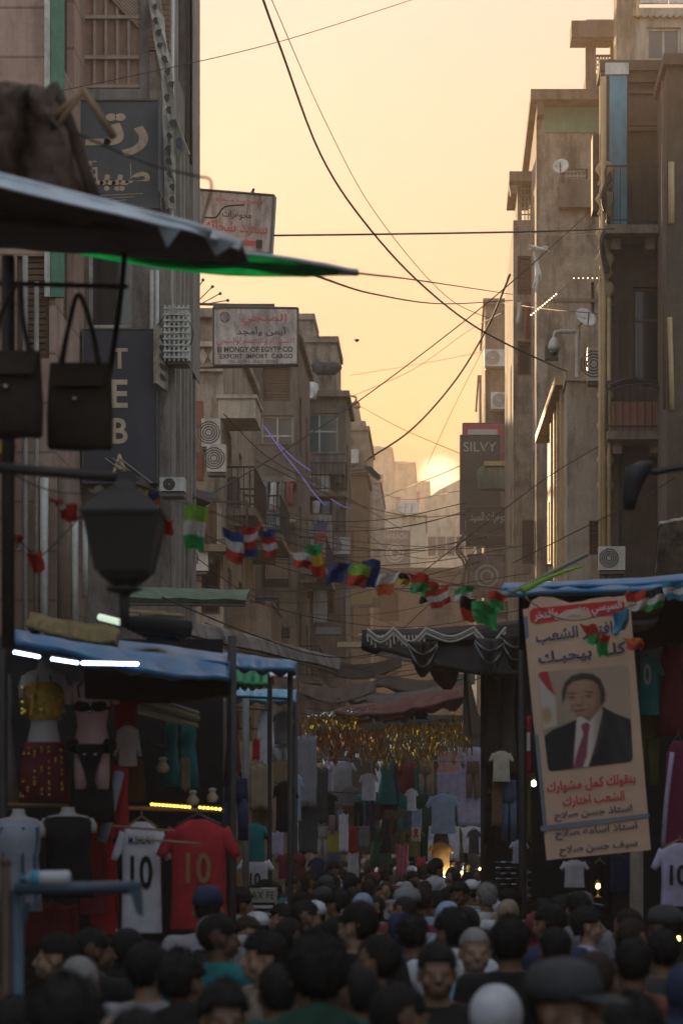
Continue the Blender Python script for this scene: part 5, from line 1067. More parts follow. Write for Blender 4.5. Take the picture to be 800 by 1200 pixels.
red_b = M('banner_red', (.62,.02,.03), .6, .08, 4); wht_b = M('banner_white', (.72,.66,.6), .7, .05, 4); nav_b = M('banner_navy', (.03,.045,.12), .6, .1, 4)
bf.patch(t, 'red_band', red_b, [bf.uv(x,y) for x,y in ((620,717),(624,713),(725,703.5),(731,706),(731,717),(727,720),(628,731),(621,728))], .006)
def ptext(s, x0,y0,x1,y1, m, bold=.02):   # left-top, right-bottom measured along the tilt
    a = bf.uv(x0, (y0+y1)/2+4); b = bf.uv(x1, (y0+y1)/2-4); h = (y1-y0)/300
    bf.text(t, s, a[0], (a[1]+b[1])/2-h/2, b[0], (a[1]+b[1])/2+h/2, m, True, w=.012, bold=bold)
ptext('السيسي رئيسي وافتخر', 625,709,728,725, wht_b); ptext('وافتخر الشعب', 627,733,725,751, nav_b); ptext('كلـه بيحبـك', 630,758,733,775, nav_b)
ptext('بنقولك كمل مشوارك', 640,911,744,926, red_b); ptext('الشعب اختارك', 659,930,731,944, red_b)
ptext('استاذ حسن صلاح', 649,947,740,959, nav_b); ptext('استاذ اسامه صلاح', 650,968,746,980, nav_b); ptext('سيف حسن صلاح', 655,987,746,1000, nav_b)
def pp(name, m, pts, w): return bf.patch(t, name, m, [bf.uv(x,y) for x,y in pts], w)
# the printed portrait: one fine sheet whose ink is computed point by point
def ss(a, b, x): q = min(1, max(0, (x-a)/(b-a))); return q*q*(3-2*q)
def mixc(a, b, f): return tuple(p+(q-p)*f for p, q in zip(a, b))
def inpoly(pts, x, y, soft=1.2):
    ins = False; dmin = 99; n = len(pts)
    for i in range(n):
        (x0,y0),(x1,y1) = pts[i], pts[(i+1)%n]
        if (y0 > y) != (y1 > y) and x < (x1-x0)*(y-y0)/(y1-y0)+x0: ins = not ins
        dx, dy = x1-x0, y1-y0; k = min(1, max(0, ((x-x0)*dx+(y-y0)*dy)/(dx*dx+dy*dy+1e-9))); dmin = min(dmin, math.hypot(x-x0-k*dx, y-y0-k*dy))
    return ss(-soft, soft, dmin if ins else -dmin)
def blob(x, y, cx, cy, rx, ry, a=0., soft=.5):
    dx, dy = x-cx, y-cy; c, s_ = math.cos(a), math.sin(a); u, v = (dx*c+dy*s_)/rx, (-dx*s_+dy*c)/ry; return 1-ss(1-soft, 1+soft, math.hypot(u, v))
SUIT = [(628,912),(635,866),(645,856),(662,849),(675,843),(686,866),(699,842),(705,828),(720,836),(746,846),(746,912)]; SHIRT = [(675,843),(679,838),(690,846),(703,829),(706,833),(697,872),(686,908),(671,908),(673,872)]
TIE = [(680,850),(687,846),(691,850),(689,860),(687,886),(680,906),(670,906),(675,884),(683,860)]; FLAGR = [(628,788),(640,784),(650,816),(640,806)]; FLAGW = [(628,792),(640,806),(650,816),(652,850),(628,858)]
FACE = [(661,806),(664,799),(671,795),(682,793),(694,794),(701,800),(704,811),(703.5,823),(700,832),(692,838.5),(684,841),(676,838),(669,831),(664,822)]
HAIRP = [(658.5,826),(657.5,811),(661,800),(669,792),(681,788.5),(694,790),(703,796),(708,808),(707.5,823),(703,829),(703,812),(700,802),(693,797.5),(682,796.5),(671,799),(664,805),(662,818)]
def ink(x, y):
    c = mixc((.50,.37,.27), (.33,.24,.17), ss(690, 640, x)*.5+ss(780, 900, y)*.4)
    c = mixc(c, (.58,.5,.43), inpoly(FLAGW, x, y)); c = mixc(c, (.42,.03,.04), inpoly(FLAGR, x, y)); c = mixc(c, (.4,.25,.08), blob(x, y, 640, 838, 6, 9)*.8)
    sk = mixc((.44,.25,.155), (.2,.095,.055), ss(.1, 1.15, ((x-679)/27)**2+((y-815)/34)**2)*.75+ss(686, 706, x)*.3)
    c = mixc(c, (.27,.14,.085), max(blob(x, y, 705.5, 816, 4, 8), inpoly([(674,832),(702,824),(704,834),(690,850),(676,846)], x, y)))
    st = mixc((.02,.019,.022), (.06,.056,.058), .5+.5*math.sin(x*.35-y*.12))
    c = mixc(c, mixc((.014,.013,.016), st, .5*ss(700, 730, x)), inpoly(SUIT, x, y, .8)); c = mixc(c, (.055,.05,.052), blob(x, y, 700, 866, 3, 26, .28, .6)*.7)
    c = mixc(c, mixc((.66,.58,.52), (.4,.34,.31), ss(690, 702, x)), inpoly(SHIRT, x, y, .8)); c = mixc(c, mixc((.33,.06,.09), (.2,.05,.12), .5+.5*math.sin((x+y)*1.1)), inpoly(TIE, x, y, .8))
    f = inpoly(FACE, x, y, 1.1); c = mixc(c, sk, f)
    for cx, cy, rx, ry, a, k, col in ((669,824,5,4,0,.35,(.52,.31,.2)),(692,822,5,4,0,.3,(.5,.29,.18)),(681,802,12,5,-.1,.35,(.55,.33,.22)),(669.5,812.8,5.2,1.2,-.08,.85,(.05,.03,.02)),(689.5,811.3,5.6,1.2,.1,.85,(.05,.03,.02)),(669.5,817.2,3.6,1.5,0,.8,(.05,.03,.025)),(689,816,3.8,1.5,0,.8,(.05,.03,.025)),
        (669.5,820.2,4,1,.1,.4,(.2,.1,.06)),(689,819,4.2,1,-.1,.4,(.2,.1,.06)),(677.5,826.6,5,1.7,0,.55,(.16,.07,.045)),(677,820,1.8,6,.1,.4,(.52,.31,.2)),(681.5,820,1,6,-.1,.35,(.2,.1,.06)),(679,832.6,8.5,1.3,-.12,.8,(.14,.045,.04)),(680,835.2,6,1.4,-.1,.5,(.4,.16,.13)),(670,829.5,1.1,5,.35,.4,(.18,.085,.055)),(689.5,828,1.1,5,-.35,.45,(.18,.085,.055)),(681,838.5,7,2,0,.4,(.2,.1,.065))):
        c = mixc(c, col, blob(x, y, cx, cy, rx, ry, a)*k)
    return mixc(c, (.025,.018,.015), inpoly(HAIRP, x, y, 1.3)*.93)
NXp, NYp = 74, 86; vsp, fsp, cols = [], [], []
def pquad(u, v):
    x0, y0 = 629+13*v, 788+116*v; x1, y1 = 735+6*v, 779+113*v; return x0+(x1-x0)*u, y0+(y1-y0)*u
for j in range(NYp+1):
    for i in range(NXp+1):
        u, v = i/NXp, j/NYp; r_ = .05; cu, cv = min(max(u, r_), 1-r_), min(max(v, r_), 1-r_); dl = math.hypot((u-cu)/r_, (v-cv)/r_)
        if dl > 1: u, v = cu+(u-cu)/dl, cv+(v-cv)/dl
        x, y = pquad(u, v); vsp.append(bf(*bf.uv(x, y), .006)); cols.append(ink(x, y))
for j in range(NYp):
    for i in range(NXp): a_ = j*(NXp+1)+i; fsp.append((a_, a_+1, a_+NXp+2, a_+NXp+1))
pm = bpy.data.materials.new('printed_ink'); pm.use_nodes = True; pa = pm.node_tree.nodes.new('ShaderNodeVertexColor'); pa.layer_name = 'ink'; pm.node_tree.links.new(pa.outputs[0], pm.node_tree.nodes['Principled BSDF'].inputs['Base Color']); pm.node_tree.nodes['Principled BSDF'].inputs['Roughness'].default_value = .6
qm = MB(); qm.add(vsp, fsp); po = qm.build('portrait', pm, t, True); ca = po.data.color_attributes.new('ink', 'FLOAT_COLOR', 'POINT')
for i, c_ in enumerate(cols): ca.data[i].color = c_+(1,)
bars(t, 'hanging_cord', iron, [[P(620,706,20.15),P(612,692,20.9)],[P(733,700,20.15),P(738,686,20.9)]], .006)

c_gp2 = C('greypale', .33,.33,.34)
# ------------------------------------------------------------------ right stalls
st = thing('market_stall', 'stall with a thin blue roof edge behind the election banner on the right', 'market stall', P(700,1000,23))
strip([(588,688,21.4),(680,684,21.5),(830,676,21.6)], [(588,698,20.9),(680,693,21),(830,690,21.1)], seed=31, th=.03, wav=.015).build('roof', blue_t, st, True); strip([(590,684,24),(700,680,24),(830,672,24)], [(590,690,21.2),(700,686,21.3),(830,678,21.3)], seed=32, th=.02).build('roof_top', blue_t, st, True)
strip([(608,700,22),(720,698,22),(830,694,22)], [(608,760,22.4),(720,762,22.4),(830,752,22.4)], seed=33, th=.02).build('valance', c_black, st, True)
for q_, d_ in ((612,22.6),(745,22.4)): MB().tube([P(q_,690,d_), Vector((P(q_,0,d_).x,d_,0))], .035, 8).build('post', pole_m, st, True)
MB().box((P(622,0,26).x,25.9,0),(P(860,0,26).x,26,pz(690,26))).build('back_cloth', c_black, st); MB().tube([P(612,765,23),P(830,745,23)], .013, 6).build('rail', pole_m, st, True); MB().box((P(625,0,23).x,22.8,.1),(P(830,0,23).x,24.4,.8)).build('counter', wood, st)
MB().box((P(738,0,22).x,21.9,0),(P(752,0,22).x,22.1,pz(995,22))).build('white_pillar', M('pillar_white', (.42,.38,.34), .8, .2, 4, dirt=.5), st)
t = thing('awning_pole', 'slanting pole with a green cloth rolled along it above the banner', 'pole', P(590,700,20.6)); MB().tube([P(590,699,20.6),P(687,650,21.5)], .018, 7).build('pole', M('pole_olive', (.2,.22,.14), .6, .2, 5), t, True); MB().tube(curve([P(612,692,20.7),P(645,676,20.9),P(680,664,21.2)], 8), .026, 7, .01).build('green_cloth', FL['lime'], t, True)
t = thing('rolled_cloth', 'stack of folded striped cloths under the roof right of the banner', 'cloth', P(748,735,21.8))
for i in range(6): MB().tube(curve([P(724+i,704+6*i,21.8),P(750,708+5.5*i,21.7),P(775-i*2,702+5.5*i,21.9)], 8), .035, 7).build('fold', [c_dkgrey,c_cream,c_brown,c_dkgrey,c_grey,c_brown][i], t, True)
GR = 'clothes hung on the right stalls'
garment('jersey', 736,768,778,838, 22.6, c_teal, 'dark teal jersey with a pale 0 right of the banner', 'shirt', GR, 41, [('0',.4,.14,.62,.5,pale_l,.02)]); garment('dress', 768,752,806,862, 22.8, c_maroon, 'long maroon dress at the right edge beside the teal jersey', 'dress', GR, 42); garment('trousers', 742,835,772,920, 23, c_olive, 'olive trousers below the teal jersey', 'trousers', GR, 43)
t = garment('robe', 776,868,812,1000, 20.5, C('plum', .16,.02,.06), 'plum robe with a pale edge at the right side', 'robe', GR, 44); MB().tube(curve([P(787,882,20.35),P(780,940,20.3),P(776,996,20.4)], 8), .02, 6).build('pale_edge', c_lilac, t, True)
t = garment('jersey', 762,988,830,1078, 19, c_lilac, 'pale lilac football jersey with a dark 10 at the right edge', 'jersey', GR, 45, [('10',.31,.28,.62,.55,c_black,.03)]); MB().box(P(773,1062,18.9), P(821,1066,19.08)).build('hem_band', c_black, t)
garment('tee', 655,1008,690,1040, 22.4, c_white, 'whitish shirt half hidden below the banner', 'shirt', GR, 46); garment('panel', 688,1010,716,1070, 22.5, c_black, 'black cloth hanging below the banner', 'cloth', GR, 47); garment('panel', 714,1003,737,1048, 22.4, c_navy, 'navy cloth beside the white pillar', 'cloth', GR, 48)
# black canopy and dark hangings further back
st = thing('market_stall', 'stall under a black canopy with a scalloped fringe in the middle distance', 'market stall', P(580,1000,33))
strip([(424,740,32),(500,744,32),(560,738,32),(640,726,32)], [(424,756,31.5),(500,776,31.5),(560,790,31.5),(640,792,31.5)], seed=41, th=.04, wav=.06).build('canopy', c_black, st, True); strip([(430,738,35),(520,736,35),(640,724,35)], [(428,745,31.8),(520,750,31.8),(640,742,31.8)], seed=42, th=.03, wav=.04).build('canopy_top', c_black, st, True)
for i, (a, b, s_) in enumerate(((430,462,10),(462,500,15),(500,556,9),(556,592,16))):
    for k in range(3): MB().tube(curve([P(a,737+k*3,31.4),P((a+b)/2,737+k*3+s_,31.35),P(b,735+k*3,31.4)], 10), .014, 5).build('piping', c_cream if k%2==0 else c_grey, st, True)
for i in range(16): MB().tube([P(430+i*4.4,744,31.4),P(431+i*4.4,752+7*math.sin(i*.8)**2,31.4)], .012, 5).build('tassel', c_cream, st)
for q_ in (566,612): MB().tube([P(q_,745,33), Vector((P(q_,0,33).x,33,0))], .035, 8).build('post', pole_m, st, True)
MB().box((P(563,0,36).x,35.9,0),(P(640,0,36).x,36,pz(750,36))).build('back_cloth', c_black, st); MB().box((P(568,0,33).x,32.9,.1),(P(640,0,33).x,34.6,.8)).build('counter', wood, st)
for i, (x0,x1,y,m,lb) in enumerate(((556,592,748,C('slate',.09,.085,.085),'slate drape sagging in a lobe from the black canopy, left of two'),(586,622,744,C('soot',.04,.035,.033),'sooty drape sagging in a lobe from the black canopy, right of two'),(478,512,752,C('umbercloth',.05,.04,.033),'brown drape sagging from the middle of the black canopy'))):
    t = thing('cloth_drape', lb, 'drape', P((x0+x1)/2,y,31.2)); MB().sheet([[P(x0+(x1-x0)*u, y+(8+34*math.sin(math.pi*u))*v, 31.2+.12*math.sin(u*14+v*2)+.1*v) for u in [k/12 for k in range(13)]] for v in [k/8 for k in range(9)]], .015).build('cloth', m, t, True)
    for k in (.35,.7): MB().tube(curve([P(x0+(x1-x0)*u, y+(8+34*math.sin(math.pi*u))*k, 31.12+.12*math.sin(u*14+k*2)+.1*k) for u in [q_/8 for q_ in range(9)]], 16), .012, 5).build('stripe', c_grey, t, True)
t = thing('bundle', 'dark cloth bundle hanging below the black canopy beside the white sheet', 'bundle', P(520,805,32.5)); MB().loft([[P(x+rx*math.cos(6.2832*j/12),y,32.5)+Vector((0,L(rx,32)*.7*math.sin(6.2832*j/12),0)) for j in range(12)] for x,y,rx in ((518,768,20),(520,785,18),(522,798,13),(524,808,5))]).build('cloth', c_brown, t, True)
t = thing('plastic_sheet', 'pale grey triangular plastic sheet stretched beside the dark hangings', 'sheet', P(555,860,34))
MB().sheet([[P(544+ (24*v)*u - 2*v, 772+ 88*v + 6*math.sin(u*3), 34+.2*u) for u in (0,.25,.5,.75,1)] for v in (0,.2,.4,.6,.8,1)], .012).build('sheet', M('plastic_pale', (.72,.7,.68), .5, .1, 4, trans=.3), t, True); MB().tube([P(543,770,34),P(551,862,34)], .02, 6).build('pole', pipe_m, t, True)
for i, (x0,x1,y0,y1,m,lb) in enumerate(((564,586,792,900,C('soot',.04,.035,.033),'leftmost long black dress of the dark hangings'),(582,606,786,905,C('slate',.09,.085,.085),'charcoal long dress among the dark hangings'),(600,616,790,880,c_black,'black dress next to the banner post'))): garment('dress', x0,y0,x1,y1, 32.4+.2*i, m, lb, 'dress', GR, 50+i)
garment('tee', 572,880,602,916, 31.8, c_cream, 'off white top hanging among the dark dresses', 'shirt', GR, 54); garment('panel', 576,914,588,968, 31.9, c_brown, 'rusty brown cloth below the off white top', 'cloth', GR, 55); garment('trousers', 586,914,606,985, 32, c_denim, 'dark blue jeans beside the rusty cloth', 'jeans', GR, 56); garment('trousers', 566,930,580,990, 32.1, c_black, 'black trousers at the left of the jeans', 'trousers', GR, 57)
t = garment('panel', 608,838,626,906, 27, c_red, 'red football scarf with a white 1 beside the banner', 'scarf', GR, 58, [('1',.35,.3,.7,.62,wht_b,.03)]); garment('panel', 609,906,622,986, 27.2, c_olive, 'olive yellow scarf below the red scarf', 'scarf', GR, 59); garment('tee', 596,985,620,1012, 28, c_lilac, 'small lilac shirt above the sunglasses rack', 'shirt', GR, 60)
t = thing('light_bulb', 'single glowing bulb hanging beside the left edge of the banner', 'light bulb', P(625,918,24)); MB().ball(P(625,918,24), .02, .02, .028, 10, 7).build('glass', M('bulb_glow', (1,.85,.55), .3, 0, 1, emit=7), t, True); MB().lathe(P(625,912,24), [(.018,-.005),(.018,.03),(.008,.045)], 8).build('socket', pole_m, t, True); MB().tube([P(625,911,24),P(624,765,24)], .004, 4).build('flex', iron, t)
t = thing('sunglasses_rack', 'black rack with rows of shining sunglasses below the dark hangings', 'rack', P(590,1040,30)); MB().box(P(579,1006,30.05), P(603,1046,30.2)).build('board', c_black, t)
for i in range(4):
    for j in range(5): q = MB().ball(P(582+i*6,1011+j*6.4,29.98), .02, .012, .016, 8, 5).ball(P(584.8+i*6,1011+j*6.4,29.98), .02, .012, .016, 8, 5).tube([P(582+i*6,1010.5+j*6.4,29.97),P(584.8+i*6,1010.5+j*6.4,29.97)], .004, 4); q.build('sunglasses', chrome if (i+j)%2 else gl_dark, t, True)
t = thing('wire_display', 'grey wire display shelf with small goods right of the sunglasses rack', 'shelf', P(635,1050,27))
for j in range(4): MB().box(P(616,1022+j*9,26.9), P(656,1023+j*9,27.3)).build('tier', pipe_m, t)
for i in range(5): MB().tube([P(617+i*9.6,1018,26.9),P(617+i*9.6,1056,26.9)], .008, 5).build('upright', pipe_m, t)
rr = random.Random(6)
for j in range(3):
    for i in range(7): MB().cbox(P(620+i*5.2,1027+j*9,27.1), .03, .05, rr.uniform(.03,.055)).build('packet', [c_dkgrey,c_brown,c_grey][(i+j)%3], t)
def brasslamp(label, x, y, d, sc):
    t = thing('brass_lamp', label, 'lamp', P(x,y,d)); MB().lathe(P(x,y,d), [(.5*sc,0),(.55*sc,.08*sc),(.14*sc,.25*sc),(.1*sc,.7*sc),(.4*sc,1.1*sc),(.5*sc,1.4*sc),(.3*sc,1.8*sc),(.06*sc,2.1*sc)], 12).build('body', seq_gold, t, True)
    MB().ball(P(x,y,d)+Vector((0,-.3*sc,1.35*sc)), .28*sc, .28*sc, .32*sc, 8, 6).build('glow', M('lamp_glow', (1,.6,.15), .3, 0, 1, emit=5), t, True); return t
brasslamp('small brass lamp glowing on the counter below the banner', 700, 1052, 21.8, .07); brasslamp('brass ornament lamp glowing low at the right edge', 793, 1118, 17, .07); brasslamp('golden lamp with a lit rim among the heads below the banner', 693, 1095, 17.5, .07)
# lit goods table in the middle distance
t = thing('goods_table', 'table of shining goods lit by warm lamps in the middle of the street end', 'table', P(545,1040,44))
MB().box((P(515,0,44).x,43.6,1.05),(P(582,0,44).x,45,1.12)).build('table_top', wood, t)
for q_ in (518,579): MB().box((P(q_,0,44).x-.03,43.7,0),(P(q_,0,44).x+.03,43.76,1.05)).build('leg', pole_m, t)
rr = random.Random(8)
for i in range(26): tag(MB().lathe(P(518+rr.uniform(0,60),1033-rr.uniform(0,12),43.7+rr.uniform(0,.8)), [(.03,0),(.05,.03),(.03,.1),(.045,.13),(.02,.16)], 8).build('trinket', seq_gold if i%3 else chrome, None, True), 'small shining trinket among the goods on the lamp lit table', 'trinket', 'trinkets on the lit table')
for i, x in enumerate((520,531,541,562,570,577)): brasslamp(['first','second','third','fourth','fifth','sixth'][i]+' glowing lamp from the left on the lit goods table', x, 1029-(i%2)*4, 43.5, .07)
tag(MB().box(P(516,1027.5,43.3), P(548,1029,43.5)).build('light_tube', M('tube_cold', (.7,.8,1), .3, 0, 1, emit=4)), 'cold white light tube along the left half of the goods table', 'light tube')
# tinsel stalls
GT = 'tinsel garlands over the middle of the street'
tin = [M('tinsel_gold', (.7,.45,.08), .22, .4, 30, metal=1), M('tinsel_silver', (.62,.6,.56), .2, .3, 30, metal=1), M('tinsel_copper', (.6,.26,.1), .25, .4, 30, metal=1)]
red_tarp = M('tarp_faded_red', (.17,.055,.04), .85, .3, 4, dirt=.4)
t = thing('market_canopy', 'faded red tarpaulin stretched across the street above the tinsel', 'canopy', P(470,825,46)); strip([(395,828,44),(450,822,44),(500,812,44),(546,802,44)], [(392,836,42),(450,836,42),(500,828,42),(545,815,42)], seed=51, th=.03, wav=.12).build('cloth', red_tarp, t, True); bars(t, 'rope', iron, [[P(380,822,44),P(395,828,44)],[P(546,802,44),P(566,792,40)]], .01)
t = thing('market_canopy', 'blue patch of tarpaulin under the faded red one', 'canopy', P(470,842,45)); strip([(445,836,43.5),(500,832,43.5)], [(447,846,43),(500,842,43)], seed=52, th=.03, wav=.05).build('cloth', blue_t, t, True); bars(t, 'rope', iron, [[P(445,836,43.5),P(430,830,44)],[P(500,832,43.5),P(520,824,44)]], .01)
tag(MB().tube(curve([P(398,850,42.6),P(425,846,42.5),P(450,842,42.4),P(472,838,42.4)], 14), .035, 6).build('orange_rope', M('rope_orange', (.5,.16,.05), .7, .3, 8), None, True), 'thick orange rope light sagging below the red tarpaulin', 'rope')
rr = random.Random(17)
for gi, (x0,x1,ya,yb,d,ln,mi,lb) in enumerate(((352,420,836,836,40,26,0,'gold tinsel garland nearest the tall pale sheet'),(368,450,852,850,39,40,2,'copper tinsel garland in front at the left'),(376,470,858,856,41,38,1,'silver tinsel garland in front at the left'),(420,500,850,846,42,30,0,'gold tinsel garland below the blue tarpaulin'),
   (450,545,845,838,43,26,0,'gold tinsel garland under the red tarpaulin'),(470,545,862,860,41.5,26,1,'silver tinsel garland at the middle right'),(430,520,866,864,40.5,34,0,'long gold tinsel garland at the centre'),(500,556,848,842,40,40,0,'gold tinsel garland next to the pale triangular sheet'),(360,440,830,826,43,16,1,'short silver tinsel garland at the back'))):
    t = thing('tinsel_garland', lb, 'garland', P((x0+x1)/2,(ya+yb)/2,d), 0, GT); pts = curve([P(x0,ya,d),P((x0+x1)/2,(ya+yb)/2+5,d),P(x1,yb,d)], 20); MB().tube(pts, .006, 4).build('string', iron, t); q = MB()
    for i in range(60):
        p = pts[0].lerp(pts[-1], (i+rr.random())/60) + Vector((0,rr.uniform(-.25,.25),-.05)); l = L(ln,d)*rr.uniform(.35,1); wv = rr.uniform(.012,.03); tw = rr.uniform(0,3)
        q.sheet([[p+Vector((wv*(s-.5)*math.cos(tw+k*.9)+.02*math.sin(k+i), wv*(s-.5)*math.sin(tw+k*.9), -l*k/4)) for s in (0,1)] for k in range(5)], .002)
    q.build('tinsel', tin[mi], t)
rr = random.Random(19)
for i in range(34):
    x, y = rr.uniform(356,552), rr.uniform(842,900); d = rr.uniform(38.5,42); t = thing('hanging_ornament', 'small foil ornament dangling among the tinsel garlands', 'ornament', P(x,y,d), 0, 'foil ornaments among the tinsel'); z = rr.uniform(.04,.1)
    m = tin[rr.randint(0,2)]
    MB().lathe(P(x,y,d), [(.002,-z),(z*.5,0),(.002,z)], 4).build('foil', m, t); MB().tube([P(x,y,d)+Vector((0,0,z)), P(x,y,d)+Vector((0,0,z+.15))], .003, 3).build('thread', iron, t)
tag(MB().tube([P(340,886,44),P(420,890,44),P(545,892,44)], .012, 5).build('clothes_line', pipe_m), 'thin level rail below the tinsel garlands', 'rail')
GF = 'clothes hung at the far stalls'
FG = [('tee',498,930,540,977,c_blue,'pale blue T shirt standing out at the far stalls'),('tee',500,988,532,1022,c_orange,'orange shirt hanging low at the far stalls'),('skirt',507,972,526,990,c_black,'black shorts under the pale blue T shirt'),('panel',512,880,538,925,c_pink,'pink edged pale sheet at the left of the far sheets'),('panel',536,876,564,972,c_lilac,'large lilac grey sheet at the right of the far sheets'),('panel',512,905,538,940,c_lilac,'small lilac sheet under the pink edged one'),
 ('tee',420,906,444,938,c_white,'white shirt under the tinsel at the far stalls'),('tee',398,922,422,944,c_grey,'grey shirt left of the white far shirt'),('panel',384,974,398,1000,c_yellow,'yellow towel with dark crest at the far stalls'),('panel',385,950,397,974,c_red,'red cloth above the yellow towel'),('panel',397,954,408,998,c_white,'pale cloth right of the yellow towel'),('panel',408,970,419,1000,c_red,'red hanging towel at the far stalls'),('panel',408,998,420,1034,c_white,'white hanging towel below the red one'),('panel',386,998,398,1030,c_denim,'blue cloth below the yellow towel'),
 ('panel',440,928,470,960,c_dkgrey,'charcoal blanket at the centre of the far stalls'),('panel',452,950,474,958,c_brown,'brown folded blanket at the centre of the far stalls'),('tee',474,924,490,950,c_white,'tiny white blouse left of the pale blue T shirt'),('panel',472,948,482,968,c_denim,'denim cloth under the tiny white blouse'),('panel',482,948,494,972,c_blue,'light blue cloth under the tiny white blouse'),('panel',473,970,481,996,c_white,'white pennant with a dark knot mark'),('panel',482,970,492,986,c_cream,'cream pennant with a red mark'),
 ('panel',464,990,478,1026,C('rose', .4,.1,.14),'rose patterned cloth low at the far stalls'),('panel',488,1004,498,1034,c_red,'red cloth beside the orange shirt'),('panel',496,1010,508,1034,c_white,'white cloth with red print beside the orange shirt'),('trousers',426,938,440,985,c_navy,'navy trousers below the white far shirt'),('trousers',414,940,426,968,c_black,'black trousers below the grey far shirt'),('dress',445,960,462,1000,c_black,'black dress at the centre of the far stalls'),('tee',442,985,462,1012,c_green,'green shirt under the black far dress'),('panel',420,968,432,992,c_grey,'grey towel right of the red hanging towel'),
 ('dress',530,970,548,1010,c_black,'black dress right of the orange shirt'),('tee',546,972,564,1000,c_dkgrey,'charcoal shirt under the large lilac sheet'),('tee',360,1005,384,1036,c_navy,'navy shirt at the left of the far towels'),('dress',340,1000,362,1045,c_maroon,'maroon dress by the corner of the far stalls'),('panel',345,965,360,1000,c_white,'pale narrow cloth hung at the corner'),('tee',374,930,396,955,c_black,'black shirt left of the grey far shirt')]
for i, (k, x0,y0,x1,y1,m,lb) in enumerate(FG): garment(k, x0,y0,x1,y1, 43+ (i%5)*.5 if x0 > 380 else 34+(i%3)*.3, m, lb, {'tee':'shirt','panel':'cloth','skirt':'shorts'}.get(k,k), GF, 70+i, hanger=(k=='tee'))
rr = random.Random(77); KN = [(c_navy,'navy'),(c_denim,'denim blue'),(c_maroon,'maroon'),(c_grey,'mid grey'),(c_gp2,'pale grey'),(c_brown,'brown'),(c_teal,'teal'),(c_beige,'beige'),(c_olive,'olive'),(c_white,'white'),(c_lilac,'lilac'),(c_green,'dark green')]
i = 0
for kd, ca_ in (('tee','shirt'),('trousers','trousers'),('dress','dress'),('panel','cloth')):
    for m, cn in KN:
        x = rr.uniform(368,556); y = rr.choice((892,930,968)); d = rr.uniform(44.5,46.3); hh = {'tee':34,'trousers':44,'dress':52,'panel':40}[kd]*rr.uniform(.85,1.1); ww = {'tee':36,'trousers':17,'dress':24,'panel':18}[kd]
        garment(kd, x-ww/2, y, x+ww/2, y+hh, d, m, cn+' '+ca_+' on the packed back rails of the far stalls under the tinsel', ca_, GF, 200+i, hanger=False); i += 1
# dark cloths slung across the street further on
for i, (x0,x1,y,d,m,lb) in enumerate(((372,470,772,62,c_black,'charcoal shade cloth slung across the street, nearest the left facades'),(440,556,790,58,C('umbercloth',.05,.04,.033),'brown shade cloth slung across the street behind the black canopy'),(395,520,806,54,C('slate',.09,.085,.085),'slate grey shade cloth slung low above the red tarpaulin'),(430,548,752,74,c_dkgrey,'highest charcoal shade cloth slung across the far street'),(350,440,800,52,C('umbercloth',.05,.04,.033),'brown shade cloth at the left above the gold tinsel'),(470,552,735,90,C('slate',.09,.085,.085),'farthest slate grey shade cloth at the foot of the hazy houses'))):
    t = thing('shade_cloth', lb, 'shade cloth', P((x0+x1)/2,y,d)); strip([(x0,y,d+4),((x0+x1)/2,y+7,d+4),(x1,y-2,d+4)], [(x0,y+12,d),((x0+x1)/2,y+24,d),(x1,y+10,d)], seed=60+i, th=.03, wav=.06).build('cloth', m, t, True); bars(t, 'rope', iron, [[P(x0,y,d+4),P(x0-40,y-14,d+5)],[P(x1,y-2,d+4),P(x1+30,y-14,d+5)]], .012)
for nm, x, y, m in (('dark knot', 477, 983, c_black),('red', 487, 977, c_red)): tag(MB().tube(curve([P(x-2.4,y+4,42.9),P(x+1.5,y-3,42.9),P(x,y-5,42.9),P(x-1.5,y-3,42.9),P(x+2.4,y+4,42.9)], 12), .016, 5).build('printed_mark', m), nm+' printed mark on a small pale pennant at the far stalls', 'print')
st = thing('market_stall', 'dark stall frame closing the middle of the street under the tinsel', 'market stall', P(470,1000,46)); MB().box((P(372,0,47).x,47,1.9),(P(566,0,47).x,47.08,pz(838,47))).build('back_cloth', C('dust',.09,.08,.075), st)
for q_ in (372,436,500,566): MB().tube([P(q_,836,46.8), Vector((P(q_,0,46.8).x,46.8,0))], .03, 7).build('post', pole_m, st, True)
for y in (888,928,970,1000): MB().tube([P(372,y,46.7),P(566,y,46.7)], .012, 5).build('rail', pole_m, st, True)
t = thing('carton', 'white printed carton standing on goods behind the cap wearing man', 'carton', P(308,1072,24)); MB().box(P(291,1041,23.9), P(325,1071,24.3)).build('box', M('carton_white', (.45,.43,.38), .8, .12, 4), t)
cf = pxface(291,1041,325,1071,23.9); cf.patch(t, 'printed_bar', c_black, [(.08,.55),(.92,.55),(.92,.9),(.08,.9)], .006); cf.text(t, 'AX FE', .1,.12,.9,.42, black_l, w=.008); cf.patch(t, 'print_dash', c_white, [(.15,.66),(.85,.66),(.85,.78),(.15,.78)], .01)
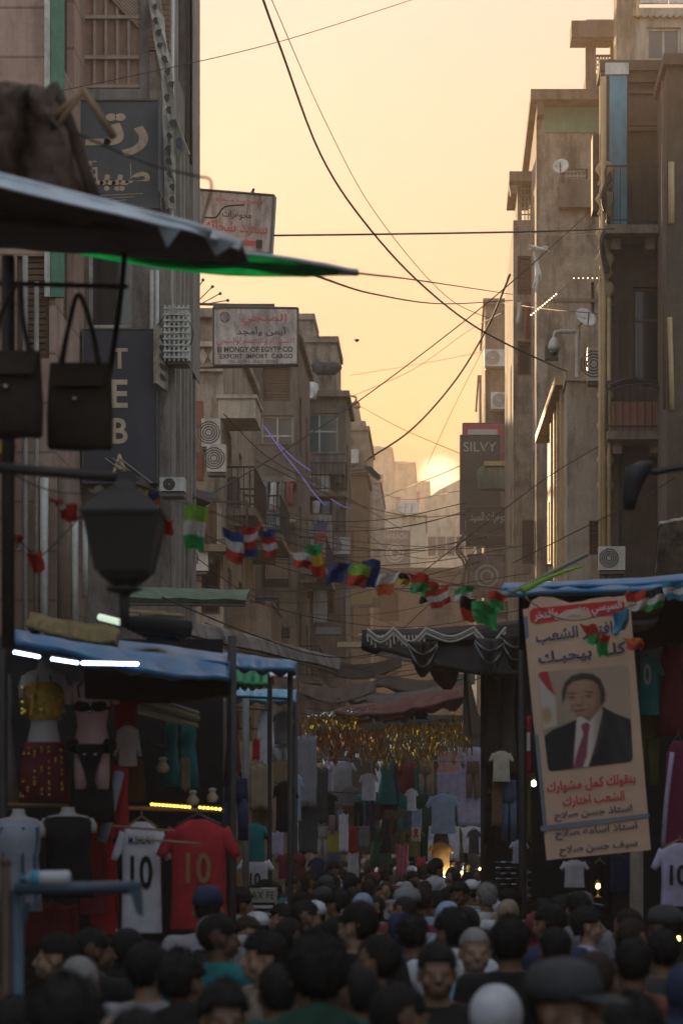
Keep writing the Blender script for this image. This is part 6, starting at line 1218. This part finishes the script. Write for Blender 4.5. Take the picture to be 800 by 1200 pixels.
# small shop clutter along the middle facades
rr = random.Random(23)
for i, (x0,y0,x1,y1,d,m,lb) in enumerate(((370,735,400,745,72,c_grey,'pale strip light box low in the street left of the flags'),(305,735,340,748,66,c_dkgrey,'dark shop shutter box under the grey sloping awning'),(395,752,425,760,66,c_cream,'long cream tube fitting above the dark hangings'),(420,700,446,712,110,c_dkgrey,'dark ledge below the round emblem sign'),(500,715,530,740,100,grey,'grey shop hoarding in the far street'))):
    t = thing('shop_fitting', lb, 'fitting', P((x0+x1)/2,y1,d)); MB().box(P(x0,y0,d), P(x1,y1,d+.5)).build('casing', m, t); bars(t, 'bracket', pole_m, [[P(x0,y0,d+.5),P(x0,y0,d+1.6)],[P(x1,y0,d+.5),P(x1,y0,d+1.6)]], .03)
q = thing('clothes_rack', 'row of dark garments hanging from a rail in front of the far facades', 'rack', P(455,745,60)); MB().tube([P(420,744,58),P(490,736,58)], .02, 5).build('rail', c_cream, q)
for i in range(9): MB().tube([P(428+i*4,744-.6*i,58),P(428+i*4,760-.4*i+rr.uniform(-3,4),58)], .06, 6, .08).build('garment', c_black, q)

# ------------------------------------------------------------------ the street goes on behind the photographer: unseen rows, added to shade the street
for nm, x0, x1, y0, y1, h, m in (('unseen row of brown apartment fronts on the left flank behind the viewpoint', -14,-6.4,-56,36.6,10,brown),('unseen row of tan apartment fronts on the right flank behind the viewpoint', 5.3,13,-56,48.4,10,tan)):
    b = thing('apartment_building', nm, 'building', ((x0+x1)/2,(y0+y1)/2,0)); W = x1-x0  # added unseen rows that shade the street
    body(b, m, x0, x1, y0, y1, h, (), 'R' if x0 < -6 and x1 < 0 else 'L', grid(y1-y0, 4, h-1, 6 if y1-y0 > 20 else 1, 3.3, seed=3) if x1 < 0 or x0 > 0 else ())

# ------------------------------------------------------------------ people
def remesh(mb, vox, it=3):
    me = bpy.data.meshes.new('figure'); me.from_pydata([tuple(p) for p in mb.v], [], mb.f)
    bm = bmesh.new(); bm.from_mesh(me); bmesh.ops.recalc_face_normals(bm, faces=bm.faces); bm.to_mesh(me); bm.free()
    o = bpy.data.objects.new('figure', me); COL.objects.link(o)
    m = o.modifiers.new('r', 'REMESH'); m.mode = 'VOXEL'; m.voxel_size = vox; s = o.modifiers.new('s', 'SMOOTH'); s.factor = .5; s.iterations = it
    r = bpy.data.meshes.new_from_object(o.evaluated_get(bpy.context.evaluated_depsgraph_get())); bpy.data.objects.remove(o); r.shade_smooth(); return r
def limb(mb, pts, rs, k=10):
    for i in range(len(pts)-1):
        mb.tube([pts[i], pts[i+1]], rs[i], k, rs[i+1])
        mb.ball(pts[i], rs[i], k=k, m=7)
    mb.ball(pts[-1], rs[-1], k=k, m=7)
HC = Vector((0, 0, 1.625))
def turn(p, yaw): p = Vector(p)-HC; c, s = math.cos(yaw), math.sin(yaw); return Vector((p.x*c-p.y*s, p.x*s+p.y*c, p.z))+HC
POSES = [ # elbows L,R ; wrists ; ankles ; head yaw
 dict(el=((-.25,.03,1.14),(.25,.03,1.14)), wr=((-.26,-.08,.92),(.26,-.06,.92)), an=((-.1,0,.09),(.1,.02,.09)), yaw=0),
 dict(el=((-.24,.08,1.13),(.26,-.0,1.15)), wr=((-.27,.06,.9),(.12,-.28,1.12)), an=((-.1,-.2,.09),(.1,.24,.13)), yaw=.5),
 dict(el=((-.25,-.08,1.14),(.24,.1,1.14)), wr=((-.22,-.3,1.0),(.26,.08,.91)), an=((-.1,.24,.13),(.1,-.18,.09)), yaw=-.75)]
def joints(i):
    p = POSES[i]; J = {}
    for s, k in ((-1,0),(1,1)):
        an = Vector(p['an'][k]); hip = Vector((s*.09,0,.92)); kn = (an+hip)/2 + Vector((0,-.05,.04))
        J[s] = dict(sh=Vector((s*.185,.01,1.425)), el=Vector(p['el'][k]), wr=Vector(p['wr'][k]), hip=hip, kn=kn, an=an)
    return J, p['yaw']
def make_body(i):
    J, yaw = joints(i); m = MB(); T = lambda q: turn(q, yaw)
    m.ball(T((0,.014,1.652)), .075,.094,.093,16,12); m.ball(T((0,-.028,1.6)), .06,.062,.085,14,10); m.ball(T((0,-.045,1.552)), .043,.042,.032,12,8)
    m.tube([T((0,-.084,1.634)),T((0,-.108,1.592))], .009, 8, .015); m.ball(T((0,-.106,1.59)), .016,.014,.011,8,6); m.ball(T((0,-.088,1.562)), .024,.012,.009,8,6); m.ball(T((0,-.084,1.55)), .02,.012,.008,8,6)
    for s in (-1,1): m.ball(T((s*.029,-.074,1.638)), .026,.014,.009,8,6); m.ball(T((s*.03,-.068,1.612)), .02,.014,.016,8,6); m.ball(T((s*.077,.004,1.612)), .011,.02,.031,8,6); m.ball(T((s*.042,-.058,1.59)), .024,.026,.028,8,6); m.ball(T((s*.045,-.02,1.57)), .022,.03,.03,8,6)
    m.tube([(0,.014,1.42),T((0,.006,1.58))], .062, 14, .05)
    m.ball((0,0,1.33), .165,.105,.16,16,10); m.ball((0,.01,1.12), .145,.1,.17,16,10); m.ball((0,.015,.96), .16,.115,.12,16,10)
    limb(m, [(-.17,.01,1.42),(0,.015,1.46),(.17,.01,1.42)], [.058,.065,.058])
    for s in (-1,1):
        j = J[s]; limb(m, [j['sh'],j['el'],j['wr']], [.055,.042,.028]); limb(m, [j['hip'],j['kn'],j['an']], [.088,.06,.042])
        m.ball(j['an']+Vector((0,-.07,-.05)), .045,.13,.04,10,7)
        d = (j['wr']-j['el']).normalized(); sd_ = Vector((0,1,0)) if abs(d.y) < .7 else Vector((1,0,0)); sd_ = (sd_-d*sd_.dot(d)).normalized(); up = d.cross(sd_)
        pc = j['wr']+d*.05; limb(m, [j['wr']+d*.01+sd_*.012, pc+d*.035+sd_*.028], [.024,.018]); limb(m, [j['wr']+d*.01-sd_*.012, pc+d*.035-sd_*.026], [.024,.018]); limb(m, [j['wr'],pc+d*.03],[.026,.02])
        for k, (o_, l) in enumerate(((-.033,.062),(-.011,.075),(.011,.07),(.032,.055))):
            a = pc+d*.035+sd_*o_; limb(m, [a, a+d*l*.5+up*.006*s, a+d*l*.9+up*.028*s], [.0105,.0095,.008], 8)
        limb(m, [j['wr']+d*.02-sd_*.03, pc-sd_*.05+up*.012*s, pc+d*.03-sd_*.055+up*.022*s], [.014,.011,.0095], 8)
    return remesh(m, .0085, 2)
def make_top(i, kind):
    J, _ = joints(i); m = MB()
    m.ball((0,0,1.33), .187,.127,.165,16,10); m.ball((0,.01,1.12), .17,.122,.19,16,10); m.ball((0,.012,.99), .178,.132,.12,16,10)
    limb(m, [(-.175,.01,1.415),(0,.02,1.44),(.175,.01,1.415)], [.073,.08,.073])
    for s in (-1,1):
        j = J[s]; e = j['sh'].lerp(j['el'], .62)
        if kind == 'tee': limb(m, [j['sh'], e], [.076,.07])
        else: limb(m, [j['sh'], j['el'], j['el'].lerp(j['wr'],.92)], [.076,.062,.045])
    if kind == 'robe': m.loft([[Vector((rx*math.cos(6.2832*k/16), .01+ry*math.sin(6.2832*k/16), z)) for k in range(16)] for z, rx, ry in ((.1,.27,.25),(.5,.23,.2),(.95,.185,.14),(1.2,.17,.12))])
    if kind == 'hood': limb(m, [(-.09,.04,1.47),(0,.09,1.5),(.09,.04,1.47)], [.05,.06,.05]); m.ball((0,.1,1.44), .1,.06,.09,12,8)
    if kind == 'shirt': limb(m, [(-.06,-.02,1.475),(0,.05,1.49),(.06,-.02,1.475)], [.022,.026,.022])
    return remesh(m, .014, 2)
def make_trousers(i):
    J, _ = joints(i); m = MB(); m.ball((0,.014,.95), .172,.127,.12,14,9)
    for s in (-1,1): j = J[s]; limb(m, [j['hip'],j['kn'],j['an']+Vector((0,0,.0))], [.1,.075,.06])
    return remesh(m, .018, 2)
def make_hair(kind, seed):
    rr = random.Random(seed); q = MB(); k, n = 36, 24; c = Vector((0,.016,1.656)); S = dict(short=(.083,.104,.1), thick=(.092,.112,.11), curly=(.1,.118,.118), crop=(.079,.099,.096))[kind]; am = dict(short=.006,thick=.011,curly=.016,crop=.002)[kind]; rings = []
    for i in range(1, n):
        a = math.pi*i/n; z = -math.cos(a); s = math.sin(a); r_ = []
        for j in range(k):
            d = Vector((s*math.cos(6.2832*j/k), s*math.sin(6.2832*j/k), z)); p = c+Vector((d.x*S[0], d.y*S[1], d.z*S[2])); f = 1+am*10*noise.noise(d*(5 if kind!='curly' else 9)+Vector((seed,0,0)))
            line = 1.68 if p.y < -.045 else 1.645 if p.y < .03 else 1.562
            if abs(p.x) > .062 and p.y < .045: line = 1.648
            if p.z < line: f = .78
            r_.append(c+(p-c)*f)
        rings.append(r_)
    q.loft(rings)
    if kind != 'crop':       # loose locks that break the outline
        pts = [p for r_ in rings for p in r_ if (p-c).length > .9*min(S)]
        for _ in range(900):
            p = rr.choice(pts); d = (p-c).normalized(); g = (d*rr.uniform(.4,1.1)+Vector((rr.uniform(-.8,.8),rr.uniform(-.3,.9),rr.uniform(-1.1,.3)))).normalized(); l = rr.uniform(.008,.02)*(1.5 if kind != 'short' else 1); w_ = g.orthogonal().normalized()*.0025
            q.add([p-d*.003-w_, p-d*.003+w_, p+g*l], [(0,1,2)])
    me = bpy.data.meshes.new('hair'); me.from_pydata([tuple(p) for p in q.v], [], q.f); me.shade_smooth(); return me
def shell(prof, k=20, c=(0,.012,0)):
    q = MB(); q.loft([[Vector((c[0]+rx*math.cos(6.2832*j/k), c[1]+dy+ry*math.sin(6.2832*j/k), z)) for j in range(k)] for z, rx, ry, dy in prof]); return q
def me_of(q, name):
    me = bpy.data.meshes.new(name); me.from_pydata([tuple(p) for p in q.v], [], q.f); bm = bmesh.new(); bm.from_mesh(me); bmesh.ops.recalc_face_normals(bm, faces=bm.faces); bm.to_mesh(me); bm.free(); me.shade_smooth(); return me
BODY = [make_body(i) for i in range(3)]; TOP = {(i,k): make_top(i,k) for i in range(3) for k in ('tee','shirt','hood','robe')}; TRO = [make_trousers(i) for i in range(3)]
HAIR = {k: make_hair(k, 3+i) for i, k in enumerate(('short','thick','curly','crop'))}
q = shell([(1.662,.086,.106,0),(1.7,.085,.104,0),(1.735,.066,.084,0),(1.752,.035,.045,0),(1.757,.006,.008,0)]); CAPK = me_of(q, 'skull_cap')
q = shell([(1.66,.088,.108,0),(1.7,.089,.108,0),(1.745,.072,.09,0),(1.765,.035,.045,0),(1.77,.008,.01,0)]); q.loft([[Vector((.075*math.cos(a), -.085+(-.1*math.sin(a)), 1.668+h-.02*math.sin(a))) for a in [math.pi*j/10 for j in range(11)]] for h in (0,.008)]); CAPB = me_of(q, 'baseball_cap')
q = MB(); q.ball((0,.018,1.655), .094,.112,.108,18,12); q.ball((0,-.0,1.57), .085,.09,.09,16,10); q.ball((0,.02,1.46), .15,.12,.09,16,10); HIJ = remesh(q, .014, 3)
for v in HIJ.vertices:     # open the scarf round the face
    if v.co.y < -.045 and 1.545 < v.co.z < 1.7 and abs(v.co.x) < .058: v.co.y = -.045+.02*(abs(v.co.x)/.058)
q = MB()
for s in (-1,1): q.ball((s*.03,-.0795,1.615), .009,.006,.0045,8,6)
EYES = me_of(q, 'eyes')
SKIN = [M('skin_light', (.36,.22,.15), .6, .1, 6), M('skin_mid', (.25,.14,.09), .6, .1, 6), M('skin_dark', (.15,.08,.05), .6, .1, 6)]
HM = [M('hair_black', (.012,.01,.01), .8, .4, 60, .4), M('hair_brown', (.03,.02,.014), .8, .4, 60, .4), M('hair_grey', (.3,.29,.28), .8, .3, 60, .4)]; eye_m = M('eye_dark', (.04,.03,.025), .2, .2, 9)
def child(name, me, m, par, rz=0.):
    o = bpy.data.objects.new(name, me); COL.objects.link(o); o.parent = par
    if not me.materials: me.materials.append(m)
    o.material_slots[0].link = 'OBJECT'; o.material_slots[0].material = m
    if rz: o.rotation_euler = (0,0,rz)
    return o
def person(loc, h, rz, pose, hair, hm, top, tm, bm_, sk, label, group=None, eyes=True, beard=False, full=True):
    t = thing('person', label, 'person', loc, rz, group); s = h/1.755; t.scale = (s*1.0, s, s); yaw = POSES[pose]['yaw']
    child('body', BODY[pose], SKIN[sk], t)
    if hair in HAIR: child('hair', HAIR[hair], HM[hm], t, yaw)
    elif hair == 'skullcap': child('hair', HAIR['crop'], HM[0], t, yaw); child('skull_cap', CAPK, tm if hm == 9 else c_white, t, yaw)
    elif hair == 'cap': child('hair', HAIR['crop'], HM[0], t, yaw); child('cap', CAPB, [c_dkgrey,c_white,c_navy,c_grey][hm % 4], t, yaw)
    elif hair == 'hijab': child('headscarf', HIJ, [c_white,c_black,c_beige,c_blue,c_maroon,c_navy][hm % 6], t, yaw)
    child({'tee':'shirt','shirt':'shirt','hood':'hooded_top','robe':'robe'}[top], TOP[(pose,top)], tm, t)
    if top != 'robe': child('trousers', TRO[pose], bm_, t)
    if eyes: child('eyes', EYES, eye_m, t, yaw)
    return t
PI = math.pi; placed = []
def at(px, ytop, d, *a, **k):
    X = (px-VX)*d/F; z = EYE+(VY-ytop)*d/F; placed.append((X, d)); return person((X,d,0), z, *a, **k)
c_gp = C('greypale', .33,.33,.34); c_sky = C('skyblue', .2,.36,.5); c_dkgreen = C('darkgreen', .02,.065,.045); c_hood = C('greyhood', .085,.085,.09)
at(80,1146,6.6, PI,0,'thick',0,'tee',c_dkgrey,c_black,1, 'big dark haired head cut off at the lower left corner')
at(92,1119,10.4, PI+.3,0,'crop',2,'shirt',c_beige,c_black,0, 'person with close cropped pale grey head in front of the blue pipe stand')
at(66,1092,12.6, -PI/2,0,'short',0,'shirt',c_navy,c_black,0, 'dark haired man in profile facing left beside the blue pipe stand')
at(12,1112,11.5, PI,1,'short',0,'tee',C('midblue',.06,.1,.2),c_black,1, 'person in a mid blue shirt at the left edge of the crowd')
at(175,1102,10.8, PI-.5,0,'short',0,'tee',c_gp,c_black,0, 'young dark haired man in a pale grey T shirt, turned half away, lower left')
at(214,1115,10.6, PI+.2,2,'thick',0,'hood',c_black,c_black,1, 'dark haired person all in black right of the pale grey T shirt man')
at(262,1152,9, .3,0,'thick',0,'tee',c_black,c_black,1, 'dark haired child facing the camera low at the bottom left')
at(158,1182,6.8, PI,1,'short',0,'tee',c_black,c_black,1, 'dark head at the bottom edge below the pale grey T shirt man')
m_ = at(244,1040,15.6, PI,0,'cap',2,'tee',c_gp,c_dkgrey,0, 'man in a navy and white cap and pale grey shirt standing before the red jersey'); 
child('patterned_panel', me_of(MB().sheet([[Vector((-.15+.13*u, .135+.012*math.sin(3*u+5*v), 1.12+.3*v)) for u in (0,.5,1)] for v in (0,.33,.66,1)], .012), 'patterned_panel'), M('scarf_print', (.25,.25,.25), .9, .9, 40), m_)
at(308,1092,12.4, -PI/2+.4,0,'thick',0,'shirt',C('stripe_tan',.3,.25,.2),c_black,0, 'young man with thick dark hair in profile wearing a tan striped collar shirt')
at(371,1097,8.7, PI+.15,0,'curly',0,'hood',c_dkgreen,c_black,0, 'person with big curly black hair and dark green hood, bottom centre')
at(326,1128,10.2, PI-.4,1,'short',0,'tee',c_blue,c_denim,1, 'dark haired boy in a light blue shirt left of the green hooded person')
at(393,1074,14.2, -PI/2-.4,0,'short',0,'shirt',c_white,c_navy,1, 'man in a white shirt seen in profile above the curly haired person')
at(420,1128,9.6, PI-.3,1,'crop',0,'tee',c_denim,c_black,1, 'person in a faded denim shirt right of the curly haired person')
at(441,1095,11.4, -PI/2+.2,2,'short',0,'hood',c_hood,c_black,1, 'dark haired man in profile with a grey hooded top, bottom centre')
at(512,1104,10.9, .05,0,'short',0,'shirt',c_black,c_black,1, 'dark haired man facing the camera in a black shirt, bottom centre')
at(556,1086,13.2, .15,0,'crop',2,'shirt',c_sky,c_black,0, 'older man with short grey hair facing the camera in a sky blue shirt')
at(597,1075,12.6, PI,0,'thick',0,'tee',c_black,c_black,1, 'dark haired man seen from behind in black, right of the sky blue shirt man')
at(580,1154,8.6, PI+.1,0,'hijab',0,'robe',c_white,c_black,0, 'woman in a white headscarf seen from behind at the bottom edge')
at(664,1128,7.0, .9,0,'cap',0,'tee',c_black,c_black,1, 'person in a large charcoal cap at the bottom right, biggest in that corner')
at(698,1112,10.0, PI-.2,0,'crop',1,'shirt',c_dkgrey,c_black,1, 'man with close cropped brown hair right above the charcoal cap')
at(650,1086,13.6, PI+.1,0,'short',0,'tee',c_maroon,c_black,1, 'dark haired man in a maroon shirt below the banner')
at(741,1098,11.6, PI,0,'short',0,'shirt',C('rust',.2,.07,.05),c_black,1, 'dark haired man from behind in a rust coloured shirt, lower right')
at(776,1088,13.2, PI-.3,1,'short',0,'tee',c_dkgrey,c_black,1, 'dark haired man near the right edge under the lilac jersey')
at(806,1128,9.8, PI,0,'hijab',5,'robe',C('limegreen',.18,.22,.05),c_black,1, 'woman in a yellow green robe cut by the right edge')
at(742,1168,7.4, PI+.2,2,'thick',0,'tee',c_black,c_black,1, 'dark haired person at the very bottom right')
at(20,1168,8.2, PI+.4,2,'short',0,'tee',C('slateblue',.1,.14,.22),c_black,0, 'person in a slate blue shirt at the bottom left edge')
at(470,1150,8.4, PI,2,'short',0,'hood',c_black,c_black,1, 'dark haired person in a black hood at the bottom centre')
at(413,1064,17, PI,0,'cap',1,'tee',c_white,c_navy,1, 'man in a white cap and white shirt at the centre of the crowd'); at(368,1057,20, PI,1,'cap',1,'shirt',c_denim,c_black,1, 'man in a white cap and denim shirt left of the centre of the crowd')
at(595,1054,21, PI,0,'hijab',2,'robe',c_beige,c_black,1, 'woman in a beige headscarf below the sunglasses rack'); at(300,1068,17.5, PI,1,'skullcap',0,'robe',c_white,c_black,1, 'man in a white skull cap and white robe at the left of the crowd')
at(340,1075,15.8, PI+.3,2,'short',0,'shirt',c_brown,c_black,1, 'dark haired man in a brown shirt left of the white shirt profile man'); at(484,1072,15.5, PI-.2,0,'thick',0,'tee',c_navy,c_black,1, 'dark haired man in a navy T shirt right of the white cap man')
at(543,1062,17, PI+.1,1,'hijab',1,'robe',c_black,c_black,1, 'woman in black with a black headscarf right of the crowd centre'); at(630,1068,16.5, PI,0,'hijab',4,'robe',c_maroon,c_black,1, 'woman in a maroon headscarf under the left edge of the banner')
# the rest of the crowd
rr = random.Random(41); CR = [(c_black,'black'),(c_black,'black'),(c_dkgrey,'charcoal'),(c_navy,'navy'),(c_grey,'grey'),(c_denim,'denim blue'),(c_maroon,'maroon'),(c_brown,'brown'),(c_white,'white'),(c_white,'white'),(c_grey,'grey'),(c_sky,'sky blue'),(c_gp,'pale grey'),(c_lilac,'lilac'),(c_blue,'light blue'),(c_olive,'olive'),(c_beige,'beige'),(c_red,'red'),(c_teal,'teal')]
def lane(d):
    if d < 21: return (-1.25 if d > 15.5 else -1.75, 1.35 if d > 16 else 1.6)
    if d < 28: return (-1.75, .62)
    if d < 37: return (-1.9, .4)
    if d < 43: return (-2.1, .45)
    return (-2.3, .2 if d < 46 else .9)
n = 0; tries = 0
while n < 215 and tries < 9000:
    tries += 1; d = 13.2+60*rr.random()**1.35; a, b = lane(d); X = rr.uniform(a, b)
    if any((X-q[0])**2+(d-q[1])**2*.8 < .36 for q in placed): continue
    placed.append((X, d)); n += 1
    face = rr.random(); rz = PI+rr.uniform(-.5,.5) if face < .68 else rr.uniform(-.5,.5) if face < .88 else rr.choice((-1,1))*PI/2+rr.uniform(-.3,.3)
    fn = 'walking away' if face < .68 else 'facing camera' if face < .88 else 'in profile'
    hk = rr.choices(['short','thick','crop','curly','hijab','cap','skullcap'], [34,22,10,5,19,5,3])[0]; tm, cn = rr.choice(CR); fem = hk == 'hijab'; hm = rr.choice((0,0,0,0,0,1,1,2)) if hk in HAIR else rr.randint(0,5)
    top = 'robe' if fem or hk == 'skullcap' else rr.choices(['tee','shirt','hood'], [5,5,2])[0]
    hn = {'short':'short hair','thick':'thick hair','crop':'cropped hair','curly':'curly hair','hijab':['white','black','beige','pale blue','maroon','navy'][hm%6]+' headscarf','cap':['charcoal','white','navy','grey'][hm%4]+' cap','skullcap':'white skull cap'}[hk]
    if hk in HAIR: hn = ['black ','brown ','grey '][hm]+hn
    zone = 'behind the front rows' if d < 19 else 'beside the banner stalls' if d < 30 else 'near the tinsel stalls' if d < 46 else 'beyond the tinsel stalls'
    hgt = rr.gauss(1.70 if not fem else 1.6, .055)
    person((X,d,0), hgt, rz, rr.randint(0,2), hk, hm, top, tm, rr.choice((c_black,c_denim,c_navy,c_brown)), rr.choice((0,1,1,2)), f'person {fn} in {cn} {dict(tee="T shirt",shirt="shirt",hood="hooded top",robe="robe")[top]} with {hn}, {zone}', 'people in the street crowd', eyes=d < 20)
